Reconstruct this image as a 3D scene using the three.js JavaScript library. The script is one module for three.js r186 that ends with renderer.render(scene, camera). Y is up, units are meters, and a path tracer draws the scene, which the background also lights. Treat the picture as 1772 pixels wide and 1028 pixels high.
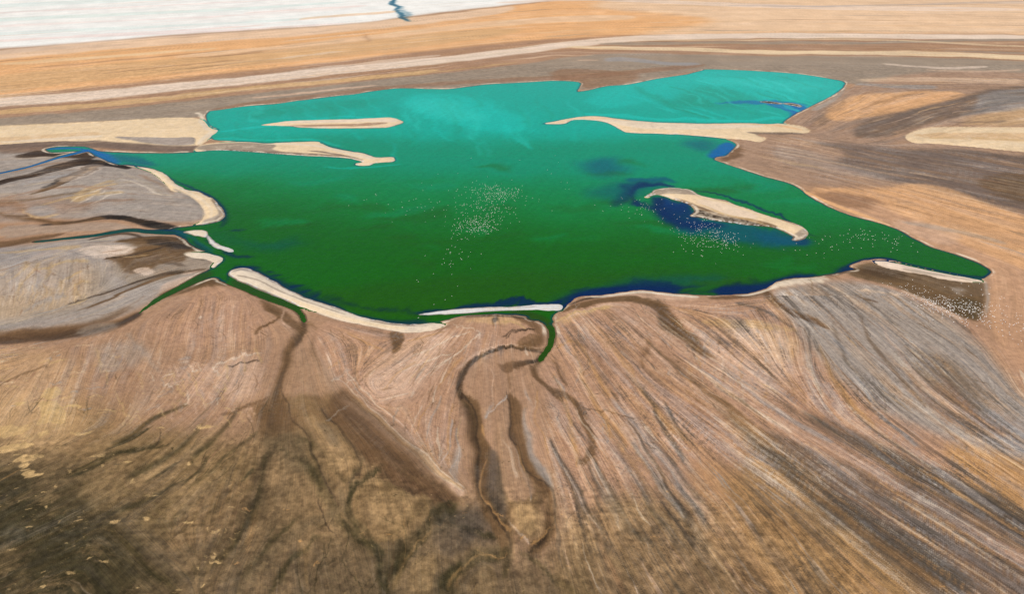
import * as THREE from 'three';
import { mergeGeometries } from 'three/addons/utils/BufferGeometryUtils.js';

// ------------------------------------------------------------------ camera, sky, sun, exposure
const scene = new THREE.Scene();
const camera = new THREE.PerspectiveCamera(46, 1772 / 1028, 1, 60000);
camera.position.set(0, 180, 0);                       // a light aircraft 180 m above the flats
camera.rotation.set(THREE.MathUtils.degToRad(-31), 0, 0);

const SUN = new THREE.Vector3(-0.55, 0.9, 0.42).normalize();
{
  const w = 512, h = 256, d = new Float32Array(w * h * 4);   // clear dry-season sky: pale at the horizon, deep blue above
  const horizon = [0.46, 0.57, 0.68], low = [0.12, 0.29, 0.50], zenith = [0.07, 0.16, 0.36], floor = [0.34, 0.27, 0.2];
  for (let j = 0; j < h; j++) for (let i = 0; i < w; i++) {
    const el = ((j + 0.5) / h - 0.5) * Math.PI, az = ((i + 0.5) / w - 0.5) * 2 * Math.PI, s = Math.sin(el);
    const cosSun = Math.cos(az) * Math.cos(el) * SUN.x + s * SUN.y + Math.sin(az) * Math.cos(el) * SUN.z;
    const glow = 0.35 * Math.pow(Math.max(0, cosSun), 12);
    for (let c = 0; c < 3; c++) {
      let v;
      if (s < 0) v = floor[c];
      else { const a = Math.exp(-s * 9), b = Math.min(1, s * 1.1); v = (low[c] * (1 - b) + zenith[c] * b) * (1 - a) + horizon[c] * a + glow * [1, 0.95, 0.85][c]; }
      d[(j * w + i) * 4 + c] = v;
    }
    d[(j * w + i) * 4 + 3] = 1;
  }
  const sky = new THREE.DataTexture(d, w, h, THREE.RGBAFormat, THREE.FloatType);
  sky.mapping = THREE.EquirectangularReflectionMapping; sky.magFilter = THREE.LinearFilter; sky.needsUpdate = true;
  scene.background = sky; scene.environment = sky;
}
const sun = new THREE.DirectionalLight(new THREE.Color(1, 0.91, 0.76), 3.4);
sun.position.copy(SUN).multiplyScalar(1500).add(new THREE.Vector3(0, 0, -450));
sun.target.position.set(0, 0, -450); scene.add(sun, sun.target);
sun.castShadow = true; sun.shadow.radius = 1; sun.shadow.mapSize.set(4096, 4096);
Object.assign(sun.shadow.camera, { left: -700, right: 700, top: 700, bottom: -700, near: 10, far: 4000 });

const renderer = new THREE.WebGLRenderer({ antialias: true });
renderer.setSize(1024, 595);
renderer.toneMapping = THREE.LinearToneMapping;
renderer.toneMappingExposure = 1.35;
renderer.shadowMap.enabled = true;

// ------------------------------------------------------------------ base colours of sand, mud, salt and water
const SOILS = {   // base colours, sRGB 0 to 255
  salt: [218, 211, 199],
  saltpink: [218, 195, 182],
  saltmint: [201, 205, 193],
  orange: [208, 155, 104],
  orangepale: [209, 175, 141],
  pinkpale: [209, 184, 160],
  tan: [187, 149, 104],
  cream: [209, 180, 141],
  creamwhite: [206, 186, 160],
  browngrey: [139, 121, 102],
  brown: [132, 97, 71],
  flatbrown: [151, 120, 96],
  darkbrown: [104, 86, 73],
  wetbrown: [93, 68, 44],
  wetdark: [49, 37, 27],
  black: [34, 28, 24],
  silt: [146, 132, 119],
  bluegrey: [139, 133, 128],
  pinktan: [153, 117, 89],
  pink: [164, 125, 97],
  lightpink: [194, 158, 131],
  gold: [171, 125, 75],
  goldpale: [180, 146, 97],
  olive: [92, 75, 51],
  oliveDark: [51, 44, 25],
  mud: [95, 72, 47],
  bottomtan: [121, 94, 61],
  greydark: [72, 62, 51],
  white: [199, 193, 186],
  algae: [23, 83, 1],
  algaedeep: [32, 73, 0],
  algaesky: [18, 111, 49],  // mid tone of the lake fade: algae green with sky reflection mixed in
  teal: [14, 125, 87],
  turquoise: [7, 148, 121],  // far tone: milky sediment plus sky reflection put into the colour
  cyan: [11, 167, 145],
  navy: [9, 29, 68],  // dark bed with the reflected blue sky painted in
  blue: [16, 78, 143],
  bluemid: [11, 68, 92],
  channel: [37, 64, 7],
  milk: [44, 177, 155],
  channelteal: [11, 56, 47]
};
const COLOR = {}; for (const k in SOILS) COLOR[k] = `rgb(${SOILS[k].join(',')})`;

// ------------------------------------------------------------------ survey of the place: ground coordinates x, z in metres
const WATERS = {
  lake: [-270.5,-619.7,-267.7,-607.4,-258.4,-587.3,-250.4,-576,-243.3,-569.8,-244.4,-563.6,-244.4,-553.2,-237.4,-543,-230.2,-540.9,-210.6,-538.7,-192.6,-535.2,-180.9,-537.3,-156.3,-539.4,-149.5,-535.9,-141,-526.3,-126.8,-518.2,-111.7,-510.9,-101.6,-502.8,-89.5,-502.8,-87.1,-497.8,-88.1,-492.9,-99.6,-490.4,-104.2,-485.6,-112.2,-485.6,-113.8,-489.2,-109.8,-492.9,-123.2,-500.3,-138.9,-503.1,-163.2,-506.6,-178.9,-509.6,-210.8,-516.3,-228.1,-517.6,-245.8,-513,-262,-511.7,-284.3,-511.7,-296.8,-513,-313.1,-515.6,-324,-522.2,-332.5,-526.7,-344.7,-526.7,-355.8,-524.9,-357.8,-518.9,-349.1,-513,-338,-514.3,-329.4,-515.6,-320.1,-513,-309.6,-502.8,-289.1,-488,-279.5,-485.6,-267.8,-482.1,-253.3,-474.6,-241.7,-463.9,-228.3,-447.8,-218.1,-439,-208.6,-435.6,-199,-427.2,-195.3,-424.5,-185.9,-411.8,-179.1,-401,-177.6,-390.8,-183.6,-385.8,-191.7,-382.5,-201.9,-378.5,-203.3,-373.8,-190.7,-366,-182.5,-357.1,-176.2,-352.1,-166.7,-346.4,-159.6,-341.9,-157.8,-337.6,-159.6,-329.7,-161.8,-327.1,-161.7,-319.6,-154.8,-318.9,-150.5,-315.3,-148.1,-315.3,-148.9,-320.2,-149.2,-323,-149.1,-327.1,-144.9,-330.3,-139.1,-328.4,-130.9,-322,-122.4,-314.7,-111.9,-305.8,-102.3,-299,-93.4,-294,-86.4,-290.5,-75.4,-283.4,-65.2,-278.8,-55.4,-275.8,-46.1,-275,-37,-276.3,-31.5,-278.3,-24.3,-281.5,-18.8,-282.4,-11.4,-283.4,-1.7,-282.9,3.9,-282.4,10.7,-279.3,14.7,-275.3,19,-275.3,19.9,-281.4,22.9,-286.6,28.1,-293.5,33.5,-299.6,44.6,-301.3,54.9,-304.1,65.1,-306.4,73.6,-304.7,83.2,-303,95.6,-301.3,105.5,-301.3,117.6,-303,129.4,-308.2,135.2,-313.5,144,-318.3,153.5,-319.6,162.1,-320.8,174.5,-325.2,182.9,-328.4,181.2,-331.6,190.2,-337.6,200.9,-340.2,208.2,-337.6,220.3,-329.7,232.9,-323,241,-318.9,245.7,-318.3,252.1,-323,254.6,-328.4,253.5,-333.9,250.4,-339.6,244,-347.8,236.7,-354.9,232.6,-365.3,229.8,-375.6,223.5,-385.2,214.7,-392.5,208,-399.3,201.7,-409,197.9,-418.2,195.9,-422.9,194.1,-432.6,192.1,-445.7,184.6,-455.2,176.2,-462.8,166.9,-474,156.6,-488,150.2,-496.5,153.1,-502.8,159.8,-505.3,166.9,-515.6,174.5,-529,175,-537.3,168.5,-545.9,149.6,-552.3,134.6,-556.7,128.5,-556.7,97,-560.6,90,-568.2,80.7,-587.3,67.7,-595.5,52.8,-595.5,44.1,-584.8,27.9,-584,28.1,-587.3,39.3,-593.8,57,-604.6,74.5,-607.4,94.1,-598.9,118.2,-590.5,144.7,-587.3,165.5,-585.6,184.1,-587.3,199.4,-587.3,215.3,-584.8,228.9,-585.6,234.5,-593.8,250.3,-613.5,264.5,-628.7,285.5,-651.4,304,-671.3,319.3,-690.2,333.4,-712.3,338.8,-728.5,327.8,-741.6,308.9,-757.8,282.8,-768,249.3,-776.9,214,-781.1,205.2,-775.8,188.3,-761.1,174.3,-752.7,151.4,-740.4,117.4,-716.8,95,-710,75.6,-694.5,67.3,-690.2,63.9,-690.2,69.7,-719.1,62.8,-728.5,40.4,-730.8,10,-723.8,-23.9,-716.8,-43.3,-707.8,-62.3,-698.9,-81.7,-698.9,-111.1,-701.1,-134.6,-691.1,-151.7,-679.6,-169.1,-672.3,-186.2,-663.2,-202.7,-655.3,-218.2,-645.6,-243,-638,-260.9,-627.6,-269.2,-623.3],
  west_channel: [-312.1,-510.1,-324.1,-520,-332.4,-512.6,-339.6,-503.4,-349.4,-484.9,-357.9,-475.4,-368.5,-466.2,-386.3,-450.9,-384.8,-448.9,-366.7,-463.8,-355.9,-472.6,-347.2,-481.7,-337.1,-499.6,-329.7,-508.3,-321.7,-515.1,-310.6,-505.6],
  upper_delta_channel: [-195.2,-377.3,-203.6,-377,-215.4,-377.4,-225.7,-379,-234.2,-376.7,-245.3,-370.9,-258.1,-367.1,-270.5,-362.9,-274.7,-361.5,-273.7,-360.1,-269.2,-360.8,-256.4,-364.3,-243.3,-367.3,-231.9,-372.4,-223.3,-373.9,-213,-371.7,-201,-370.6,-192.4,-370.3],
  lower_delta_channel: [-158.1,-329.7,-161.8,-327.1,-165.8,-320.8,-171.4,-309.3,-177,-299,-178.8,-290.3,-179.3,-283.9,-178.1,-285,-176.2,-290.8,-172.1,-299,-166.1,-308.7,-160.6,-315.9,-155,-319.6,-150.4,-315.9,-150,-320.8],
  beach_channel: [-153.4,-319.1,-146.4,-312.4,-135.9,-305.6,-125.4,-298.5,-114.8,-292.3,-107,-288,-101.7,-282,-98.3,-276.4,-97.1,-278.2,-100.6,-284.8,-106.8,-292.6,-115.3,-298,-125.9,-305.2,-136.6,-313.1,-147,-320.7,-153.2,-327.5],
  shore_channel: [7.5,-279.4,13.2,-277.3,15.6,-273.1,17,-266.5,15.6,-257.8,13.5,-252.8,11.1,-247.1,12.9,-244.9,15.5,-250.4,18,-256,20.1,-266.7,18.5,-276.6,14.9,-283.4,8.5,-286.5],
  west_puddle: [-297,-559.9,-284.8,-561.4,-257.3,-557.6,-258.2,-553.9,-274.9,-554.6,-293.4,-556.1],
};
const BARS = {
  north_island: [-211.4,-581.6,-200.3,-588.9,-189.6,-593.2,-169.9,-595.5,-142.9,-597.7,-123.4,-600.6,-106.2,-602.9,-96.6,-595.5,-92.5,-588.9,-96.3,-582.4,-103.5,-575.1,-118.1,-572.9,-147.4,-572.4,-158.1,-572.9,-176.9,-574.5,-187.6,-578.4,-202.6,-580],
  west_spit: [-241.8,-529,-228.4,-535.9,-210.2,-537.3,-192.2,-533.8,-180.5,-535.9,-156,-538,-150.1,-534.5,-140.7,-524.9,-126.5,-516.9,-111.7,-510.4,-101.5,-502.3,-89.4,-502.3,-87.1,-497.8,-88.1,-492.9,-99.6,-490.4,-104.2,-485.6,-112.2,-485.6,-113.8,-489.2,-109.8,-492.9,-123.3,-500.8,-139.1,-504,-163.3,-507.2,-179.1,-510.4,-211.1,-516.9,-228.4,-518.2,-241.1,-515.6],
  east_spit: [28,-585.6,39.2,-593,57,-604,74.4,-606.7,94,-598.2,118.1,-589.9,144.6,-586.6,165.4,-585,199.2,-586.6,215.1,-584,228.6,-584.8,243.5,-574.5,241.4,-560.6,223.9,-559.1,199.8,-557.6,201.9,-545.9,194.6,-537.3,186.2,-543,168.9,-547.3,149.8,-553.2,128.7,-557.6,97.2,-561.4,90.1,-569,80.8,-587.9,67.8,-596.2,52.8,-596.2,44.2,-585.6],
  long_island: [86.7,-426.8,91.5,-432.6,96.9,-439.6,106.1,-442.6,114.6,-440.6,120.1,-437.6,122.8,-430.6,129.3,-425.8,138.2,-421,142.4,-414.5,149.1,-408.1,156.7,-398.4,164.9,-391.6,172.4,-383.7,174.2,-375.3,172.9,-370.6,167.4,-363.8,163.2,-362.3,161.7,-363.8,163.7,-367.6,161.4,-373,157.8,-378.5,151.5,-381.7,142.1,-383.7,132.8,-386.9,123.4,-389.9,115.9,-394.2,110.4,-396.7,113,-401.9,114.9,-407.2,112.4,-415.9,105.1,-422,101.5,-426.8,94.6,-430.6,88.8,-425.8],
  beach_ridge: [-149.2,-323,-149.1,-327.1,-144.8,-330,-138.9,-328,-130.8,-321.7,-122.3,-314.4,-111.9,-305.5,-102.2,-298.7,-93.3,-293.5,-86.2,-290,-75.3,-282.9,-65.1,-278.3,-55.4,-275.3,-46.1,-274.6,-36.4,-275.3,-31.4,-273.8,-37.7,-269.5,-45.5,-268,-55.1,-269.9,-66.5,-273.8,-81.1,-278.8,-93.6,-285.5,-103.4,-290.8,-115.4,-298.5,-126.1,-305.3,-137.4,-312.9,-145.2,-318.3],
  white_bar: [-44.4,-283.5,-28.6,-287.7,-14.4,-289.7,0,-290.3,9.6,-291.9,19.3,-292.6,24,-291.3,22.1,-286.8,9.5,-287.7,-4.7,-286.6,-18.9,-284.7,-31.9,-283.4,-39.6,-282.9],
  delta_islet: [-193.9,-374.1,-189.6,-376.1,-183.2,-376.5,-178.9,-372.2,-177.5,-366.8,-182.5,-368.3,-189.4,-371.4],
  foam_bar: [-178.3,-369.9,-174.8,-366.8,-170.9,-361.5,-166.3,-357.1,-159.2,-352.8,-155.4,-349.2,-157.8,-348.5,-163.3,-351.4,-169.2,-354.9,-174.2,-361.5],
  delta_point: [-181.2,-345.7,-176.2,-347.8,-167.1,-345.7,-159.8,-341.6,-158.3,-338.2,-159.5,-330.3,-161.6,-331,-161.7,-336.2,-166.7,-339.6,-174.5,-341.6],
  rounded_beach: [-271.3,-483.3,-261.4,-479.8,-251.8,-474,-241.3,-463.9,-227.9,-447.8,-217.7,-439,-208.6,-435.6,-199,-427.2,-194.3,-423.9,-185.9,-411.8,-179.1,-401,-177.6,-390.8,-183.6,-385.8,-190.3,-384.1,-188.7,-389.1,-189.7,-397.6,-195.5,-409,-204.9,-422,-217.8,-433.6,-226.4,-437.6,-236.2,-449.9,-250.9,-467.2,-263.6,-477.4],
  mud_islet: [229.6,-653.3,239.6,-654.3,249.6,-648.5,247.2,-644.6,237.5,-647.5],
  curved_mud_islet: [248.7,-647.5,258.1,-648.5,265.1,-640.8,261.7,-634.3,258.8,-638,253,-642.7],
  east_bar: [197.2,-336.9,203,-337.2,210.7,-333.6,220.3,-327.7,232.3,-321.4,242,-317.1,242.7,-314.7,232.3,-315.9,222.8,-319.6,218.1,-323.3,207.7,-327.1,200.5,-331.6],
  far_ridge: [317.8,-550.2,336.3,-566.7,359.5,-574.5,427.1,-572.9,510.6,-569.8,595.7,-557.6,527.1,-480.9,460.1,-502.8,390.4,-514.3,364,-523.6,333.2,-533.1,316.4,-535.9],
  west_sandbar: [-532.9,-548.8,-468.9,-563.6,-429.1,-576,-384.2,-582.4,-339.3,-590.5,-303.3,-598.9,-278.3,-598.9,-266,-595.5,-251.2,-572.9,-243.2,-566.7,-242.8,-550.2,-242.9,-534.5,-246.8,-530.4,-254.8,-548.8,-272.5,-548.8,-301.1,-550.2,-325.1,-551.7,-326.9,-545.9,-337.8,-540.1,-360.7,-540.1,-401.3,-531.8,-449.9,-523.6,-506,-515.6],
};
// soil patches: [soil, softness of the edge in m, cover, height in m, outline x, z, ...]
const SOIL = [
  ['salt', 5.48, 1, 0, [-2810,-2756,-847,-755,-625,-889,-536,-920,-450,-976,-345,-1009,-265,-1039,-204,-1062,-160,-1110,-95,-1162,-24,-1207,73,-1281,232,-1424,566,-1823,839,-2756]],
  ['saltpink', 1.52, 0.8, 0, [-808,-855,-651,-930,-519,-962,-366,-1003,-236,-1057,-238,-1066,-370,-1015,-526,-975,-661,-946,-822,-871]],
  ['saltmint', 1.59, 0.8, 0, [-838,-890,-678,-972,-541,-1007,-383,-1053,-247,-1113,-250,-1127,-389,-1071,-552,-1028,-693,-996,-859,-914]],
  ['saltpink', 1.67, 0.5, 0, [-881,-942,-715,-1032,-572,-1069,-405,-1119,-262,-1185,-264,-1194,-409,-1130,-578,-1082,-724,-1047,-894,-957]],
  ['saltmint', 1.74, 0.9, 0, [-910,-976,-741,-1074,-594,-1116,-422,-1172,-274,-1245,-278,-1265,-430,-1196,-608,-1145,-762,-1107,-938,-1009]],
  ['saltpink', 1.84, 0.7, 0, [-961,-1037,-785,-1144,-630,-1189,-448,-1250,-291,-1331,-293,-1339,-452,-1260,-636,-1201,-794,-1158,-973,-1050]],
  ['saltmint', 1.94, 0.8, 0, [-998,-1080,-820,-1199,-660,-1250,-471,-1320,-308,-1412,-313,-1437,-481,-1350,-677,-1286,-845,-1239,-1031,-1120]],
  ['pinkpale', 2.11, 0.6, 0, [-1082,-1181,-896,-1320,-723,-1380,-518,-1462,-340,-1572,-344,-1591,-526,-1485,-736,-1407,-915,-1350,-1107,-1210]],
  ['saltpink', 0.79, 0.8, 0, [-573,-962,-457,-994,-345,-1037,-349,-1050,-462,-1007,-579,-974]],
  ['saltpink', 0.91, 0.7, 0, [-409,-1133,-314,-1176,-229,-1210,-233,-1228,-319,-1192,-415,-1148]],
  ['orangepale', 0.87, 0.8, 0, [-308,-1080,-264,-1110,-215,-1125,-174,-1151,-178,-1173,-218,-1146,-268,-1130,-313,-1100]],
  ['orange', 4.39, 1, 0, [-823,-731,-656,-561,-491,-675,-444,-690,-376,-726,-300,-763,-246,-792,-188,-820,-128,-863,-61,-896,10,-931,86,-957,203,-976,321,-988,475,-984,702,-976,1047,-938,1933,-1823,703,-1823,226,-1386,72,-1268,-24,-1195,-158,-1095,-262,-1026,-443,-960,-617,-876]],
  ['orangepale', 10.93, 0.85, 0, [125,-968,322,-992,476,-988,702,-976,1047,-938,2223,-2112,808,-2112,286,-1424,171,-1281,105,-1195,259,-1135,310,-1062]],
  ['pinkpale', 1.89, 0.7, 0, [-24,-1231,112,-1278,296,-1225,467,-1176,790,-1151,818,-1195,482,-1216,305,-1262,114,-1311,-25,-1255]],
  ['bluegrey', 1.42, 0.35, 0, [350,-1213,476,-1199,671,-1220,847,-1242,1006,-1228,1029,-1258,864,-1269,682,-1241,481,-1215,353,-1225]],
  ['bluegrey', 1.53, 0.3, 0, [429,-1356,623,-1324,879,-1294,896,-1321,632,-1345,433,-1371]],
  ['brown', 2.08, 0.55, 0, [-674,-812,-601,-851,-537,-883,-472,-908,-477,-918,-547,-901,-617,-875,-696,-841]],
  ['brown', 1.0, 0.4, 0, [-521,-782,-449,-816,-374,-859,-318,-879,-321,-885,-377,-866,-453,-824,-526,-790]],
  ['brown', 0.69, 0.35, 0, [-409,-800,-338,-834,-262,-905,-211,-932,-213,-944,-265,-914,-340,-841,-412,-806]],
  ['cream', 1.35, 0.5, 0, [-566,-795,-459,-837,-355,-884,-359,-894,-466,-851,-577,-811]],
  ['pinkpale', 1.92, 0.95, 0, [-579,-582,-466,-635,-397,-654,-330,-688,-280,-708,-230,-734,-175,-760,-117,-787,-24,-836,45,-878,120,-919,234,-946,385,-951,655,-937,813,-923,837,-953,676,-969,398,-986,243,-984,123,-957,46,-914,-25,-871,-123,-820,-183,-793,-240,-767,-292,-740,-344,-719,-413,-685,-485,-665,-602,-609]],
  ['pinkpale', 3.76, 0.6, 0, [-729,-760,-621,-882,-446,-968,-263,-1030,-158,-1095,-24,-1195,13,-1219,-5,-1140,-135,-1044,-250,-976,-422,-909,-509,-869,-586,-826,-704,-731]],
  ['tan', 5.11, 0.6, 0, [-617,-627,-542,-755,-445,-809,-317,-853,-142,-968,11,-1039,11,-976,-169,-863,-308,-786,-501,-690,-595,-601]],
  ['orangepale', 3.06, 0.6, 0, [-388,-829,-270,-883,-141,-966,12,-1056,180,-1080,189,-1140,12,-1106,-147,-1002,-278,-908,-396,-847]],
  ['brown', 0.77, 0.4, 0, [-433,-758,-357,-800,-300,-822,-303,-830,-360,-806,-435,-763]],
  ['pinkpale', 0.94, 0.6, 0, [-320,-704,-248,-756,-170,-797,-85,-842,-86,-858,-173,-809,-251,-765,-323,-711]],
  ['tan', 1.09, 0.9, 0, [-560,-559,-450,-610,-383,-628,-317,-657,-263,-689,-168,-723,-78,-768,-80,-784,-172,-739,-268,-705,-324,-673,-392,-644,-461,-626,-573,-574]],
  ['browngrey', 2.28, 1, 0, [-549,-546,-444,-601,-366,-623,-296,-657,-258,-675,-188,-708,-112,-745,-23,-784,42,-823,77,-847,147,-863,200,-853,345,-841,480,-841,597,-814,803,-755,667,-609,507,-675,353,-703,339,-726,283,-773,211,-784,125,-719,70,-690,-49,-703,-159,-675,-271,-620,-270,-597,-340,-592,-428,-574,-543,-539]],
  ['brown', 1.75, 0.6, 0, [-267,-622,-209,-656,-139,-690,-73,-710,8,-728,68,-734,132,-758,212,-789,217,-811,134,-778,69,-752,8,-744,-74,-724,-141,-703,-212,-667,-270,-631]],
  ['lightpink', 0.68, 0.7, 0, [-243,-662,-203,-676,-163,-698,-136,-707,-137,-713,-165,-704,-205,-683,-245,-668]],
  ['goldpale', 0.5, 0.5, 0, [-168,-724,-113,-748,-42,-784,9,-812,9,-817,-42,-789,-113,-753,-169,-728]],
  ['bluegrey', 1.63, 0.8, 0, [107,-814,140,-816,175,-795,207,-796,211,-810,178,-811,143,-836,110,-838]],
  ['lightpink', 0.66, 0.5, 0, [75,-822,101,-819,102,-827,76,-830]],
  ['brown', 2.4, 0.7, 0, [47,-786,96,-776,143,-755,116,-719,70,-694,70,-724,38,-736]],
  ['cream', 1.03, 0.95, 0, [66,-887,150,-880,199,-876,282,-856,416,-848,483,-848,543,-835,600,-819,713,-796,733,-822,617,-845,558,-859,495,-871,425,-871,289,-876,203,-896,152,-898,67,-904]],
  ['browngrey', 1.1, 0.9, 0, [110,-904,206,-911,300,-915,442,-908,536,-923,654,-934,819,-931,831,-945,663,-949,544,-938,449,-924,305,-932,210,-928,112,-922]],
  ['cream', 0.73, 0.6, 0, [158,-934,305,-934,456,-941,626,-891,712,-884,719,-894,632,-900,460,-950,308,-942,159,-942]],
  ['browngrey', 0.69, 0.7, 0, [508,-871,606,-858,680,-839,687,-848,612,-867,514,-880]],
  ['flatbrown', 3.61, 1, 0, [335,-708,447,-776,562,-760,721,-731,402,-360,324,-409,287,-423,242,-448,200,-443,179,-461,146,-493,176,-532,191,-561,238,-546,227,-584,267,-627]],
  ['pinkpale', 0.76, 0.6, 0, [411,-800,452,-786,472,-777,522,-786,528,-797,477,-786,455,-793,413,-806]],
  ['lightpink', 0.93, 0.5, 0, [445,-772,501,-762,552,-772,557,-780,506,-769,449,-780]],
  ['orangepale', 1.78, 0.5, 0, [350,-724,422,-726,516,-714,531,-738,431,-745,356,-738]],
  ['silt', 1.09, 0.8, 0, [333,-710,314,-678,292,-652,270,-631,267,-616,289,-640,312,-669,333,-705]],
  ['bluegrey', 1.16, 0.6, 0, [345,-712,375,-701,417,-694,426,-712,381,-714,349,-721]],
  ['orange', 2.12, 0.75, 0, [324,-669,342,-680,404,-690,440,-686,424,-665,394,-649,352,-618,308,-601,286,-589,266,-596,287,-636]],
  ['darkbrown', 2.59, 0.95, 0, [592,-717,531,-712,464,-697,422,-661,366,-627,308,-601,280,-568,275,-546,300,-549,328,-570,362,-589,418,-618,494,-655,570,-686]],
  ['bluegrey', 2.14, 0.55, 0, [452,-686,525,-703,586,-708,528,-627,459,-623,410,-613,382,-599,424,-636]],
  ['tan', 2.51, 0.6, 0, [367,-579,415,-613,482,-636,554,-627,513,-573,429,-576]],
  ['darkbrown', 0.99, 0.5, 0, [371,-586,398,-583,422,-590,425,-595,401,-588,373,-591]],
  ['darkbrown', 3.3, 0.9, 0, [298,-516,336,-521,383,-503,464,-481,381,-375,318,-398,295,-416,276,-438,249,-464,229,-487,261,-512,232,-529,244,-537,277,-529]],
  ['wetbrown', 2.32, 0.6, 0, [326,-464,362,-470,407,-458,365,-400,324,-409,314,-438]],
  ['silt', 2.11, 0.35, 0, [205,-529,227,-516,248,-481,292,-470,261,-456,218,-470,189,-493]],
  ['wetbrown', 1.75, 0.7, -0.1, [174,-529,180,-532,172,-508,157,-490,152,-498,165,-510]],
  ['orange', 1.9, 0.7, 0, [195.9,-435.6,216,-442.6,244.9,-437.6,274.2,-449.9,294,-442.6,303.3,-418.2,314.5,-393.3,336.1,-360.1,191.2,-158.2,203.7,-216.6,210.1,-239.4,225,-275.3,254.7,-325.8,254.4,-338.9,236.6,-360.1,217.9,-393.3,202,-416.4]],
  ['pink', 2.37, 0.75, 0, [195,-427.7,225.3,-427.7,241.7,-398.4,259.1,-352.8,272.2,-325.8,290.3,-296.2,191.2,-158.2,199.3,-209.6,225,-275.3,254.7,-325.8,235.2,-357.1,217.2,-391.6]],
  ['brown', 1.87, 0.8, 0, [196,-434,212,-434,232,-426,240,-415,220,-407,204,-411]],
  ['orange', 0.56, 0.8, 0, [177,-455,190,-437,199,-420,213,-398,226,-380,228,-384,215,-402,202,-424,193,-442,179,-460]],
  ['lightpink', 1.36, 0.5, 0, [231.4,-391.6,250.5,-387.4,267.4,-367.6,246,-352.8,236.3,-366,229.1,-379.3]],
  ['silt', 1.02, 0.5, 0, [234.7,-384.2,251.4,-376.2,271.7,-363.8,279.3,-354.3,282.4,-358.5,274.8,-368.3,254.3,-380.9,237.4,-389.1]],
  ['cream', 1.41, 1, 0, [-512,-558,-430,-578,-385,-584,-340,-592,-304,-601,-279,-601,-267,-597,-251,-573,-243,-567,-242,-549,-244,-534,-245,-525,-263,-525,-311,-532,-359,-537,-400,-529,-478,-513]],
  ['silt', 0.92, 0.95, 0, [-324,-550,-301,-550,-272,-549,-254,-550,-247,-537,-250,-526,-288,-532,-301,-540]],
  ['darkbrown', 0.71, 0.9, 0, [-335,-562,-323,-567,-279,-564,-257,-562,-252,-556,-259,-550,-292,-552,-322,-555]],
  ['creamwhite', 0.72, 0.9, 0, [-278,-613,-267,-595,-254,-572,-248,-566,-250,-550,-247,-532,-241,-526,-244,-541,-243,-561,-254,-580,-267,-602,-277,-620]],
  ['darkbrown', 1.34, 0.9, -0.1, [-445,-499,-392,-517,-353,-526,-331,-526,-280,-514,-244,-511,-215,-517,-198,-518,-202,-532,-220,-531,-250,-526,-287,-530,-339,-543,-363,-544,-404,-536,-459,-517]],
  ['silt', 2.32, 1, 0, [-470,-503,-366,-518,-349,-508,-319,-512,-289,-487,-258,-475,-225,-443,-194,-418,-182,-398,-194,-385,-223,-387,-245,-396,-311,-387,-372,-375]],
  ['brown', 2.92, 0.45, 0, [-371,-423,-316,-433,-278,-418,-256,-405,-292,-392,-343,-383]],
  ['wetdark', 1.09, 0.9, -0.1, [-372,-505,-359,-513,-332,-512,-318,-514,-308,-500,-316,-498,-344,-503]],
  ['wetdark', 0.61, 0.85, -0.25, [-364,-435,-348,-447,-332,-460,-321,-476,-310,-488,-293,-486,-297,-495,-315,-496,-325,-483,-336,-466,-352,-453,-367,-440]],
  ['wetdark', 0.61, 0.8, -0.2, [-312,-432,-303,-452,-298,-472,-294,-488,-298,-493,-301,-476,-305,-454,-313,-434]],
  ['black', 0.63, 0.85, -0.1, [-325,-492,-316,-499,-300,-495,-272,-481,-285,-479,-306,-488]],
  ['goldpale', 0.78, 0.7, 0, [-288,-421,-280,-436,-269,-446,-258,-451,-259,-453,-271,-449,-282,-439,-290,-425]],
  ['bluegrey', 1.21, 0.5, 0, [-331,-445,-313,-461,-299,-467,-302,-472,-316,-467,-335,-450]],
  ['wetbrown', 0.76, 0.5, 0, [-328,-414,-302,-421,-279,-436,-282,-440,-304,-425,-330,-418]],
  ['silt', 2.45, 1, 0, [-370.5,-373.8,-288.2,-351.4,-267.9,-358.6,-232.9,-371.4,-212.5,-371.4,-195.8,-363.8,-172.2,-345.7,-159.8,-331,-165.8,-320.8,-173.2,-309.3,-179.6,-290.8,-191.6,-275.3,-234.4,-265.7,-280.3,-256.5]],
  ['tan', 4.11, 0.5, 0, [-333.6,-325.8,-272.2,-325.8,-246.1,-345.7,-216.9,-325.8,-202.2,-290.8,-240.5,-275.3,-291,-270.4]],
  ['bluegrey', 4.31, 0.35, 0, [-324.2,-356.4,-265,-356.4,-226.8,-345.7,-225.4,-307.6,-253.6,-296.2,-290.2,-307.6]],
  ['browngrey', 1.57, 0.9, 0, [-223.6,-345.7,-214.1,-360.1,-195.5,-363,-170.1,-344.3,-159.7,-329,-171.9,-320.8,-190.1,-307.6,-207.7,-319.6]],
  ['pinkpale', 0.65, 0.7, 0, [-228,-351.4,-215.7,-356.4,-210.1,-351.4,-212.4,-342.3,-220.3,-338.9]],
  ['pinkpale', 0.46, 0.7, 0, [-201.5,-327.1,-195.8,-330.3,-190.6,-323.3,-194.6,-320.8]],
  ['black', 0.63, 0.9, -0.25, [-285.7,-380.5,-267.3,-385,-255.7,-389.5,-246.2,-391.6,-233.1,-389.6,-219.2,-381.8,-206.2,-375.8,-193.1,-371.5,-195.7,-379.2,-208.6,-382.9,-221.3,-388.2,-235.4,-395.4,-248.8,-396.7,-258,-393.7,-269.3,-388.3,-287.2,-382.9]],
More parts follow.
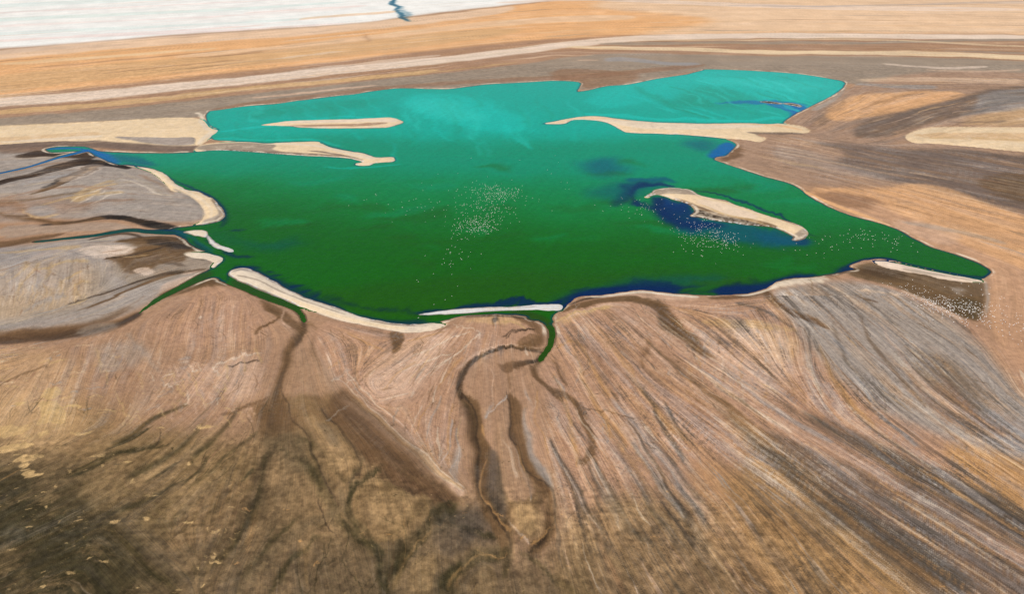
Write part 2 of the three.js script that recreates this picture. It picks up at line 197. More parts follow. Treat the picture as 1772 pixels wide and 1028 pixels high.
  ['wetbrown', 0.83, 0.9, -0.25, [-329.1,-340.9,-288.2,-351.7,-276.4,-359.4,-261,-370.3,-263.4,-374.1,-280.4,-365.2,-293.6,-359.7,-336.7,-350.6]],
  ['wetbrown', 1.06, 0.7, -0.1, [-317,-396.8,-289,-385.8,-270,-383.3,-271.7,-386.6,-291.5,-390.7,-320.6,-403.6]],
  ['wetdark', 0.83, 0.9, -0.1, [-217.2,-366.8,-201,-368.3,-185.4,-363,-176.2,-352.8,-180.9,-351.4,-197.5,-360.1,-208.5,-358.6,-229,-360.1]],
  ['wetbrown', 1.29, 0.7, 0, [-207.5,-361.5,-186.1,-356.4,-175.4,-345.7,-177.5,-338.9,-188.3,-345.7,-194.9,-338.9,-204.4,-338.9,-208.5,-337.6,-206.9,-351.4]],
  ['wetbrown', 0.39, 0.8, -0.15, [-222.4,-338.2,-215.3,-338.7,-209.7,-347.5,-204.7,-355.8,-206.4,-358.5,-211.2,-349.6,-216.4,-340.4,-223.1,-339.6]],
  ['wetbrown', 0.45, 0.9, -0.2, [-205.9,-287.4,-197.1,-298.1,-188.6,-311.2,-178.3,-322,-167.6,-325.6,-159.6,-325.5,-160.8,-328.7,-168.9,-328.6,-179.7,-324.6,-190,-313.3,-198.3,-299.9,-207,-288.9]],
  ['wetbrown', 1.07, 0.8, 0, [-180.7,-286.8,-183.4,-279.7,-193.9,-273.2,-213.3,-269.7,-236.2,-268,-225.9,-252.5,-205,-256.3,-187,-262,-177.2,-271.1,-175.7,-281.1]],
  ['wetdark', 0.67, 0.85, -0.35, [-179.7,-286.8,-181.5,-280,-185.1,-274.9,-192.6,-271.4,-206.9,-268.3,-221.6,-266.1,-233.9,-264.5,-269.5,-259.2,-264,-252.1,-229.2,-257.6,-217.5,-259.6,-203.3,-262.2,-189.2,-265.7,-181.8,-269.8,-178.1,-275.7,-176.5,-283.1]],
  ['wetbrown', 1.34, 0.7, -0.1, [-186.7,-292.7,-195.7,-277,-213.4,-270.2,-236.1,-268.1,-274.6,-266.1,-267,-256,-230.5,-259.5,-208.9,-263.1,-192,-271.7,-183.9,-288.9]],
  ['pinktan', 2.04, 1, 0, [-278.9,-254.7,-229.2,-257.4,-203.3,-261.9,-183.4,-269.5,-175.1,-280.9,-163.2,-306.4,-151,-313.5,-125.1,-297.3,-105.1,-286.6,-98.8,-275.3,-99.6,-256.5,-95.4,-223.8,-101.4,-213,-123.7,-206.2,-154.3,-209.6,-203.7,-216.6,-249.6,-216.6]],
  ['pink', 3.28, 0.7, 0, [-171.5,-272.9,-160.3,-299,-148.9,-307.6,-123.1,-290.8,-108.8,-270.4,-117.7,-256.5,-149.4,-252]],
  ['tan', 3.36, 0.5, 0, [-273.6,-247.7,-225.9,-252,-196.5,-254.2,-170.6,-223.8,-185.8,-209.6,-241.7,-206.2]],
  ['lightpink', 1.69, 0.6, 0, [-127.2,-243.5,-113.7,-252,-105.3,-239.4,-102.5,-220.2,-111.7,-216.6,-120.3,-227.6]],
  ['lightpink', 1.44, 0.4, 0, [-144.2,-239.4,-127.5,-247.7,-115.3,-220.2,-130.1,-216.6]],
  ['bluegrey', 2.02, 0.3, 0, [-190,-256.5,-163.6,-261,-156.5,-239.4,-174.1,-235.4]],
  ['wetdark', 0.6, 0.75, 0, [-172,-306.4,-161.7,-314.1,-155.2,-318.3,-148.8,-314.1,-151.7,-311.1,-161.8,-310.5]],
  ['wetbrown', 0.41, 0.9, -0.15, [-122.1,-289.8,-116.4,-285.3,-111.5,-282.4,-113.8,-276.9,-117.3,-270.7,-117.1,-264.1,-116.2,-263.5,-116.1,-269.2,-112.3,-274.7,-109.7,-282.4,-116.4,-288.9,-122,-294]],
  ['wetbrown', 1.0, 0.85, -0.3, [-100.7,-279.3,-98.6,-270.3,-99.7,-261.8,-100.3,-251.2,-99.1,-238.5,-97.9,-224.9,-97,-217.5,-90.6,-215.7,-92,-222.8,-93.6,-236.3,-95.3,-248.5,-95.3,-258.4,-94.9,-268.6,-97.9,-279.3]],
  ['wetdark', 0.75, 0.75, -0.4, [-99.5,-279.4,-97.4,-270,-97.5,-260.2,-98.4,-249.5,-97.4,-236.1,-96.4,-220.9,-95.3,-210.2,-91.9,-209,-93.2,-219.5,-94.3,-234.6,-95.5,-247.7,-94.9,-258.2,-95,-269,-97.5,-279.2]],
  ['wetbrown', 0.62, 0.85, -0.2, [-97.7,-276.7,-91.2,-271.1,-88.6,-256.4,-82.7,-238.9,-74.5,-227.4,-66.7,-218.3,-55.5,-206.7,-54.6,-209.1,-65.9,-220.5,-73.7,-229.3,-81.6,-239.9,-87.4,-256.5,-90.4,-271.8,-97.6,-278]],
  ['pink', 2.0, 1, 0, [-94.7,-272.9,-78.4,-279.3,-38.9,-268,-7.2,-280.3,12,-276.3,16,-256.5,-1.5,-256.5,-19.1,-246.9,-22.6,-223.8,-17.8,-184.5,-35.8,-196.5,-67.2,-223.8,-87.2,-256.5]],
  ['lightpink', 1.98, 0.7, 0, [-61.2,-243.5,-48.6,-261,-34,-272.9,-27.4,-256.5,-38.6,-220.2,-51.4,-213,-63.2,-227.6]],
  ['lightpink', 0.26, 0.8, 0, [-47.5,-235.1,-37.2,-253.8,-30.8,-269.8,-23.1,-274.4,-23.6,-276.3,-31.4,-271.1,-37.7,-254.7,-47.9,-235.7]],
  ['creamwhite', 0.16, 0.6, 0, [-70.5,-239.1,-57.3,-219.9,-41.1,-202.7,-40.9,-203.2,-57.1,-220.4,-70.2,-239.6]],
  ['wetbrown', 0.52, 0.75, -0.12, [-57.9,-267.1,-49.2,-265.2,-48.5,-254.7,-51.4,-247.7,-54.2,-256.5]],
  ['tan', 0.68, 0.7, 0, [-24.8,-276.3,-12.7,-281.4,-1.7,-281.4,7.9,-275.3,-1.6,-272.4,-15.2,-275.3]],
  ['wetbrown', 0.66, 0.7, 0, [-1.7,-281.4,10.7,-279.3,15.6,-265.7,13.8,-253.8,1,-256.5,12.8,-261,9.2,-272.9]],
  ['wetdark', 0.27, 0.6, 0, [-4.1,-262.8,3.8,-267.9,11.8,-268.9,11.8,-270.1,3.7,-269.1,-4.3,-263.9]],
  ['greydark', 0.41, 0.9, 0, [-9.1,-280.3,-6.3,-280.9,-5.4,-276.3,-8.7,-275.3]],
  ['bottomtan', 7.1, 0.85, 0, [-234.2,-196.5,-195.1,-202.9,-178.4,-216.6,-164.1,-220.2,-139.3,-196.5,-122.4,-202.9,-101.7,-187.4,-96,-202.9,-94.4,-220.2,-75.8,-220.2,-50.9,-196.5,-16.7,-165.6,-1.1,-144.6,-32.2,-136.3,-187.9,-136.3]],
  ['wetbrown', 2.13, 0.8, -0.1, [-95.2,-231.4,-90,-239.4,-77.6,-223.8,-64.9,-212.4,-43.5,-190.4,-29.7,-178.9,-18.9,-170.2,-16.4,-161.9,-27.5,-158.2,-44.6,-170.8,-55.7,-193.5,-71.4,-201.3,-85,-202.9]],
  ['bottomtan', 2.13, 0.6, 0.1, [-91,-216.6,-95,-239.4,-96.5,-256.5,-87.2,-247.7,-78.4,-231.4,-65.7,-216.6,-71.1,-209.6,-79.1,-214.8,-85.7,-209.6]],
  ['bottomtan', 1.05, 0.85, 0.1, [-76.7,-209.6,-65.5,-204.6,-55.2,-190.4,-54.5,-176.1,-58.4,-170.8,-68.2,-187.4]],
  ['lightpink', 0.64, 0.85, 0.25, [-69.3,-219.7,-55.3,-205.7,-40,-189.7,-26,-175.3,-16.5,-167.2,-15.2,-170.2,-24.8,-178,-38.8,-192.3,-54.4,-208.1,-68.6,-222]],
  ['creamwhite', 0.21, 0.6, 0.1, [-64.2,-219.9,-45,-199.4,-25.9,-180,-16.1,-169.9,-15.8,-170.5,-25.6,-180.5,-44.8,-200,-64,-220.4]],
  ['wetdark', 0.63, 0.55, -0.25, [-72.5,-219.5,-54,-199.6,-38.9,-183.7,-25.5,-172,-19.2,-165.7,-18.2,-167.5,-24.7,-173.7,-38.2,-185.3,-53.4,-201.1,-72,-220.8]],
  ['olive', 7.46, 0.9, 0, [-231.9,-193.5,-185.4,-187.4,-159.7,-178.9,-142.1,-184.5,-115.7,-170.8,-99,-168.2,-90.3,-184.5,-78.7,-165.6,-80.5,-146.8,-51.6,-146.8,-34.5,-153.5,-1.1,-146.8,7.7,-140.4,39,-149,60.3,-163.1,68.2,-136.3,56.1,-109.4,-182.6,-109.4]],  // submerged mud, with vignette darkening also put into the colour
  ['bottomtan', 3.2, 0.55, 0, [-161.4,-193.5,-122.4,-202.9,-94.3,-190.4,-89.2,-168.2,-99.5,-144.6,-129.4,-158.2,-151.2,-170.8]],
  ['oliveDark', 6.14, 0.85, 0, [-245.7,-184.5,-183.6,-184.5,-154.7,-173.4,-131.2,-158.2,-104.9,-136.3,-87.2,-109.4,-198,-109.4]],  // darkest submerged mud; part of the darkness is painted vignette
  ['tan', 3.11, 0.65, 0, [-252.4,-220.2,-208.2,-223.8,-180,-223.8,-157.7,-202.9,-168.2,-190.4,-189.2,-193.5,-229.5,-190.4]],
  ['bluegrey', 1.84, 0.25, 0, [-165.6,-155.9,-156.2,-155.9,-154,-149,-161.3,-149]],
  ['oliveDark', 0.73, 0.8, -0.2, [-128.9,-194.7,-137.3,-191.8,-144.2,-188.3,-149.8,-182.7,-157.1,-177.3,-155.2,-175,-148.1,-180.7,-142.9,-186.6,-136.3,-190.3,-128.2,-193.5]],
  ['oliveDark', 0.54, 0.6, -0.1, [-136,-203.4,-144.2,-197.2,-149.2,-189.7,-147.8,-188.2,-143.1,-195.9,-135.3,-202.5]],
  ['oliveDark', 0.53, 0.9, -0.3, [-131.1,-155.1,-123.2,-148.5,-115.2,-142.9,-106.7,-137.2,-100,-130.8,-95,-124.3,-93.3,-125.3,-98.7,-131.9,-106.1,-138.6,-115,-144.2,-122.9,-149.5,-130.9,-155.7]],
  ['oliveDark', 0.96, 0.85, -0.35, [-95.4,-216.7,-91.1,-196.8,-88.4,-179.2,-86,-163.6,-85.4,-153.3,-88.4,-145.8,-95,-140.2,-102.1,-136.3,-99,-132.3,-92.1,-136.5,-85.3,-142.6,-82.1,-151.5,-82.9,-162.7,-85.5,-178.5,-88.4,-196.3,-93,-216.4]],
  ['bottomtan', 0.73, 0.4, 0.05, [-86,-163,-82.1,-153.8,-85.2,-143.1,-90.1,-137.1,-88.5,-135.5,-83.7,-141.9,-80.9,-153.3,-85.3,-163.2]],
  ['oliveDark', 0.52, 0.5, 0, [-109.5,-170.5,-103.4,-187,-95,-200.7,-96,-202,-104.2,-187.9,-110.1,-171]],
  ['oliveDark', 0.37, 0.5, 0, [-109.7,-147.7,-104.1,-156.8,-96.7,-165.2,-97.5,-166,-104.7,-157.3,-110,-148.1]],
  ['oliveDark', 0.93, 0.7, -0.2, [-77.6,-186.4,-64.6,-167.4,-53.1,-150.4,-41.1,-144.1,-36.3,-124.7,-35,-124.8,-39.8,-145.1,-52,-152.1,-62.9,-169,-75.6,-188.5]],
  ['olive', 1.2, 0.7, 0, [-76.1,-195.3,-59,-167.4,-52.8,-157.7,-51.3,-158.8,-56.8,-169,-73.2,-197.8]],
  ['bottomtan', 1.15, 0.9, 0.1, [-53.5,-170.8,-46.6,-176.7,-35.7,-170.8,-28,-163.1,-31.8,-154.7,-37.5,-149,-45,-150.1,-52.7,-159.4]],
  ['oliveDark', 0.72, 0.85, -0.3, [-19.9,-166.8,-24.1,-161.3,-30.3,-156.5,-35.4,-149.2,-38,-140,-38.3,-125.2,-34.6,-124.4,-34.2,-138.7,-32,-146.6,-27.7,-152.9,-21.7,-157.6,-17.3,-163.5]],
  ['oliveDark', 0.87, 0.85, -0.3, [-0.7,-149.6,-6.9,-147,-13.6,-146.3,-18.8,-140.6,-21,-131,-21.4,-123.3,-16.5,-122.6,-16.5,-129.8,-14.9,-138.1,-11.8,-142.1,-6,-143.1,0.3,-146.2]],
  ['bottomtan', 0.86, 0.55, 0.1, [-30,-139.3,-26.1,-144.2,-22.4,-139.3,-22,-130.4,-24.1,-124.8,-28.9,-126.6]],
  ['wetbrown', 0.4, 0.85, -0.3, [13.5,-254.9,6.3,-256.8,-0.1,-257.4,-9,-254.8,-17.7,-248.2,-21.6,-240.2,-22.8,-229.9,-21,-219.1,-18.9,-219.7,-20.8,-229.8,-19.8,-238.6,-16.5,-245.6,-8.4,-252,0.1,-254.7,6.1,-254.3,13.2,-252.7]],
  ['wetbrown', 1.02, 0.9, -0.3, [-21.8,-222.6,-16.6,-210.5,-14.4,-193.1,-13.2,-178.3,-10.2,-165.4,-4.5,-155.4,-2.6,-146.7,3.3,-149.1,0.4,-158.8,-5.7,-168.4,-8.7,-179.4,-10.3,-193.8,-13.3,-212.2,-19.6,-225]],
  ['oliveDark', 0.69, 0.65, -0.35, [-20.5,-219.5,-14.7,-208.5,-12.8,-190.4,-12.7,-175.9,-9.5,-164.4,-2.6,-154,-1.7,-146.9,-3.8,-136.7,-1.1,-135.9,1,-146.7,-0.4,-155.4,-7.6,-165.9,-10.7,-176.3,-10.9,-190.5,-13.1,-209.3,-19.5,-220.8]],
  ['gold', 0.3, 0.6, 0.08, [-11.3,-202.9,-9.5,-184.5,-9.9,-170.6,-3.8,-159.1,0.3,-151,1.1,-151.6,-3.1,-159.7,-9.1,-170.9,-8.8,-184.5,-10.7,-203]],  // lit right bank of the channel, painted on in gold
  ['greydark', 1.49, 0.5, 0, [-20.4,-163.1,-6.9,-163.1,-2.9,-151.3,-10.1,-145.7,-21.3,-151.3]],
  ['wetdark', 0.5, 0.7, 0, [12,-246.4,4.5,-245.6,0.4,-240.5,1.5,-238.3,5,-243,12,-243.9]],
  ['wetbrown', 0.58, 0.8, -0.2, [11.8,-247.5,7.8,-240.8,12.2,-229.6,19.3,-218.4,25.1,-210.3,27.4,-199.4,27.8,-187.3,29.1,-187.6,28.8,-200,26.4,-211.7,20.6,-220.4,13.7,-231.7,9.9,-241.2,13.2,-244.6]],
  ['wetbrown', 0.8, 0.85, -0.25, [-1.9,-220.1,-1.6,-202.7,1.3,-186.7,6.5,-173.7,11.8,-162.1,12.5,-158.7,9.1,-151.4,4.7,-145.1,8.1,-142,12.4,-148.9,16.1,-157.8,14.7,-164.2,9.1,-175.8,3.7,-188.2,0.7,-203.2,0,-220.2]],
  ['wetdark', 0.4, 0.6, -0.3, [-2.6,-220.1,-1.2,-201.2,2.5,-184.3,9.3,-170.4,13.5,-160.5,10.8,-151.6,6.4,-145.1,7.5,-144.1,11.9,-150.9,14.7,-160.8,10.1,-171.1,3.3,-184.8,-0.6,-201.4,-2.1,-220.2]],
  ['pinktan', 0.71, 0.8, 0.15, [-19.3,-228.3,-17.6,-241.4,-9.1,-248.6,-1.5,-245.6,1.5,-235.4,-1.9,-220.2,-3.5,-202.9,-7.9,-201.3,-11.5,-209.6,-16.4,-218.3]],
  ['bottomtan', 1.0, 0.9, 0.12, [-4,-206.2,-1.3,-196.5,2.9,-181.7,9.6,-168.2,11.2,-159.4,5.8,-146.4,-0.2,-157.1,-5.1,-170.8,-5.9,-190.4]],
  ['lightpink', 0.22, 0.7, 0, [-0.5,-156.9,3.3,-151,5.8,-146.5,6.4,-147.1,3.7,-151.5,-0.2,-157.2]],
  ['creamwhite', 0.21, 0.6, 0, [1.1,-202.9,3.7,-184.5,5.5,-170.7,5.9,-170.8,4.1,-184.6,1.5,-203]],
  ['wetbrown', 0.24, 0.55, 0, [-2.3,-239.3,-0.8,-223.7,-0.1,-223.9,-1.6,-239.5]],
  ['lightpink', 0.19, 0.6, 0, [-9.1,-239.4,-8,-216.5,-7.6,-216.6,-8.6,-239.4]],
  ['wetbrown', 1.86, 0.6, -0.1, [-100.7,-276.6,-99.3,-251.2,-97,-224.7,-91.6,-197.4,-90.3,-180,-88.5,-164.3,-87.9,-153.5,-91.5,-146.2,-99.7,-140.5,-92.9,-132.2,-84.6,-138.9,-80.4,-149,-81.3,-162,-83.6,-177.8,-85.3,-195.7,-91.1,-223,-93.8,-248.6,-95.9,-274]],
  ['wetdark', 1.36, 0.55, 0, [-95,-216.8,-91.1,-196.9,-89.1,-179.3,-86.5,-163.6,-85.9,-152.3,-89.6,-144.3,-100.5,-136.3,-97.2,-132.4,-86.4,-140.7,-82.4,-150.2,-83.2,-162.6,-86.1,-178.4,-88.4,-196.2,-92.6,-216.3]],
  ['olive', 1.71, 0.8, 0, [-93.1,-203.6,-89.8,-179.6,-88.2,-164.2,-87.8,-153.5,-91.6,-146.4,-102.6,-138.8,-95.2,-129.9,-84.5,-138.7,-80.4,-149.1,-81.6,-162.1,-84.2,-178.1,-88.4,-202.3]],
  ['wetbrown', 1.64, 0.6, -0.1, [-21,-219.4,-16,-202.2,-13.6,-178.1,-10,-162.5,-4.2,-148.8,2.8,-153.8,-3.9,-166.2,-8.3,-179.6,-12.1,-203.7,-19,-220.9]],
  ['wetdark', 1.21, 0.5, 0, [-19.7,-215.9,-13.9,-193,-11.6,-172.7,-5,-157.3,-2.2,-147.1,1.5,-148.7,-1.7,-159.2,-8.4,-174.1,-10.9,-193.9,-17.1,-217.2]],
  ['olive', 1.62, 0.7, 0, [-11,-166.6,-3.7,-150.6,-6.4,-147.9,-17.9,-143.4,-23,-128.3,-15.7,-124.9,-12.5,-137.4,-3,-141.5,1.6,-151.9,-7,-169.7]],
  ['olive', 1.44, 0.7, 0, [-20,-166.5,-29.5,-160.3,-36.8,-151.2,-39.6,-137.4,-39.8,-125.4,-33.1,-124.1,-33.1,-135.2,-31,-146.8,-25.4,-153.9,-16.9,-159.8]],
  ['wetbrown', 1.61, 0.55, 0, [-1.4,-216.4,-0.6,-192.8,5.9,-172,11.1,-160.2,7,-150.3,12.7,-147.7,16.3,-161.2,9.6,-174.8,2.3,-194.1,0.5,-216.7]],
  ['pink', 1.9, 1, 0, [19.8,-270.4,24.8,-285.5,38.3,-295.1,61.6,-298.5,83.9,-295.1,129.2,-303,154.1,-315.3,185.4,-318.3,204.4,-296.2,218.1,-270.4,215,-239.4,210.1,-184.5,156.2,-109.4,25.3,-109.4,25.3,-158.2,15.3,-184.5,14.4,-209.6,12.1,-239.4]],
  ['silt', 2.42, 0.9, 0, [133.1,-310.5,179.3,-318.3,207.3,-290.8,210.1,-247.7,205.9,-220.2,214.3,-190.4,198.3,-168.2,185.4,-187.4,163.1,-193.5,138,-220.2,132.7,-256.5,129.3,-285.5]],
  ['bluegrey', 1.73, 0.5, 0, [177.9,-216.6,193.1,-211.3,201.5,-193.5,190,-176.1,178.7,-187.4,175.2,-199.7]],
  ['lightpink', 1.76, 0.6, 0, [84.1,-270.4,109.7,-275.3,126.5,-261,120.1,-235.4,104.4,-216.6,88.5,-235.4]],
  ['goldpale', 1.57, 0.4, 0, [96.1,-275.3,119.8,-272.9,131.7,-261,116.6,-239.4,106.9,-256.5]],
  ['olive', 4.62, 0.5, 0, [30.1,-168.2,62.6,-173.4,78.1,-158.2,96.9,-158.2,116.8,-140.4,125.4,-109.4,17.6,-109.4,16.8,-144.6]],
  ['bottomtan', 2.87, 0.7, 0, [71.9,-178.9,93.8,-190.4,101.5,-170.8,110,-153.5,121.5,-132.3,116.1,-109.4,79.2,-109.4,72.8,-140.4]],
  ['gold', 2.5, 0.5, 0, [82.3,-220.2,95.8,-196.5,105.4,-170.8,94.9,-163.1,81.6,-184.5]],
  ['gold', 1.98, 0.75, 0, [158.8,-193.5,176.3,-190.4,196,-176.1,174.3,-144.6,166.3,-157.1,157.3,-168.2,153.9,-180.3]],
  ['gold', 1.75, 0.4, 0, [104.5,-158.2,114.4,-146.8,126.3,-128.5,107.8,-124.8,99.2,-140.4]],
  ['greydark', 1.87, 0.6, 0, [91.6,-204.6,111.7,-187.4,133.1,-170.8,145.8,-151.3,156.4,-136.3,158.9,-124.8,135.3,-126.6,120.6,-144.6,106.4,-163.1,97.2,-181.7]],
  ['greydark', 1.72, 0.55, 0, [131.1,-193.5,146.5,-181.7,156.3,-163.1,175.5,-149,168.2,-138.3,149.5,-151.3,134.5,-165.6]],
  ['greydark', 1.33, 0.75, -0.1, [47.7,-209.2,54.2,-186.6,59.9,-166.9,65.4,-152,69.7,-136.8,71.9,-123.2,77.8,-126.3,74.8,-139.9,69.5,-155.1,62.9,-169.4,56.3,-188.3,48.6,-210]],
  ['greydark', 0.9, 0.7, -0.1, [72.8,-175.8,76,-160,80.7,-145.8,85.8,-131.1,88.6,-121.6,92.7,-124.3,89.2,-133.5,83.2,-147.8,77.7,-161.3,73.7,-176.4]],
  ['greydark', 1.18, 0.5, 0, [37.9,-202.7,42.1,-175.5,46.6,-157.3,50.9,-143.4,54.4,-145.8,49.2,-159.2,44,-176.7,38.8,-203.2]],
  ['greydark', 0.78, 0.5, 0, [92.4,-186.9,99.7,-167.4,106.1,-150.3,108.4,-152.2,101.4,-168.9,93.4,-188]],
  ['bluegrey', 0.62, 0.6, 0, [39.8,-219.5,48,-198.9,56.2,-175.3,62.6,-152.8,64.8,-154.3,58.1,-176.9,49.6,-200.5,41.1,-220.9]],
  ['lightpink', 0.54, 0.7, 0, [29.8,-265.3,40.9,-227.1,49.9,-196,60.8,-167.6,67.4,-148.5,68.8,-149.5,62.1,-168.7,51,-197.1,41.8,-228,30.5,-266.1]],
  ['bluegrey', 0.54, 0.5, 0, [156,-153.3,161.1,-144,167.2,-137.4,169.2,-139.2,162.4,-145.2,156.7,-153.8]],
  ['wetbrown', 0.83, 0.9, -0.25, [63.1,-295.3,68.4,-289.9,71.2,-279.8,75.6,-268.6,81.1,-256.4,84.6,-261.1,79.7,-274.2,76.1,-286.1,73.5,-298.3,67.8,-306.3]],
  ['wetbrown', 0.66, 0.85, -0.2, [73.6,-277.7,78.6,-267.7,82.8,-255.4,88.4,-245.5,89.1,-246.5,84.5,-257.6,81.3,-271.2,77.2,-283]],
  ['wetbrown', 0.51, 0.6, 0, [61.5,-265.7,58.7,-252.3,53.4,-239.8,54.4,-239,59.6,-251.8,62.3,-265.6]],
  ['brown', 0.99, 0.6, 0, [25.4,-258.8,33.8,-254.9,39.5,-238.7,41.6,-216.2,43,-216.9,41.2,-240.1,35.4,-258,26.4,-263.2]],
  ['tan', 0.83, 0.7, 0.15, [23.3,-273.1,31.8,-280.9,43.4,-287.5,49.1,-289.5,49.2,-292.1,43.3,-290.9,31.3,-284.9,22.3,-277.6]],
  ['lightpink', 0.56, 0.7, 0.1, [26.1,-278.4,37.6,-285.8,49.1,-290.3,57.4,-289.5,57.9,-292.1,49.4,-293.5,37.4,-289.4,25.6,-282.3]],
  ['wetbrown', 0.56, 0.9, -0.25, [125.3,-303.4,127.3,-293.5,133.2,-282.7,139.6,-276.7,147.1,-267.7,148.3,-269.4,141.6,-279.9,136.2,-287.3,131.5,-299,130.7,-309.5]],
  ['greydark', 0.53, 0.6, 0, [108.6,-292.2,123.1,-284.4,129.1,-269.7,130.9,-256.2,124.6,-235.3,125.4,-235.4,131.9,-256.7,130.3,-271.1,124.3,-286.6,109.7,-294.8]],
  ['creamwhite', 0.75, 0.85, 0.15, [131.2,-309.3,137.6,-315.3,149.1,-318.3,161.7,-319.6,166.8,-317.1,153.4,-313.5,140.7,-311.1,133.8,-306.4]],
  ['lightpink', 0.86, 0.7, 0.1, [35.8,-299.6,50.4,-300.7,65.4,-304.1,79.5,-301.8,95,-299.6,89.6,-295.1,69.7,-295.1,49.9,-297.3]],
  ['creamwhite', 0.29, 0.85, 0.1, [44.5,-299.3,56.3,-301.4,65.3,-303.5,76.2,-300,93,-297.6,93.8,-300.4,76.8,-302.5,65.7,-305.8,56.5,-303.4,44.6,-301]],
  ['orangepale', 0.58, 0.7, 0, [173.5,-304.7,184.5,-303.1,193.5,-297.6,194.5,-299.3,185.5,-305.1,174.6,-307]],
  ['wetbrown', 0.58, 0.7, 0, [169.2,-301.3,173.4,-297.6,179.9,-293,181.1,-295.1,174.3,-299.3,169.8,-302.4]],
  ['wetbrown', 1.16, 0.7, 0, [118.1,-304.7,129.2,-307.6,130.3,-301.8,118.5,-296.2,107.9,-299.6]],
  ['mud', 0.88, 0.97, -0.15, [176.4,-324.5,188.9,-333.6,199.4,-336.2,218.4,-323.9,244.3,-315.9,241.6,-307.6,225.9,-282.9,216.6,-275.3,212.3,-281.9,204.7,-296.8,194.1,-311.1,179.3,-318.3]],
  ['wetdark', 1.83, 0.5, 0, [179.4,-325.8,197.7,-332.3,211.3,-322,202.3,-315.9,185.9,-319.6]],
  ['oliveDark', 1.68, 0.45, 0, [215.8,-296.2,231.7,-299,225.3,-282.9,216.7,-277.3,210.1,-285.5]],
  ['silt', 0.88, 0.6, 0, [223.6,-306.4,230.8,-308.7,231.1,-303,224,-299.6]],
  ['silt', 0.43, 0.8, 0.1, [243.8,-314.4,236.4,-298.9,226.3,-283.1,227.7,-282.8,238,-299.1,245.3,-314.9]],
  ['pinkpale', 0.85, 0.55, 0.08, [196.1,-303.3,204.9,-292.5,210,-276.1,213,-279.5,207.4,-295.6,197.9,-306]],
  ['wetbrown', 2.41, 0.5, 0, [168.8,-256.5,187.2,-252,190.9,-231.4,183.1,-209.6,173.3,-216.6,168.8,-235.4]],
  ['brown', 2.04, 0.5, 0, [173.6,-235.4,182.5,-216.6,179.9,-196.5,166,-202.9]],
  ['brown', 0.75, 0.6, 0, [32.5,-262.3,37.9,-253.3,38.3,-236.5,41.9,-219.5,43.7,-220.9,39.9,-237.4,39,-254.3,33.1,-263.4]],
  ['greydark', 0.5, 0.7, 0, [135.1,-274.4,135.5,-262.7,125.5,-236.8,123.4,-219.8,124.8,-220.5,126.6,-237.1,136.6,-263,136,-275.3]],
  ['wetbrown', 0.68, 0.85, -0.2, [52.7,-296.8,65.2,-299.6,71.1,-295.1,74.6,-288.1,72.6,-280.3,77.3,-269.5,82.5,-257.4,88.3,-244.3,80.3,-252.9,73.8,-265.7,69,-271.4,70,-281.4,68.2,-289.7,60.9,-294]],
  ['greydark', 0.49, 0.75, -0.1, [13.7,-197.2,18,-182.2,22.4,-163.5,26.7,-150.3,28.4,-144.1,30.3,-145.2,28.3,-151.3,23.8,-164.3,19.1,-182.9,14.5,-197.8]],
  ['lightpink', 0.3, 0.7, 0, [12,-197.3,16.1,-182.3,20.7,-163.6,25.1,-149.8,26.1,-150.4,21.6,-164.1,16.9,-182.7,12.6,-197.7]],
  ['greydark', 0.48, 0.75, -0.1, [30,-186.7,31.6,-166.1,36.6,-153.7,42.8,-146.7,44.1,-148.2,37.7,-154.8,32.5,-166.6,30.6,-187]],
  ['bluegrey', 0.29, 0.6, 0, [28.8,-184.5,30.3,-165.4,35.1,-152.8,35.9,-153.4,31,-165.8,29.2,-184.6]],
  ['greydark', 0.74, 0.75, -0.1, [44.4,-193.9,49.3,-174.9,52.8,-162.9,57.5,-150.8,62.1,-140.8,66.2,-128.7,67.8,-123.4,72.1,-126.2,70,-131.3,65.4,-143.3,60.3,-153.1,55.1,-164.8,51.1,-176.2,45.6,-194.9]],
  ['white', 0.61, 0.4, 0, [41.7,-203.6,46.8,-188,51.5,-168.6,54.9,-157.8,56,-158.6,52.5,-169.3,47.6,-188.6,42.3,-204.2]],
  ['greydark', 0.53, 0.75, -0.1, [73.7,-164.6,75.7,-152.3,79.2,-143.2,84.7,-131.8,86.3,-123.8,89.8,-125.8,87.7,-134,81.6,-145.2,77.8,-153.8,75.3,-165.6]],
  ['greydark', 0.55, 0.6, 0, [88.6,-164.7,93.1,-156,96.9,-146.7,101.3,-140,103.4,-142,98.6,-148.2,94.3,-157.2,89.4,-165.5]],
  ['greydark', 1.76, 0.8, 0, [75.7,-228.1,85.7,-198.7,94.9,-179.4,103,-162.5,110.3,-147.3,117.8,-135.7,126.5,-122.8,139.9,-134.4,129.4,-146.6,120,-156.7,110.9,-170.4,100.6,-185.7,89.2,-202.7,76.9,-229.4]],
  ['greydark', 1.62, 0.75, 0, [111.4,-208.5,126,-191.3,138.6,-174.4,151.1,-161.8,162.5,-146.4,173.4,-156.3,160,-171.1,145.4,-182.3,131,-197.5,114.3,-212.8]],
  ['wetbrown', 1.11, 0.5, 0, [92.5,-187,105.2,-161.9,117.6,-140.7,124.6,-128.1,130.1,-132.7,121.6,-144.3,107.6,-164.4,93.3,-187.9]],
  ['lightpink', 0.43, 0.6, 0, [82.4,-231,98.3,-205.6,112,-183.8,120.4,-169.9,122.1,-171.6,113.4,-185.3,99.3,-206.9,83,-231.9]],
  ['lightpink', 0.43, 0.55, 0, [93.7,-219.8,110.4,-196,127,-175.4,128.2,-176.8,111.3,-197.1,94.1,-220.5]],
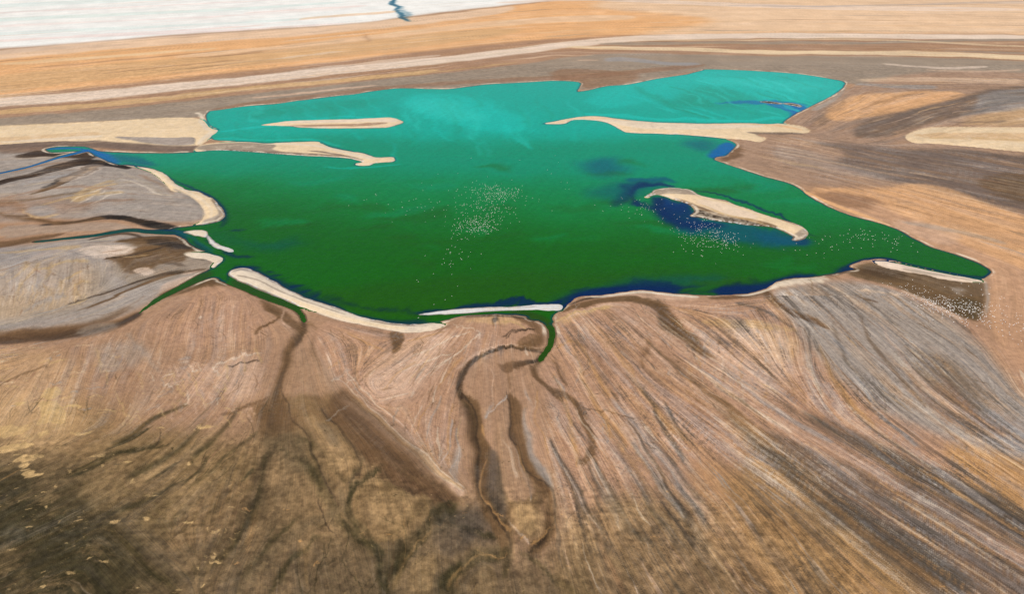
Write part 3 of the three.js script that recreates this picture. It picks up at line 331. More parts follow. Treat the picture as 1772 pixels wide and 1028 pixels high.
  ['greydark', 0.44, 0.7, 0, [132.2,-232.3,132.8,-205.1,141.9,-189.3,151.2,-175.5,152.3,-176.7,142.9,-190.4,133.7,-206,133.1,-232.9]],
  ['bluegrey', 0.45, 0.7, 0, [142.9,-234.9,142.1,-206.6,147.5,-190.5,149.3,-192.1,143.6,-207.8,144.1,-235.8]],
  ['brown', 1.16, 0.7, 0, [166.4,-238.8,163.2,-218.8,165.7,-200.8,170.8,-205.1,166.8,-221.6,168.2,-240]],
  ['brown', 0.91, 0.6, 0, [179.1,-234.7,178.2,-207.8,182.8,-195.7,186.7,-199.4,181,-210.1,180.7,-236]],
  ['lightpink', 0.48, 0.55, 0, [36,-274.9,45.8,-247,56,-219.3,66.8,-195.6,68.6,-197.5,57.5,-221,46.9,-248.4,36.7,-275.8]],
  ['brown', 0.48, 0.55, 0, [42.3,-282.4,55.9,-247,71.4,-215.6,85.7,-186.5,87.5,-188.4,72.9,-217.5,57,-248.5,43,-283.4]],
  ['lightpink', 0.49, 0.55, 0, [52.3,-274.8,66.7,-238.5,83.2,-208.4,85.1,-210.8,68.1,-240.3,53,-275.9]],
  ['gold', 0.47, 0.55, 0, [44.5,-256.1,52,-223.2,60.3,-195.7,62.2,-197.4,53.3,-224.5,45.3,-256.8]],
  ['wetbrown', 0.47, 0.55, 0, [62.6,-256,77.8,-223,94.8,-195.4,96.7,-197.7,79.1,-224.7,63.3,-257]],
  ['creamwhite', 0.47, 0.55, 0, [73.7,-247.2,88.6,-219.3,104.6,-198.5,106.4,-200.9,89.9,-221.1,74.4,-248.2]],
  ['gold', 0.47, 0.55, 0, [26.5,-256.2,30.8,-223.4,36.6,-195.9,38.5,-197.2,32.2,-224.3,27.2,-256.7]],
  ['bluegrey', 0.46, 0.55, 0, [89.2,-238.9,102.6,-212.2,117.3,-192.3,119.2,-194.6,103.9,-213.9,89.9,-239.9]],
  ['brown', 0.46, 0.55, 0, [102.7,-243,112.8,-215.7,127.1,-195.3,129.1,-197.8,114.3,-217.4,103.4,-244]],
  ['greydark', 0.49, 0.55, 0, [149.9,-275.1,142.8,-238.7,145.9,-208.6,148.3,-210.6,144.6,-240,150.9,-275.6]],
  ['wetbrown', 0.5, 0.55, 0, [165,-285.2,158.8,-247,161.1,-212,163.6,-214.1,160.7,-248.5,166,-285.9]],
  ['lightpink', 0.49, 0.55, 0, [171.6,-274.9,167.3,-238.6,172.8,-208.5,175.4,-210.8,169.2,-240.2,172.6,-275.7]],
  ['gold', 0.47, 0.55, 0, [137.4,-256.2,131.7,-223.2,137,-198.7,139.3,-200.7,133.4,-224.4,138.3,-256.7]],
  ['gold', 0.45, 0.55, 0, [17.8,-239.2,21.6,-209.3,22.9,-187.2,24.8,-187.7,22.9,-209.9,18.6,-239.6]],
  ['lightpink', 0.45, 0.55, 0, [4.3,-235.3,5.2,-209.4,8.3,-187.1,10.1,-187.8,6.5,-209.8,5,-235.4]],
  ['oliveDark', 0.48, 0.75, -0.15, [-78.3,-200.5,-68.9,-179.4,-58.1,-162.3,-53.5,-153.9,-48.5,-148,-42.7,-146.8,-42.7,-148.1,-48.2,-149.1,-52.7,-154.6,-57.3,-162.9,-68,-180,-77.4,-200.9]],
  ['oliveDark', 0.58, 0.75, -0.2, [-45.2,-184.2,-50.4,-178.5,-55.4,-172.2,-55.8,-163.9,-52.8,-156.8,-49.8,-151,-48.7,-151.5,-51.6,-157.3,-54.3,-163.8,-53.9,-170.9,-49.1,-176.5,-43.9,-182]],
  ['wetdark', 0.49, 0.7, -0.2, [-46.2,-180.7,-43,-175.6,-36.8,-170,-26.8,-168.1,-21,-164.5,-19.6,-158,-18.1,-158.4,-20,-165.7,-26.6,-169.8,-36.6,-171.5,-42.3,-176.7,-45.5,-181.5]],
  ['gold', 0.53, 0.4, 0, [-28.1,-152.5,-33.2,-147.1,-35,-140.5,-34.8,-130.9,-33.6,-130.7,-34,-140.2,-32.5,-146.4,-27.6,-151.8]],
  ['gold', 0.53, 0.4, 0, [-1.2,-146.1,-10.2,-143.4,-15.5,-138.7,-16.9,-131,-15.6,-130.6,-14.5,-137.9,-9.7,-142.4,-1,-145.3]],
  ['gold', 0.75, 0.3, 0, [-84.5,-165.7,-83.5,-154.9,-83.9,-147.1,-82.5,-146.5,-82.4,-154.5,-83.7,-165.5]],
  ['bottomtan', 1.08, 0.75, 0.1, [-92.3,-221.2,-80.2,-219.4,-65.2,-202.9,-54.5,-186.9,-54.2,-179.7,-59.2,-174.2,-67.5,-184.5,-79.3,-204.6]],
  ['oliveDark', 0.65, 0.7, -0.12, [-107.6,-217,-110.1,-197.4,-118.5,-186,-116,-183.1,-108.2,-195.7,-106.6,-216.2]],
  ['oliveDark', 0.63, 0.7, -0.12, [-117.6,-206.7,-123.5,-188.4,-135.3,-177.6,-132.8,-174.7,-121.7,-186.5,-116.6,-205.8]],
  ['oliveDark', 0.57, 0.7, -0.12, [-89.3,-173.9,-97.9,-163.9,-101.5,-152.1,-99.1,-150.4,-96.4,-162.4,-88.5,-173]],
  ['oliveDark', 0.62, 0.7, -0.12, [-85.8,-189.9,-74.1,-183.7,-65.2,-170,-63.5,-171.6,-73.4,-185.4,-85.8,-191]],
  ['oliveDark', 0.63, 0.7, -0.12, [-83.2,-196,-69.2,-189.5,-57.8,-172.5,-56.2,-174.3,-68.6,-191.4,-83.3,-197.1]],
  ['oliveDark', 0.58, 0.7, -0.12, [-117.2,-173.9,-124.8,-164,-135.3,-162.1,-133.4,-159.2,-123.3,-162.2,-116.4,-173]],
  ['oliveDark', 0.54, 0.7, -0.12, [-69.4,-158.6,-76.4,-149.6,-81.7,-137.1,-79.6,-135.5,-75,-148.4,-68.7,-157.9]],
  ['oliveDark', 0.53, 0.7, -0.12, [-60.2,-151.6,-68.6,-141,-71.4,-131.4,-69.3,-130.2,-67.2,-139.8,-59.5,-150.9]],
  ['oliveDark', 0.52, 0.7, -0.12, [2.3,-144.3,12.3,-135.7,18.3,-127.7,19.9,-129.3,13.3,-136.9,2.7,-145]],
  ['oliveDark', 0.56, 0.7, -0.12, [-23.9,-157.8,-16.1,-152.7,-4.9,-149.9,-4.6,-152.6,-15.8,-154.4,-23.6,-158.7]],
  ['oliveDark', 0.67, 0.7, -0.12, [-128.2,-217.2,-140.3,-207.4,-147.9,-195,-145,-191.9,-138.4,-205.1,-127.4,-215.9]],
  ['oliveDark', 0.56, 0.7, -0.12, [-161.5,-167.7,-144.6,-157.6,-130.4,-143.9,-129.4,-145.3,-144.3,-158.9,-161.6,-168.6]],
  ['oliveDark', 0.54, 0.7, -0.12, [-163.3,-157.9,-145.5,-146.1,-127.4,-135.3,-127.3,-137.3,-145.4,-147.5,-163.3,-158.6]],
  ['tan', 1.06, 0.4, 0, [-109.8,-210.1,-116.4,-191.5,-129.4,-177.8,-126.6,-174.5,-114.4,-189.3,-108.8,-209.1]],
  ['tan', 0.91, 0.4, 0, [-80.7,-158.6,-85.6,-149.8,-91,-143.7,-88.6,-141.3,-84,-148.3,-80,-157.9]],
  ['tan', 0.95, 0.4, 0, [-69.9,-175.8,-58.4,-157.9,-54.1,-144.4,-51.8,-144.9,-57,-158.6,-69.3,-176.4]],
  ['tan', 0.9, 0.4, 0, [17.4,-157.9,27,-143.9,36.2,-135.1,37.9,-137.5,28.2,-145.4,18,-158.6]],
  ['tan', 0.94, 0.4, 0, [-147.3,-170.3,-125.7,-157.4,-113.5,-145.8,-112.4,-147.8,-125.4,-159.1,-147.3,-171.2]],
  ['bluemid', 1.35, 0.75, 0, [-205,-1262,-183,-1184,-171,-1119,-151,-1059,-150,-1084,-169,-1141,-179,-1207,-204,-1300]],
  ['bluemid', 2.28, 0.4, 0, [-210,-1300,-168,-1151,-153,-1078,-149,-1102,-166,-1173,-210,-1314]],
  ['brown', 1.88, 0.4, 0, [-195,-969,-177,-924,-177,-937,-195,-984]],
  ['wetbrown', 0.57, 0.85, 0, [24.2,-283.8,32.4,-289.2,46.8,-293.6,62.7,-295.4,63.4,-301.5,47.1,-298.9,32.1,-293.5,23.7,-287.2]],
  ['wetdark', 0.34, 0.7, 0, [28.1,-291.1,35.6,-296.4,47.3,-299,47.5,-301.2,35.6,-298.3,27.9,-292.6]],
  ['wetbrown', 0.72, 0.8, 0, [97.2,-296.8,110,-296.2,124.5,-300.7,125.6,-306.4,111,-300.7,98,-300.1]],
  ['wetdark', 0.46, 0.7, 0, [135.8,-314.1,149.2,-318.1,163.4,-319.8,178.8,-323.9,180,-327.7,164.4,-323.1,150,-321,136.4,-316.5]],
  ['wetdark', 0.41, 0.7, 0, [-23.6,-280.1,-9.9,-281.5,3.8,-279.9,11.3,-276.3,11.6,-278.3,3.9,-281.8,-10,-283.3,-23.8,-281.6]],
  ['brown', 0.4, 0.7, 0, [-66.5,-273.4,-49.5,-267.4,-33.5,-268.2,-23,-273.9,-23.7,-276.8,-33.9,-270.7,-49.7,-269.6,-66.7,-275.3]],
  ['brown', 0.77, 0.5, 0, [-328,-422,-314,-436,-295,-444,-264,-435,-266,-440,-298,-448,-316,-439,-330,-424]],
  ['brown', 0.74, 0.5, 0, [-276,-408,-257,-421,-232,-416,-234,-421,-259,-425,-278,-410]],
  ['brown', 0.84, 0.5, 0, [-353,-468,-339,-486,-320,-490,-323,-496,-342,-490,-355,-471]],
  ['brown', 0.75, 0.5, 0, [-253,-436,-229,-426,-211,-407,-211,-411,-230,-430,-254,-439]],
  ['goldpale', 0.75, 0.5, 0, [-302,-408,-282,-426,-254,-430,-256,-435,-284,-430,-303,-410]],
  ['goldpale', 0.78, 0.5, 0, [-287,-428,-280,-444,-267,-454,-270,-459,-282,-448,-289,-431]],
  ['goldpale', 0.79, 0.5, 0, [-276,-468,-247,-448,-220,-421,-221,-425,-248,-452,-277,-471]],
  ['goldpale', 0.65, 0.5, 0, [-284,-344.7,-261.3,-349.9,-239.9,-352.4,-241.9,-356,-263,-352.8,-285.4,-346.8]],
  ['goldpale', 0.62, 0.5, 0, [-253.1,-324.9,-242.9,-334.2,-228.2,-335.9,-230,-339.2,-244.6,-336.9,-254.4,-326.7]],
  ['wetdark', 0.63, 0.5, 0, [-213.5,-334.9,-202.2,-341.1,-184.8,-337.2,-186.1,-340.6,-203.4,-343.5,-214.3,-336.2]],
  ['wetdark', 0.62, 0.5, 0, [-208.2,-330.3,-193,-334.4,-175.4,-329.3,-176.5,-332.6,-194,-336.7,-208.9,-331.6]],
  ['wetdark', 0.64, 0.5, 0, [-190.4,-350.7,-177.8,-343.2,-167.2,-336,-167.8,-339.1,-178.4,-345.5,-190.8,-352]],
  ['creamwhite', 0.17, 0.6, 0.06, [-66.9,-221.8,-53.1,-206.3,-39.7,-191.1,-27.9,-180.2,-17.6,-170.9,-17.3,-171.5,-27.6,-180.8,-39.5,-191.7,-52.9,-206.8,-66.6,-222.3]],
  ['creamwhite', 0.17, 0.6, 0.06, [-63.1,-223.1,-50.1,-206.3,-36.2,-191.6,-23.7,-179.7,-16.3,-171.6,-15.9,-172.2,-23.4,-180.3,-35.9,-192.2,-49.8,-206.8,-62.9,-223.6]],
  ['tan', 0.32, 0.6, 0.1, [-65.2,-222,-51.8,-205.9,-38.2,-190.9,-26,-179.5,-17.1,-170.9,-16.4,-172.3,-25.3,-180.9,-37.5,-192.3,-51.2,-207.2,-64.6,-223.3]],
  ['wetdark', 0.31, 0.6, -0.15, [-70.4,-215.4,-58.1,-199.9,-42.8,-186.3,-30.9,-174.8,-20,-165.3,-19.5,-166.3,-30.4,-175.8,-42.4,-187.4,-57.7,-200.9,-70,-216.4]],
  ['gold', 0.2, 0.65, 0, [-36.6,-197.6,-34.8,-208.7,-32,-219.3,-32.6,-219.8,-35.3,-209,-36.9,-197.8]],
  ['creamwhite', 0.2, 0.65, 0, [-38.7,-196.6,-36.9,-206.5,-35.7,-217,-36.2,-217.2,-37.2,-206.6,-38.9,-196.7]],
  ['silt', 0.2, 0.65, 0, [-31.8,-194.4,-30.1,-208.7,-27.6,-220.5,-28.5,-221.1,-30.8,-209,-32.2,-194.6]],
  ['brown', 0.2, 0.65, 0, [-34.2,-195.5,-32.5,-208.7,-30.4,-219.4,-31,-219.8,-33,-208.9,-34.4,-195.6]],
  ['lightpink', 0.19, 0.65, 0, [-30.1,-191.3,-27.8,-196.3,-24.6,-190.3,-25.4,-182.5,-24.8,-182.3,-24.1,-190.4,-27.8,-196.9,-30.4,-191.5]],
  ['bluegrey', 0.19, 0.65, 0, [-25.1,-184.2,-22.2,-194.4,-22.2,-206.5,-23.1,-206.6,-22.8,-194.6,-25.5,-184.5]],
  ['silt', 0.19, 0.65, 0, [-20.4,-178.5,-19.3,-190.3,-20,-203.2,-21.1,-203.2,-20.1,-190.4,-20.9,-178.7]],
  ['gold', 0.2, 0.65, 0, [-23.9,-186.3,-23.5,-200.9,-23.1,-217,-23.8,-217.2,-24,-201,-24.2,-186.4]],
  ['creamwhite', 0.21, 0.65, 0, [-52.4,-217,-41.3,-223,-41.6,-223.7,-52.5,-217.3]],
  ['lightpink', 0.2, 0.65, 0, [-58.7,-216.8,-43.3,-206.2,-33.3,-190,-32.7,-190.7,-43,-206.9,-58.7,-217.4]],
  ['wetbrown', 0.41, 0.85, -0.2, [-20.7,-224.6,-16.6,-222.1,-13.2,-217.1,-11.7,-206.5,-9.5,-196.6,-7.8,-190.4,-9,-180.5,-9.3,-171.2,-6.4,-162.5,0.1,-154.4,0.4,-147.5,-2.4,-143.8,-3.6,-148.2,-7.5,-155.2,-11.1,-164.2,-12.7,-178.6,-12.7,-194.5,-14,-208.8,-17.9,-217.1]],
  ['wetdark', 0.24, 0.75, -0.2, [-20.6,-224.2,-16.7,-216.8,-14,-208.7,-12.9,-195.6,-13,-180.5,-11.5,-171.1,-9.1,-163.1,-4.4,-156.8,-0.4,-152.1,-0.2,-148,-2.8,-143.4,-1.9,-142.7,0.8,-147.6,0.5,-152.7,-3.7,-157.6,-8.4,-163.7,-10.6,-171.4,-12.1,-180.5,-12.1,-195.6,-13.3,-209,-16,-217.4,-20.1,-224.9]],
  ['gold', 0.2, 0.7, 0.05, [-11.9,-204.1,-9.6,-196.5,-9,-196.8,-11.3,-204.5]],  // painted highlight on the right channel bank
  ['gold', 0.18, 0.6, 0.05, [-9.7,-185.4,-11.1,-178.6,-11,-171.2,-9.1,-164.9,-3.7,-157.7,0.6,-152.9,1.1,-153.6,-3.2,-158.3,-8.6,-165.3,-10.4,-171.3,-10.6,-178.5,-9.3,-185.3]],  // bank edge catching the sun, drawn as a gold line
  ['goldpale', 0.15, 0.5, 0, [-20,-210,-20.4,-202.1,-19.7,-194.5,-19.2,-194.5,-20,-202,-19.7,-209.9]],
  ['greydark', 0.6, 0.7, -0.05, [-8.6,-193.5,-4.9,-187.3,-2,-175.8,-1.2,-162.5,-3.8,-159.2,-7.2,-166,-8.9,-177.6]],
  ['wetbrown', 0.4, 0.8, -0.15, [-2.3,-224.6,2.5,-217.1,4.6,-203.2,6.1,-187.3,11.8,-176.7,15.3,-166,15.2,-159.2,12.7,-152.8,6.8,-146,6.3,-148.2,11.5,-156,12.5,-163.4,9.5,-172.1,4.3,-180.5,0.8,-194.5,-1.4,-208.8]],
  ['wetdark', 0.2, 0.7, -0.15, [-2.7,-224.5,-1.5,-209.9,0.7,-194.9,3.7,-182.2,7.4,-175.5,12.3,-171.9,15.1,-162.5,13.9,-156.2,9.5,-150.4,5.2,-143.3,5.8,-142.8,10,-149.8,14.5,-155.8,15.7,-162.6,12.8,-172.4,7.8,-176.1,4.2,-182.6,1.2,-195.1,-1,-210.1,-2.2,-224.6]],
  ['bluegrey', 0.52, 0.6, 0, [4,-217.1,6.1,-203.2,8,-188.3,12.5,-178.6,14.7,-167.7,11,-173.9,7,-180.5,4.9,-195.6]],
  ['gold', 0.17, 0.7, 0.05, [13.3,-155.4,9.3,-151.5,6.2,-147,6.8,-146.4,9.6,-151,13.5,-155]],
  ['gold', 0.21, 0.55, 0, [1.2,-193.4,2.2,-186.2,3.9,-180.3,4.6,-180.7,2.9,-186.5,1.9,-193.6]],
  ['white', 0.18, 0.6, 0, [-10,-206.4,-7.5,-212.1,-4.8,-216.2,-1.9,-221.1,-2.3,-221.7,-5.2,-216.8,-7.8,-212.5,-10.3,-206.7]],
  ['white', 0.18, 0.55, 0, [0.3,-192.4,2.7,-182.3,5.3,-171.2,6.1,-164.2,6.6,-164.3,5.7,-171.3,3.1,-182.5,0.6,-192.5]],
  ['creamwhite', 0.13, 0.5, 0, [-1.3,-158.3,2.5,-152.7,5.8,-147.3,6.1,-147.6,2.7,-152.9,-1.1,-158.5]],
  ['gold', 0.22, 0.6, 0, [9.9,-224.6,8.4,-214.7,10.2,-200.8,12.1,-194.3,13.9,-187.1,14.7,-187.6,12.8,-194.7,10.8,-201.1,8.9,-214.7,10.4,-224.5]],
  ['creamwhite', 0.18, 0.55, 0, [8.6,-217.2,7.5,-210.1,8,-209.9,8.9,-217.1]],
  ['silt', 0.27, 0.6, 0, [4.6,-224.4,6.3,-214.5,8.5,-201.8,9.6,-202.3,7.2,-214.9,5.3,-224.7]],
  ['wetbrown', 0.44, 0.8, -0.1, [16.4,-222.9,23,-217.9,26.7,-211.2,27.9,-202.5,28.5,-194.4,27.3,-188.5,23,-184.2,24.8,-180.7,29.8,-186.2,31.5,-194.7,30.8,-203.8,29.2,-213.5,24.6,-221.2,17.5,-226.3]],
  ['wetbrown', 0.2, 0.7, 0, [27.1,-212.8,34.7,-210.9,40.6,-209,47.9,-207.1,48.1,-207.8,40.8,-209.8,34.9,-211.8,27.3,-213.8]],
  ['gold', 0.25, 0.55, 0, [20.8,-203,22.4,-195.4,23.8,-186.2,23.1,-181.5,23.9,-181.4,24.6,-186.4,23.1,-195.8,21.4,-203.4]],
  ['gold', 0.43, 0.5, 0, [33.1,-202.5,38.9,-203.6,41,-194.2,40.8,-188.2,42.3,-188.5,42.3,-194.9,39.6,-205,33.1,-203.8]],
  ['greydark', 0.3, 0.75, -0.05, [13.9,-195.6,18.2,-185.3,22.6,-171.1,26,-159.1,27.6,-151.8,29.2,-152.7,27.3,-159.9,23.7,-171.9,19,-186,14.4,-196.2]],
  ['white', 0.28, 0.38, 0, [13.1,-195.4,17.5,-185.2,22,-171,25.5,-159,27.3,-151.9,28,-152.2,26.2,-159.4,22.6,-171.4,18,-185.5,13.5,-195.8]],
  ['greydark', 0.31, 0.75, -0.05, [44,-206.6,47.4,-195.5,50.8,-182.3,53.5,-168.4,55.4,-158.2,57.1,-159.1,55,-169.3,52,-183.1,48.3,-196.3,44.6,-207.2]],
  ['white', 0.29, 0.38, 0, [43.1,-206.4,46.7,-195.4,50.2,-182.2,53.1,-168.4,55.1,-158.2,55.8,-158.6,53.8,-168.8,50.8,-182.6,47.2,-195.8,43.5,-206.7]],
  ['greydark', 0.33, 0.75, -0.05, [59,-218.4,60.8,-205.2,62.9,-194.1,64.9,-195.6,62.2,-206.2,59.7,-219]],
  ['creamwhite', 0.31, 0.38, 0, [58.1,-218.2,60.2,-205.2,62.5,-194.2,63.4,-194.8,60.9,-205.7,58.6,-218.5]],
  ['greydark', 0.3, 0.75, -0.05, [29.1,-187.4,31.5,-178.6,32.6,-165.8,36.2,-154.9,37.8,-156,33.9,-166.6,32.5,-179.1,29.7,-187.8]],
  ['white', 0.28, 0.38, 0, [28.4,-187.2,30.9,-178.4,32.1,-165.8,35.9,-154.9,36.6,-155.4,32.8,-166.1,31.5,-178.7,28.8,-187.5]],
  ['greydark', 0.33, 0.75, -0.05, [52.1,-224.6,55.1,-211.1,57.8,-197.5,60.6,-183,62.5,-184.3,59.3,-198.6,56.3,-212,52.8,-225.2]],
  ['lightpink', 0.31, 0.38, 0, [51.2,-224.4,54.4,-210.9,57.2,-197.4,60.2,-183.1,61.1,-183.7,58,-198,55,-211.4,51.7,-224.8]],
  ['greydark', 0.38, 0.7, 0, [27.2,-184.2,28.8,-173.7,30.5,-165.5,34.6,-156.9,38.7,-150.4,43.3,-144.9,45,-147,40.2,-152.2,36,-158.3,31.8,-166.4,29.9,-174.2,28,-184.6]],
  ['oliveDark', 0.31, 0.75, -0.2, [-53.5,-185.7,-56.1,-177,-56.1,-169.4,-53,-160.6,-49.1,-153.9,-43.7,-147.7,-40.4,-141.9,-39.1,-142.7,-42.6,-148.7,-48.1,-154.9,-51.9,-161.1,-54.8,-169.4,-54.9,-176.4,-52.5,-184.9]],
  ['oliveDark', 0.45, 0.7, -0.2, [-21.1,-163.7,-21.1,-158.9,-26.3,-155.4,-31.1,-150.7,-35.5,-144.4,-37.4,-138.2,-38.3,-131.5,-34.2,-130.1,-33.5,-136.5,-32.1,-141.7,-28.3,-147.3,-24,-151.8,-18.4,-156.3,-18,-163.1]],
  ['gold', 0.27, 0.45, 0, [-21.7,-156.3,-27.1,-151.6,-32,-145.5,-34.9,-139,-35.6,-130.9,-34.5,-130.6,-34,-138.6,-31.3,-144.9,-26.6,-150.9,-21.4,-155.7]],
  ['oliveDark', 0.44, 0.7, -0.2, [-0.6,-148.7,-5.3,-145.1,-11.3,-145.1,-16.3,-142.8,-20.2,-137.2,-21.8,-130.8,-17.1,-129.1,-16.2,-134.8,-13.6,-139,-10.4,-141,-4.3,-141.7,0.8,-146.2]],
  ['gold', 0.28, 0.45, 0, [-2.3,-144.1,-8.5,-144.9,-13.5,-143.5,-17,-138.4,-18.9,-131,-17.8,-130.5,-16.1,-137.8,-13,-142.6,-8.4,-144.1,-2.4,-143.4]],
  ['gold', 0.13, 0.6, 0, [-12.2,-145.4,-6.6,-144,-2,-142.8,-0.7,-145.5,-1,-145.7,-2.1,-143.2,-6.6,-144.3,-12.1,-145.8]],
  ['bottomtan', 0.48, 0.75, 0.1, [-52.6,-168.6,-50.2,-173.9,-46.4,-175.8,-37.8,-167.7,-26.2,-164.2,-24.4,-159.2,-31.2,-151.3,-39.2,-146.7,-47.2,-153.6]],
  ['bottomtan', 0.52, 0.7, 0.1, [-31.1,-140.9,-27.3,-144.5,-22.7,-140.9,-22.1,-134,-24,-129.3,-30.3,-129.3]],
  ['bottomtan', 0.52, 0.5, 0.08, [-12.9,-137.4,-8.3,-140.9,-4.7,-138.1,-4.5,-129.3,-13.7,-129.3]],
  ['greydark', 1.11, 0.6, 0, [-25.7,-159.2,-18.1,-160.9,-8.9,-159.2,-12.4,-149.7,-20.5,-143,-24.3,-145.2]],
  ['wetbrown', 0.3, 0.7, -0.15, [-45.8,-179.2,-36.9,-169.9,-28,-168,-19.7,-162.8,-19.4,-163.9,-27.9,-169.1,-36.7,-170.8,-45.5,-179.8]],
  ['goldpale', 1.03, 0.35, 0, [-65.1,-192.4,-54.7,-187.3,-54.5,-178.6,-61.3,-174.9]],
  ['olive', 0.53, 0.6, 0, [-67.2,-200.5,-56.2,-188.6,-52.7,-183.5,-51.4,-185.3,-55.5,-190.1,-66.8,-201.4]],
  ['wetdark', 0.35, 0.6, -0.2, [14.1,-252.6,4.6,-255.8,-1.7,-256.8,-10.6,-254.6,-17.7,-247.8,-22,-237.6,-22.8,-228.8,-21.2,-219.8,-19,-220.5,-20.6,-228.8,-20.2,-236,-16.3,-245.4,-10,-251.9,-1.6,-254.2,4.4,-253.7,13.9,-250.9]],
  ['lightpink', 0.2, 0.6, 0, [12.4,-255.2,0.1,-258.3,-10.5,-256.3,-18.2,-250,-23.6,-238.6,-23,-237.8,-17.8,-249.1,-10.3,-255.3,0.1,-257.3,12.3,-254.3]],
  ['wetdark', 0.3, 0.7, -0.1, [2.8,-240.1,8.8,-242.8,14.3,-248.1,13.5,-250.3,8.4,-244.7,2.5,-241.7]],
  ['wetbrown', 0.38, 0.8, -0.12, [6.7,-241.6,10.8,-231.7,15.2,-222.3,18.8,-217,20.8,-220.4,17,-225,12.4,-233.7,7.9,-243.1]],
  ['wetbrown', 0.29, 0.7, 0, [16.8,-246.1,20.4,-236.3,22.6,-227.1,23.7,-227.9,21.4,-237.3,17.6,-247.1]],
  ['wetbrown', 0.5, 0.7, 0, [-5.8,-242.3,0.1,-245.2,6.9,-243.8,5.1,-239.5,-3.2,-236.8]],
  ['wetdark', 0.21, 0.65, 0, [-2.5,-262.1,3.8,-266.8,11.1,-268.8,11,-270,3.7,-267.7,-2.6,-262.8]],
  ['wetbrown', 0.39, 0.6, 0, [2.8,-261.7,11.9,-266.4,14.3,-260.1,8.8,-254,3.6,-255.5]],
  ['goldpale', 0.32, 0.7, 0, [-4.6,-275.6,2.7,-273.9,7.1,-268.9,7.7,-270.5,3,-275.5,-4.5,-277.1]],
  ['goldpale', 0.28, 0.75, 0.12, [20.7,-275.5,28.5,-282.2,38.2,-286,47.9,-287.7,48.1,-290.3,38.2,-288.4,28.3,-284.3,20.3,-277.3]],
  ['gold', 0.4, 0.6, 0.08, [19.5,-253.2,26.8,-260.7,31.2,-255.6,33.4,-243.3,36,-228.3,39,-219.5,40.3,-220.8,37.3,-229.3,34.7,-244.2,32.3,-257,26.9,-262.7,19.1,-254.7]],
  ['lightpink', 0.49, 0.6, 0, [21.7,-256.4,26.8,-244.6,29.5,-228.3,31,-219.6,32.5,-220.7,30.9,-229.2,27.9,-245.7,22.5,-257.6]],
  ['gold', 0.3, 0.5, 0, [39.4,-272.7,45.6,-256.6,50.2,-240.6,52.4,-223.3,53.4,-224,51,-241.3,46.2,-257.4,39.9,-273.3]],
  ['brown', 0.41, 0.7, 0, [61.9,-268.1,60.6,-260.4,56,-248.5,53.4,-239.9,54.9,-239.2,57.5,-247.6,62.1,-259.8,63.5,-268.1]],
  ['lightpink', 0.53, 0.6, 0, [46.5,-279.2,53.7,-265.5,57.3,-255.8,59.1,-258.3,54.9,-267.4,47.2,-280.4]],
  ['lightpink', 0.49, 0.55, 0, [60.7,-253.4,65.3,-241.5,69.2,-227.8,71,-229.8,66.7,-243.2,61.7,-254.6]],
  ['creamwhite', 0.21, 0.6, 0, [-48.2,-243.6,-38.7,-250.7,-29.9,-259.7,-17.9,-267.5,-18.2,-268.6,-30.2,-260.5,-39,-251.3,-48.3,-243.9]],
  ['creamwhite', 0.2, 0.6, 0, [-46.4,-236.6,-40.5,-243.4,-25.7,-250.5,-26,-251.5,-40.7,-244.1,-46.5,-237]],
  ['creamwhite', 0.19, 0.6, 0, [-74.8,-236.6,-68.2,-228.6,-61.8,-219.8,-61.5,-220.4,-68,-229,-74.7,-236.9]],
  ['creamwhite', 0.2, 0.6, 0, [-34.3,-232.6,-28.6,-243.5,-19.1,-256.7,-13.6,-266,-14.1,-266.9,-19.4,-257.4,-28.9,-244,-34.5,-232.9]],
  ['creamwhite', 0.2, 0.6, 0, [-38.8,-228.6,-31.7,-240.6,-22.3,-252,-22.7,-252.9,-32,-241.2,-39,-228.9]],
  ['creamwhite', 0.21, 0.6, 0, [-27.6,-274.4,-20,-271,-14.1,-267.7,-14.5,-261.7,-13.8,-261.6,-13.8,-268.4,-20,-271.7,-27.5,-274.9]],
  ['creamwhite', 0.2, 0.6, 0, [-51,-245,-43.8,-240.7,-47.6,-238.6,-47.3,-237.7,-43.5,-241.1,-51,-245.4]],
  ['gold', 0.29, 0.5, 0, [-51.7,-223.4,-47,-236.4,-40.5,-245.9,-41.3,-247.3,-47.6,-237.2,-52.1,-223.9]],
  ['gold', 0.29, 0.5, 0, [-30.1,-223.4,-25.3,-236.4,-20.9,-247.6,-21.8,-248.6,-26,-237.1,-30.5,-223.9]],
  ['gold', 0.31, 0.5, 0, [-75.7,-266,-66.5,-259.5,-56.3,-250.3,-56,-251.8,-66.4,-260.7,-75.7,-266.9]],
  ['gold', 0.32, 0.5, 0, [-47.7,-259.7,-39.1,-262.6,-30.5,-267.2,-30.9,-269,-39.4,-263.9,-47.9,-260.6]],
  ['wetbrown', 0.42, 0.75, -0.08, [-57.5,-268.1,-49.7,-267.7,-48.5,-260.1,-50.3,-252.5,-52.3,-248.1,-54,-260.1]],
  ['creamwhite', 0.25, 0.5, 0, [-127,-240.5,-119.6,-246.1,-109.8,-250.4,-110.4,-251.6,-120.2,-247.1,-127.5,-241.3]],
  ['wetdark', 0.25, 0.6, 0, [-121.5,-239.2,-116.1,-243.2,-108.1,-244.6,-108.6,-245.8,-116.6,-244.3,-121.9,-239.9]],
  ['goldpale', 0.29, 0.6, 0, [-144.8,-238,-137.4,-225.9,-131.7,-219.7,-131.4,-220.6,-137,-226.5,-144.4,-238.3]],
  ['goldpale', 0.29, 0.6, 0, [-122.9,-242.2,-117.2,-229.9,-116.3,-230.3,-122.5,-242.4]],
  ['goldpale', 0.29, 0.6, 0, [-136.7,-236.6,-127.6,-223.3,-127,-224,-136.4,-237]],
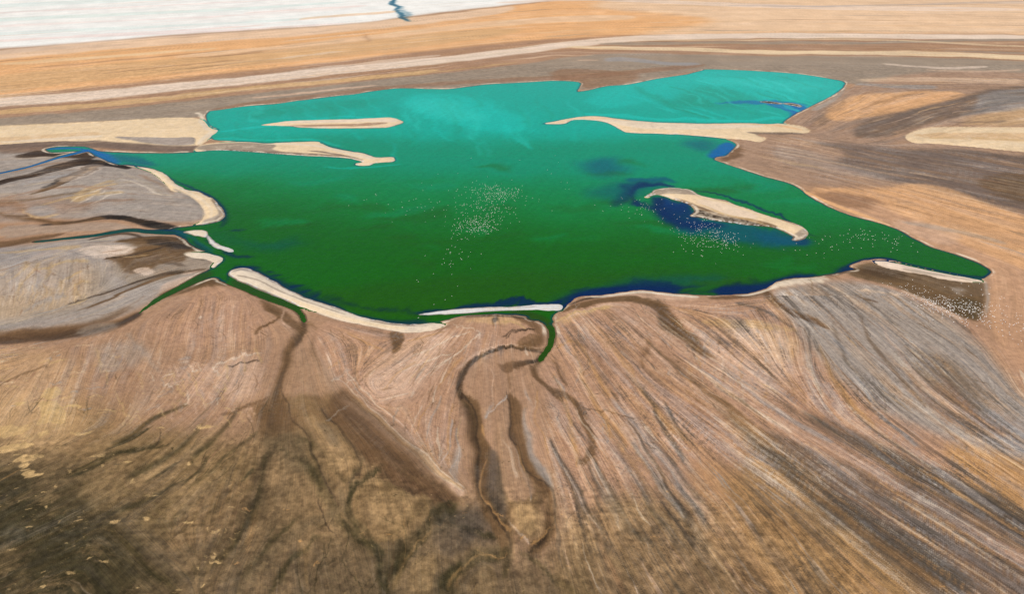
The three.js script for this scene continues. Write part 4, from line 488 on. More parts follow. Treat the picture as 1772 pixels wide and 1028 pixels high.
  ['goldpale', 0.29, 0.6, 0, [-173,-239.4,-166.2,-228.6,-165.5,-229,-172.6,-239.6]],
  ['goldpale', 0.3, 0.6, 0, [-185.4,-253.8,-173.4,-236.5,-172.8,-237,-185.1,-254.1]],
  ['goldpale', 0.29, 0.6, 0, [-158.3,-236.7,-150.9,-223.5,-150.1,-223.8,-157.9,-236.9]],
  ['goldpale', 0.3, 0.6, 0, [-118,-247.9,-112,-236.5,-111.2,-237.1,-117.6,-248.2]],
  ['goldpale', 0.3, 0.6, 0, [-113.8,-253.8,-107.4,-243.3,-106.7,-244.2,-113.5,-254.2]],
  ['goldpale', 0.25, 0.6, 0, [-217.8,-239.1,-212.5,-238.7,-213.2,-239.9,-218.3,-239.9]],
  ['goldpale', 0.24, 0.6, 0, [-214.4,-233.7,-208.1,-232.8,-208.8,-234,-214.9,-234.5]],
  ['goldpale', 0.24, 0.6, 0, [-208.7,-227.1,-200.9,-226.3,-201.5,-227.4,-209.1,-227.9]],
  ['goldpale', 0.25, 0.6, 0, [-203.5,-243.3,-193.5,-245.3,-194.3,-246.5,-204,-244.2]],
  ['goldpale', 0.25, 0.6, 0, [-224.1,-249.1,-215.8,-248.2,-216.5,-249.4,-224.6,-250]],
  ['wetbrown', 0.39, 0.55, 0, [-210.8,-228.3,-204.2,-236.1,-198.1,-241.6,-199.3,-243.1,-205.2,-237.4,-211.8,-229.3]],
  ['brown', 0.73, 0.5, 0, [-181.5,-259.5,-169.1,-244.4,-153.1,-227.8,-144.5,-219.1,-143.9,-221.2,-152.6,-229.7,-168.5,-246,-181,-260.7]],
  ['silt', 0.76, 0.45, 0, [-175.7,-265.7,-163.2,-250.1,-148.4,-235.7,-148,-237.9,-162.7,-252,-175,-267.2]],
  ['silt', 1.07, 0.5, 0, [-202.4,-269.7,-193,-276.4,-181,-274.7,-185.2,-268.1,-195.3,-263.3]],
  ['wetbrown', 0.35, 0.6, 0, [-210.2,-284.6,-201.5,-293.5,-192.1,-306.9,-184.3,-321.1,-171.9,-326.3,-172.8,-328.2,-185.2,-322.7,-193.1,-308.2,-202.3,-294.7,-210.9,-285.5]],
  ['goldpale', 0.49, 0.55, 0, [-260,-313.1,-259,-325.4,-259.9,-336.1,-262.4,-338.5,-260.7,-327.1,-260.9,-314.1]],
  ['goldpale', 0.48, 0.55, 0, [-248.3,-297.5,-250.9,-317.1,-255.4,-334.2,-257.8,-335.9,-252.5,-318.4,-249.2,-298.2]],
  ['goldpale', 0.49, 0.55, 0, [-238.3,-307.4,-244.2,-321.6,-250.5,-336.9,-252.5,-337.8,-245.5,-322.2,-239.1,-307.7]],
  ['goldpale', 0.48, 0.55, 0, [-229.2,-305.3,-232.4,-316.9,-227.4,-324.8,-229.5,-327.7,-234,-318.5,-230,-305.8]],
  ['goldpale', 0.48, 0.55, 0, [-224.2,-307.1,-222.2,-314.6,-217.2,-312.1,-218.3,-315,-223.6,-316.7,-225.1,-308]],
  ['bluegrey', 0.93, 0.45, 0, [-266.1,-316.8,-265.4,-331,-260.5,-339.1,-265,-344.7,-268.6,-334.6,-268.1,-318.7]],
  ['bluegrey', 0.89, 0.45, 0, [-238.4,-301.1,-241.5,-316.3,-245.5,-319.2,-240.1,-302.3]],
  ['bluegrey', 0.85, 0.45, 0, [-233.4,-282.4,-228.7,-292.5,-220.8,-299.3,-224.2,-304.1,-231.3,-295.8,-235,-284.2]],
  ['oliveDark', 0.31, 0.7, -0.1, [-157.7,-176.3,-152.4,-182,-146.5,-186.8,-136.5,-189.7,-125.8,-191.7,-126.6,-193.2,-137.2,-191,-147.3,-187.9,-153.2,-182.9,-158.4,-177.1]],
  ['oliveDark', 0.32, 0.7, -0.1, [-146.6,-190,-142.7,-194,-138.7,-198.2,-136.4,-201.4,-137.6,-202.8,-139.7,-199.4,-143.6,-195,-147.3,-190.8]],
  ['oliveDark', 0.33, 0.75, -0.1, [-126.3,-173.6,-121.4,-180,-120,-181.7,-121.2,-183.1,-122.4,-181,-126.9,-174.3]],
  ['oliveDark', 0.29, 0.75, -0.1, [-107.7,-147.2,-105.1,-153.2,-100.9,-155.3,-101.8,-156.6,-105.9,-154,-108.2,-147.7]],
  ['oliveDark', 0.33, 0.75, -0.1, [-114.3,-170.9,-110.9,-178.2,-109.1,-186.8,-110.5,-187.9,-111.9,-179,-114.9,-171.5]],
  ['oliveDark', 0.31, 0.75, -0.1, [-104.3,-158.9,-99.3,-162.8,-94.6,-161.8,-94.9,-163.3,-99.9,-163.9,-104.8,-159.5]],
  ['oliveDark', 0.32, 0.75, -0.1, [-99,-165.6,-93.5,-173.5,-90.7,-179.9,-91.9,-181.1,-94.4,-174.4,-99.5,-166.3]],
  ['goldpale', 0.18, 0.7, 0, [-162.6,-212.7,-158.3,-212,-154.7,-212.5,-155.2,-213.4,-158.7,-212.7,-162.8,-213.2]],
  ['goldpale', 0.18, 0.7, 0, [-160.7,-224.5,-153.5,-213.4,-147.2,-204.2,-146.8,-204.4,-153.1,-213.6,-160.4,-224.6]],
  ['goldpale', 0.18, 0.7, 0, [-146.1,-204.2,-146.9,-210.8,-142.9,-206.3,-142.7,-206.8,-147.4,-211.5,-146.5,-204.4]],
  ['goldpale', 0.18, 0.7, 0, [-139.5,-214.6,-132.3,-206.3,-132,-206.8,-139.4,-214.9]],
  ['goldpale', 0.18, 0.7, 0, [-120.1,-202.9,-114.3,-203.4,-111.7,-202.2,-111.8,-203,-114.5,-204.1,-120.3,-203.4]],
  ['goldpale', 0.18, 0.7, 0, [-112.6,-211,-106.1,-202.9,-105.8,-203.4,-112.4,-211.3]],
  ['goldpale', 0.19, 0.7, 0, [-128.1,-223.1,-120.1,-214.4,-119.9,-215,-127.9,-223.5]],
  ['goldpale', 0.19, 0.7, 0, [-121.3,-224.4,-113.9,-216.8,-113.8,-217.4,-121.2,-224.8]],
  ['olive', 1.27, 0.6, 0, [-94.8,-201,-86.1,-202.1,-77,-195.6,-69.7,-180.5,-76.2,-178.6,-87,-187.3]],
  ['wetbrown', 0.9, 0.6, 0, [-103.7,-217.1,-92.7,-217.1,-85.7,-208.8,-90.5,-204.3,-98.8,-206.5]],
  ['bottomtan', 0.95, 0.6, 0, [-107.2,-166,-98.4,-173,-91.4,-178.6,-88.3,-160.9,-93.4,-149.7,-101.5,-146.7,-109.5,-148.2]],
  ['oliveDark', 0.56, 0.6, -0.15, [-90.7,-187.4,-87.2,-173.2,-86.1,-161.3,-86.7,-155.1,-88.4,-147.7,-93.9,-141.3,-99.5,-137.3,-97.4,-134.7,-91.9,-139,-86.3,-145.8,-84.5,-153.7,-84.1,-160.5,-85.3,-172.8,-89,-187.3]],
  ['gold', 0.55, 0.3, 0, [-85.3,-162.6,-84,-154.4,-82.5,-151.4,-82.8,-142.6,-81.7,-142.1,-81.6,-151.1,-83.3,-154.4,-84.7,-162.5]],
  ['olive', 1.08, 0.6, 0, [-56.6,-167.4,-65.1,-157.7,-73.2,-151.6,-77.6,-144.1,-81.6,-137.2,-84.4,-132.9,-79.4,-128.7,-77.1,-133.4,-73.6,-140.6,-70,-147.9,-62.5,-154.3,-54.4,-164.5]],
  ['silt', 1.03, 0.5, 0, [-308.7,-384.1,-279.7,-380.9,-251.3,-388.9,-218.8,-377.8,-236.8,-376.2,-262.8,-374.7,-285,-367.2,-295.3,-362.7]],
  ['brown', 1.45, 0.75, 0, [-336,-413,-324,-409,-319,-414,-307,-404,-296,-392,-279,-384,-270,-382,-273,-389,-282,-391,-299,-399,-308,-411,-325,-424,-331,-420,-342,-424]],
  ['wetbrown', 0.56, 0.8, -0.1, [-300.9,-393.5,-282.4,-385.3,-271.2,-382.7,-261.1,-386.9,-250.6,-390.4,-252.9,-394.6,-263.5,-391,-273.5,-386.8,-284.3,-389.3,-303,-397.6]],
  ['bluegrey', 1.09, 0.55, 0, [-307,-406,-301,-413,-287,-409,-281,-403,-286,-396,-296,-396]],
  ['goldpale', 0.43, 0.55, 0, [-308,-407,-298,-394,-285,-391,-278,-398,-280,-400,-287,-394,-299,-397,-308,-408]],
  ['goldpale', 0.76, 0.75, 0, [-286,-418,-285,-429,-276,-438,-272,-438,-275,-424,-278,-415]],
  ['creamwhite', 0.34, 0.55, 0, [-284,-414,-280,-428,-273,-439,-275,-442,-281,-430,-285,-415]],
  ['creamwhite', 0.34, 0.55, 0, [-277,-414,-272,-425,-269,-436,-270,-438,-273,-426,-278,-415]],
  ['creamwhite', 0.34, 0.55, 0, [-267,-414,-264,-427,-257,-430,-258,-432,-265,-428,-268,-415]],
  ['wetdark', 0.57, 0.85, -0.15, [-351,-442,-347,-446,-339,-456,-333,-466,-326,-479,-319,-488,-306,-490,-312,-501,-325,-498,-332,-488,-338,-474,-344,-463,-352,-452,-355,-448]],
  ['wetbrown', 0.64, 0.85, -0.15, [-314,-428,-307,-440,-304,-458,-302,-477,-294,-485,-301,-497,-308,-486,-310,-465,-311,-446,-316,-431]],
  ['black', 0.49, 0.7, 0, [-313,-439,-308,-459,-304,-479,-297,-486,-301,-493,-308,-484,-311,-463,-315,-442]],
  ['black', 0.67, 0.9, 0, [-322,-486,-309,-491,-294,-493,-273,-482,-275,-475,-293,-484,-305,-482]],
  ['wetdark', 1.09, 0.85, 0, [-373,-503,-367,-513,-359,-519,-346,-510,-352,-502,-362,-499]],
  ['darkbrown', 1.34, 0.7, 0, [-398,-526,-376,-534,-355,-531,-357,-518,-372,-510,-386,-507]],
  ['pinkpale', 1.03, 0.45, 0, [-312,-488,-310,-470,-312,-451,-299,-455,-295,-475,-295,-488]],
  ['silt', 1.13, 0.8, 0, [-290,-479,-269,-475,-248,-460,-223,-433,-201,-415,-193,-397,-201,-387,-219,-391,-238,-396,-246,-426,-274,-453]],
  ['creamwhite', 0.39, 0.5, 0, [-274,-459,-254,-448,-230,-428,-230,-431,-254,-450,-275,-460]],
  ['brown', 0.79, 0.5, 0, [-261,-464,-237,-446,-221,-428,-221,-431,-238,-449,-262,-468]],
  ['black', 0.7, 0.85, 0, [-252.4,-391.2,-246.4,-395.9,-236.4,-395.2,-222.4,-388.9,-209.4,-384.1,-195.6,-380.3,-202.4,-377.2,-216.6,-379,-227.6,-385.4,-238,-389.9]],
  ['wetdark', 0.54, 0.8, 0, [-213.9,-367.5,-228.1,-374.9,-236.6,-370,-243.9,-363.8,-242.6,-361.6,-234.9,-367.3,-226.6,-371.5,-212.8,-363.9]],
  ['wetbrown', 0.96, 0.85, 0, [-230.1,-359.8,-213.6,-366.3,-200.7,-366.9,-187.6,-360.4,-175.1,-351.3,-178.6,-347.2,-180.7,-343.1,-176.3,-335.2,-191.1,-332.7,-192.8,-322.7,-201.1,-322.7,-216.8,-335.2,-222.4,-339.2,-210,-347.2,-208.1,-354.1,-217.8,-358.4]],
  ['black', 0.99, 0.8, 0, [-212.5,-363.9,-199.7,-364.5,-186.8,-358.4,-177.1,-349.9,-192.6,-353.6,-207.3,-358.1]],
  ['pinkpale', 0.65, 0.6, 0, [-244.2,-349.9,-230.3,-357.5,-213.5,-354.7,-208.5,-349.9,-212.8,-342.3,-222.5,-339.4,-231.2,-341.8]],
  ['pinkpale', 0.46, 0.7, 0, [-202,-327.1,-194.9,-330.1,-188,-322.7,-195,-319.8]],
  ['wetdark', 0.32, 0.7, 0, [-222.4,-337.9,-211.7,-340.1,-202.6,-347.8,-195,-353.4,-195.7,-354.8,-203.5,-349.4,-212.7,-341.9,-223.4,-339.9]],
  ['wetdark', 0.42, 0.75, -0.1, [-216.7,-290.2,-203.1,-303,-192.3,-314.3,-180,-323.7,-158,-325.5,-159.3,-328.7,-181.4,-326.5,-193.8,-316.6,-204.4,-304.9,-217.8,-291.7]],
  ['lightpink', 0.61, 0.6, 0, [-171.7,-321.2,-166.2,-324.9,-156.5,-324.4,-157.3,-326.9,-167.4,-327.8,-173.3,-324.2]],
  ['lightpink', 0.6, 0.5, 0, [-181.7,-310.8,-171.5,-320.2,-159.4,-322.7,-169.1,-308.5,-174.5,-299.5]],
  ['wetbrown', 0.74, 0.85, 0, [-178.4,-300.6,-171.9,-309.6,-160.4,-315.9,-151.6,-317.4,-141,-310.3,-151.1,-309.6,-161.2,-305.8,-169.6,-298.4]],
  ['wetbrown', 0.69, 0.8, 0, [-127,-299.1,-111.8,-288.9,-98.3,-272.9,-94.7,-269.2,-101,-269.2,-111.6,-280.7,-121.4,-289.9]],
  ['lightpink', 0.33, 0.6, 0, [-110.6,-287.1,-109.8,-276.5,-102.6,-270.2,-102.5,-271.9,-109.1,-277.1,-109.6,-286.5]],
  ['pink', 1.41, 0.7, 0, [-160.3,-286.8,-155.9,-304,-144.9,-308.5,-128.3,-299.5,-117.7,-286.8,-119,-269.9,-153.5,-269.9]],
  ['creamwhite', 0.26, 0.55, 0, [-243.2,-286.7,-249.9,-301.6,-257.5,-320,-258.5,-320.5,-250.6,-301.9,-243.5,-286.9]],
  ['goldpale', 0.26, 0.55, 0, [-242.6,-290,-247.5,-301.6,-255.1,-317.2,-256,-317.5,-248.1,-301.9,-242.9,-290.2]],
  ['goldpale', 0.26, 0.55, 0, [-241.9,-293.4,-245,-301.7,-252.8,-314.5,-253.5,-314.5,-245.6,-301.8,-242.3,-293.6]],
  ['creamwhite', 0.26, 0.55, 0, [-241.3,-296.8,-242.4,-301.5,-245.4,-311.4,-246.4,-312.1,-243.2,-302,-241.7,-297.1]],
  ['goldpale', 0.26, 0.55, 0, [-232.7,-286.8,-240,-301.6,-243.1,-308.8,-244.1,-309.1,-240.6,-301.8,-233,-286.9]],
  ['goldpale', 0.26, 0.55, 0, [-232,-290.1,-237.5,-301.7,-249.2,-320.3,-249.8,-320.2,-238.1,-301.7,-232.3,-290.2]],
  ['creamwhite', 0.26, 0.55, 0, [-231.3,-293.4,-235,-301.6,-241.7,-317.2,-242.6,-317.5,-235.6,-301.9,-231.6,-293.6]],
  ['goldpale', 0.26, 0.55, 0, [-230.6,-296.9,-232.5,-301.7,-239.5,-314.5,-240.2,-314.5,-233.1,-301.8,-230.9,-297]],
  ['goldpale', 0.26, 0.55, 0, [-222.2,-286.8,-230.1,-301.8,-237.3,-311.9,-237.8,-311.5,-230.6,-301.7,-222.5,-286.8]],
  ['creamwhite', 0.26, 0.55, 0, [-221.5,-290.1,-227.5,-301.7,-230,-308.7,-230.9,-309.2,-228.1,-301.8,-221.7,-290.1]],
  ['goldpale', 0.26, 0.55, 0, [-220.7,-293.5,-225.1,-301.8,-235.6,-320.3,-236.3,-320.2,-225.6,-301.7,-221,-293.5]],
  ['goldpale', 0.26, 0.55, 0, [-219.9,-297,-222.7,-301.9,-233.4,-317.6,-233.9,-317.1,-223,-301.6,-220.1,-296.9]],
  ['creamwhite', 0.26, 0.55, 0, [-211.8,-286.8,-220.1,-301.7,-226.1,-314.4,-226.9,-314.6,-220.6,-301.7,-212,-286.8]],
  ['goldpale', 0.26, 0.55, 0, [-210.9,-290.2,-217.6,-301.8,-224,-311.9,-224.6,-311.5,-218.1,-301.7,-211.2,-290.1]],
  ['goldpale', 0.26, 0.55, 0, [-210,-293.6,-215.2,-302,-222.1,-309.4,-222.2,-308.5,-215.5,-301.5,-210.3,-293.4]],
  ['creamwhite', 0.26, 0.55, 0, [-209.2,-297,-212.6,-301.8,-222.1,-320.2,-222.9,-320.2,-213.1,-301.7,-209.3,-296.8]],
  ['bluegrey', 0.59, 0.35, 0, [-247.7,-290.8,-254.8,-308.2,-262,-322.4,-264.1,-323,-256.3,-308.8,-248.5,-291.2]],
  ['bluegrey', 0.59, 0.35, 0, [-246.6,-295,-251.3,-308.1,-256.6,-319,-258.8,-319.6,-252.9,-308.8,-247.3,-295.4]],
  ['bluegrey', 0.59, 0.35, 0, [-245.4,-299.3,-247.8,-308.1,-251.3,-315.6,-253.5,-316.3,-249.4,-308.9,-246.2,-299.8]],
  ['bluegrey', 0.58, 0.35, 0, [-236.5,-290.8,-244.4,-308.2,-246.1,-312.2,-248.3,-313,-245.9,-308.7,-237.2,-291.1]],
  ['bluegrey', 0.59, 0.35, 0, [-235.2,-295.1,-241,-308.3,-248.8,-322.6,-250.7,-322.7,-242.4,-308.6,-235.9,-295.3]],
  ['bluegrey', 0.59, 0.35, 0, [-233.9,-299.4,-237.6,-308.3,-243.5,-319.3,-245.3,-319.3,-238.9,-308.6,-234.6,-299.7]],
  ['bluegrey', 0.58, 0.35, 0, [-225.3,-290.9,-234.2,-308.4,-238.4,-316,-240.1,-315.8,-235.4,-308.5,-225.9,-291]],
  ['bluegrey', 0.59, 0.35, 0, [-223.9,-295.2,-230.8,-308.5,-233.5,-313,-234.8,-312.2,-231.9,-308.5,-224.5,-295.2]],
  ['bluegrey', 0.59, 0.35, 0, [-222.5,-299.6,-227.4,-308.6,-235.6,-322.8,-237.2,-322.5,-228.4,-308.4,-223,-299.5]],
  ['bluegrey', 0.59, 0.35, 0, [-214.1,-291,-223.9,-308.6,-230.5,-319.6,-231.9,-319,-225,-308.4,-214.6,-290.9]],
  ['wetbrown', 0.84, 0.7, -0.1, [-70.8,-229.9,-58.6,-215.1,-37.4,-192.2,-21.1,-173.7,-17.6,-164.6,-26.6,-168.4,-37.6,-169.7,-45.2,-180.5,-53.4,-186.3,-62.1,-198.4,-72.7,-211.7]],
  ['pinktan', 1.2, 0.8, 0.1, [-97.2,-256.9,-92.3,-258,-78.6,-237.8,-67.3,-224.2,-70.2,-221.4,-80.5,-220.5,-83.1,-221.4,-86.1,-219.6,-91.5,-222.3,-94.8,-228,-95.6,-241.8]],
  ['bottomtan', 1.3, 0.6, 0.12, [-91.6,-220.5,-85.4,-221.4,-80.5,-220.5,-79.3,-213.4,-71.9,-208.2,-62.5,-195.3,-54.4,-186.3,-53.8,-180.5,-57.3,-175,-57.7,-167.1,-63.3,-175,-70,-186.3,-77.7,-200,-81.5,-206.6,-87.4,-211.7]],
  ['tan', 0.85, 0.4, 0, [-80.6,-211.7,-71.1,-204.9,-56.5,-186.3,-59.3,-175,-69.7,-189.2]],
  ['wetdark', 0.26, 0.6, -0.1, [-95.6,-229.8,-87.6,-211.5,-79,-199.8,-70.5,-184.6,-63,-172.1,-57.9,-164.4,-57.4,-164.9,-62.5,-172.6,-69.9,-185,-78.5,-200.2,-87.2,-211.8,-95.1,-230]],
  ['wetdark', 0.3, 0.6, -0.1, [-75.9,-214.8,-63.7,-199.7,-54.2,-186.1,-53.5,-179.4,-57.1,-172.7,-56.4,-172,-52.7,-178.9,-53.6,-186.5,-63.3,-200.4,-75.6,-215.5]],
  ['greydark', 0.87, 0.35, 0, [-76,-206.6,-68.6,-203.3,-61.9,-192.2,-68.3,-192.2]],
  ['bottomtan', 0.38, 0.7, 0.1, [-54.1,-173.7,-45.7,-177.8,-37.4,-168.4,-26.6,-168.4,-25.1,-162.1,-30.8,-153.8,-37.2,-147,-43.7,-148.1,-50.7,-156.1]],
  ['tan', 1.15, 0.35, 0, [-50.4,-169.7,-41.7,-171,-31.1,-164.6,-36.5,-154.9,-45.8,-154.9]],
  ['oliveDark', 0.3, 0.7, -0.15, [-45.4,-181,-55.6,-172.1,-54.7,-162,-49.9,-152.3,-45.3,-147.1,-41.6,-143,-37.9,-130.7,-36.8,-130.9,-40.6,-143.5,-44.7,-148,-49.2,-152.9,-53.8,-162.2,-54.8,-171.3,-44.9,-180]],
  ['oliveDark', 0.54, 0.6, -0.15, [-21,-167.9,-26.4,-157.1,-34,-149.2,-37.1,-139.2,-38.1,-130.1,-34.7,-129.1,-34,-137.9,-31.7,-147,-24.5,-155.1,-19.3,-166.4]],
  ['wetbrown', 0.34, 0.7, -0.08, [-112.3,-209.1,-103.9,-214.3,-97.5,-219.7,-98.4,-221.4,-104.8,-216,-113.3,-210.8]],
  ['wetbrown', 1.12, 0.6, 0, [-102.1,-215.1,-95.5,-224.2,-89.6,-213.4,-81.1,-204.9,-83.8,-198.4,-91.5,-195.3,-97.2,-203.3]],
  ['silt', 0.24, 0.59, 0, [-139.7,-230.2,-138.1,-230.5,-136.7,-231.7,-137.2,-232.4,-138.4,-231.1,-139.9,-230.6]],
  ['silt', 0.25, 0.52, 0, [-144.5,-244.4,-141.6,-245.4,-139,-247.2,-139.8,-248.5,-142.2,-246.4,-144.9,-245.2]],
  ['creamwhite', 0.24, 0.57, 0, [-142.2,-226.1,-139.7,-227,-137.5,-228.6,-138,-229.4,-140.1,-227.7,-142.5,-226.8]],
  ['lightpink', 0.25, 0.44, 0, [-127.1,-241.5,-125.9,-239.2,-125.1,-237.6,-124.4,-238.6,-125.4,-239.7,-126.8,-241.7]],
  ['lightpink', 0.24, 0.35, 0, [-115.1,-235.4,-112.7,-236.1,-110.6,-237.7,-111.1,-238.5,-113.1,-236.9,-115.4,-236.1]],
  ['lightpink', 0.23, 0.42, 0, [-133.6,-212.6,-131.5,-209.5,-129.8,-207,-129.4,-207.5,-131.2,-209.8,-133.3,-212.8]],
  ['goldpale', 0.24, 0.36, 0, [-122.7,-228.5,-119.9,-223.5,-117.4,-219.3,-116.8,-219.9,-119.4,-223.9,-122.4,-228.8]],
  ['lightpink', 0.22, 0.39, 0, [-104.4,-212.6,-102,-208,-99.9,-204.2,-99.1,-204.8,-101.5,-208.4,-104.1,-212.8]],
  ['creamwhite', 0.24, 0.61, 0, [-146.3,-233,-144.2,-233.6,-142.4,-235,-142.9,-235.8,-144.6,-234.2,-146.6,-233.5]],
  ['creamwhite', 0.24, 0.43, 0, [-152.8,-235.6,-150.6,-232.1,-148.8,-229.3,-148.2,-230,-150.1,-232.5,-152.5,-235.8]],
  ['silt', 0.24, 0.3, 0, [-123.1,-230,-120,-225,-117.2,-220.7,-116.9,-221.1,-119.7,-225.2,-122.9,-230.2]],
  ['goldpale', 0.24, 0.31, 0, [-146,-230.5,-143.4,-231.4,-141,-233.1,-141.6,-234,-143.8,-232.2,-146.4,-231.1]],
  ['lightpink', 0.25, 0.53, 0, [-112.9,-240.7,-110,-241.5,-107.3,-243.2,-108.1,-244.6,-110.5,-242.5,-113.2,-241.3]],
  ['lightpink', 0.24, 0.63, 0, [-122.6,-229.6,-120.2,-225.5,-118.1,-222.2,-117.5,-222.9,-119.7,-226,-122.3,-229.9]],
  ['creamwhite', 0.25, 0.41, 0, [-135.5,-243.5,-133.6,-240.2,-132.1,-237.6,-131.4,-238.6,-133.1,-240.7,-135.2,-243.8]],
  ['lightpink', 0.24, 0.51, 0, [-132.5,-228.3,-131.2,-225.9,-130.1,-224.1,-129.4,-224.9,-130.7,-226.3,-132.3,-228.5]],
  ['goldpale', 0.24, 0.51, 0, [-139,-232.8,-136.6,-228.7,-134.5,-225.5,-134,-226,-136.2,-229,-138.7,-233]],
  ['silt', 0.24, 0.34, 0, [-139.3,-238.5,-137.4,-235.3,-135.8,-232.8,-135.2,-233.6,-137,-235.7,-139.1,-238.7]],
  ['goldpale', 0.22, 0.39, 0, [-106.4,-212.4,-104.6,-208.5,-103,-205.4,-102.3,-205.8,-104.1,-208.8,-106.2,-212.5]],
  ['creamwhite', 0.23, 0.54, 0, [-133.3,-224.5,-131,-220.4,-129,-217.1,-128.2,-217.7,-130.4,-220.8,-133,-224.7]],
  ['goldpale', 0.23, 0.5, 0, [-135.9,-218.9,-132.8,-214,-130.1,-210,-129.7,-210.3,-132.5,-214.3,-135.6,-219.1]],
  ['goldpale', 0.23, 0.36, 0, [-134.2,-219.9,-133.2,-217.9,-132.5,-216.6,-131.8,-217.2,-132.6,-218.2,-133.8,-220]],
  ['silt', 0.23, 0.58, 0, [-133.4,-219.1,-130.9,-215.1,-128.7,-212,-128.3,-212.4,-130.6,-215.4,-133.2,-219.2]],
  ['silt', 0.25, 0.35, 0, [-141.8,-239.2,-139.9,-239.3,-138.2,-240.3,-139.4,-242.1,-140.6,-240.5,-142.1,-239.7]],
  ['silt', 0.23, 0.38, 0, [-143.3,-213.2,-140.8,-213.8,-138.5,-215.1,-139.6,-216.7,-141.5,-215,-143.7,-213.9]],
  ['silt', 0.23, 0.32, 0, [-111.3,-217.8,-109,-213.9,-107,-210.7,-106.6,-211.1,-108.7,-214.2,-111.1,-218]],
  ['creamwhite', 0.24, 0.62, 0, [-127.5,-242.1,-124.7,-237,-122.3,-232.8,-121.6,-233.5,-124.2,-237.5,-127.1,-242.4]],
  ['lightpink', 0.23, 0.4, 0, [-103.6,-215.2,-101.7,-211.6,-100,-208.8,-99.6,-209.1,-101.3,-211.9,-103.3,-215.4]],
  ['goldpale', 0.24, 0.49, 0, [-119.9,-231.2,-118.1,-227.7,-116.7,-225,-115.9,-225.8,-117.6,-228.1,-119.7,-231.4]],
  ['silt', 0.25, 0.38, 0, [-120.1,-253.2,-118.5,-250.1,-117.3,-247.9,-116.9,-248.3,-118.1,-250.4,-119.7,-253.5]],
  ['lightpink', 0.23, 0.32, 0, [-132.3,-215.7,-131,-213.4,-130.1,-211.8,-129.4,-212.5,-130.5,-213.8,-132,-215.8]],
  ['creamwhite', 0.25, 0.3, 0, [-143.3,-242.8,-141.1,-243.2,-139.3,-244.3,-140.4,-246,-141.8,-244.3,-143.6,-243.4]],
  ['lightpink', 0.25, 0.33, 0, [-157.4,-249.9,-155.8,-247.2,-154.7,-245.3,-154,-246.1,-155.3,-247.7,-157,-250.2]],
  ['lightpink', 0.25, 0.43, 0, [-131.2,-240.8,-129.4,-237.5,-127.8,-235,-127.2,-235.7,-128.9,-237.9,-130.9,-241]],
  ['lightpink', 0.25, 0.32, 0, [-146.4,-240.2,-144.9,-237.6,-143.8,-235.8,-143.2,-236.5,-144.5,-238,-146,-240.4]],
  ['silt', 0.23, 0.52, 0, [-127.5,-225.7,-125.4,-222,-123.5,-219.1,-123.1,-219.4,-125,-222.2,-127.2,-225.9]],
  ['lightpink', 0.25, 0.39, 0, [-118.3,-240.7,-115.4,-241.6,-112.8,-243.3,-113.4,-244.4,-115.8,-242.3,-118.5,-241.1]],
  ['creamwhite', 0.23, 0.61, 0, [-119.1,-219.2,-117.8,-216.7,-116.8,-214.8,-116.3,-215.2,-117.4,-216.9,-118.7,-219.4]],
  ['silt', 0.25, 0.56, 0, [-117.8,-243.3,-115.9,-239.4,-114.3,-236.4,-113.6,-237.1,-115.4,-239.9,-117.5,-243.6]],
  ['lightpink', 0.25, 0.32, 0, [-131.9,-251.2,-129.6,-246.6,-127.5,-243,-126.8,-243.7,-129.1,-247,-131.7,-251.3]],
  ['creamwhite', 0.25, 0.31, 0, [-156.1,-251.3,-152.9,-245.7,-150.2,-241,-149.4,-241.6,-152.4,-246.1,-155.8,-251.5]],
  ['silt', 0.24, 0.65, 0, [-147,-233.1,-144.1,-228.7,-141.5,-225.1,-141.2,-225.5,-143.8,-229,-146.8,-233.3]],
  ['silt', 0.24, 0.5, 0, [-124.6,-231,-123.1,-228.2,-121.9,-226.2,-121.4,-226.6,-122.7,-228.5,-124.4,-231.2]],
  ['lightpink', 0.25, 0.44, 0, [-116.3,-244.3,-115.1,-241.5,-114.2,-239.5,-113.4,-240.1,-114.5,-241.8,-116,-244.5]],
  ['creamwhite', 0.24, 0.63, 0, [-136.1,-236.8,-134.4,-237.1,-133.1,-238.2,-133.7,-239.2,-134.9,-237.9,-136.4,-237.4]],
  ['lightpink', 0.23, 0.35, 0, [-104.8,-212.3,-103.1,-212.5,-101.5,-213.4,-102.4,-214.9,-103.6,-213.6,-105.1,-212.9]],
  ['silt', 0.23, 0.39, 0, [-142.6,-221.3,-140.1,-222.1,-137.9,-223.7,-138.4,-224.6,-140.6,-222.9,-143,-221.9]],
  ['silt', 0.24, 0.55, 0, [-141.1,-228.5,-139.4,-225.5,-138.1,-223.3,-137.6,-223.6,-139,-225.8,-140.7,-228.7]],
  ['lightpink', 0.23, 0.58, 0, [-126.4,-217.1,-124.1,-213.4,-122.1,-210.5,-121.7,-211,-123.8,-213.7,-126.2,-217.3]],
  ['lightpink', 0.24, 0.55, 0, [-141,-229,-139.5,-229.1,-138.3,-229.9,-139.2,-231.3,-140.1,-230.1,-141.3,-229.6]],
  ['lightpink', 0.24, 0.63, 0, [-140.9,-228.7,-137.7,-223.7,-135,-219.6,-134.6,-219.9,-137.4,-224,-140.5,-228.9]],
  ['lightpink', 0.23, 0.32, 0, [-109,-216,-108.2,-214,-107.6,-212.7,-106.9,-213.2,-107.7,-214.3,-108.7,-216.1]],
  ['lightpink', 0.25, 0.6, 0, [-146.5,-243.7,-143,-238.3,-140,-233.7,-139.4,-234.4,-142.6,-238.7,-146.3,-243.9]],
  ['lightpink', 0.25, 0.33, 0, [-112.5,-243.7,-109.6,-238.3,-107.1,-233.8,-106.4,-234.6,-109.1,-238.8,-112.2,-243.9]],
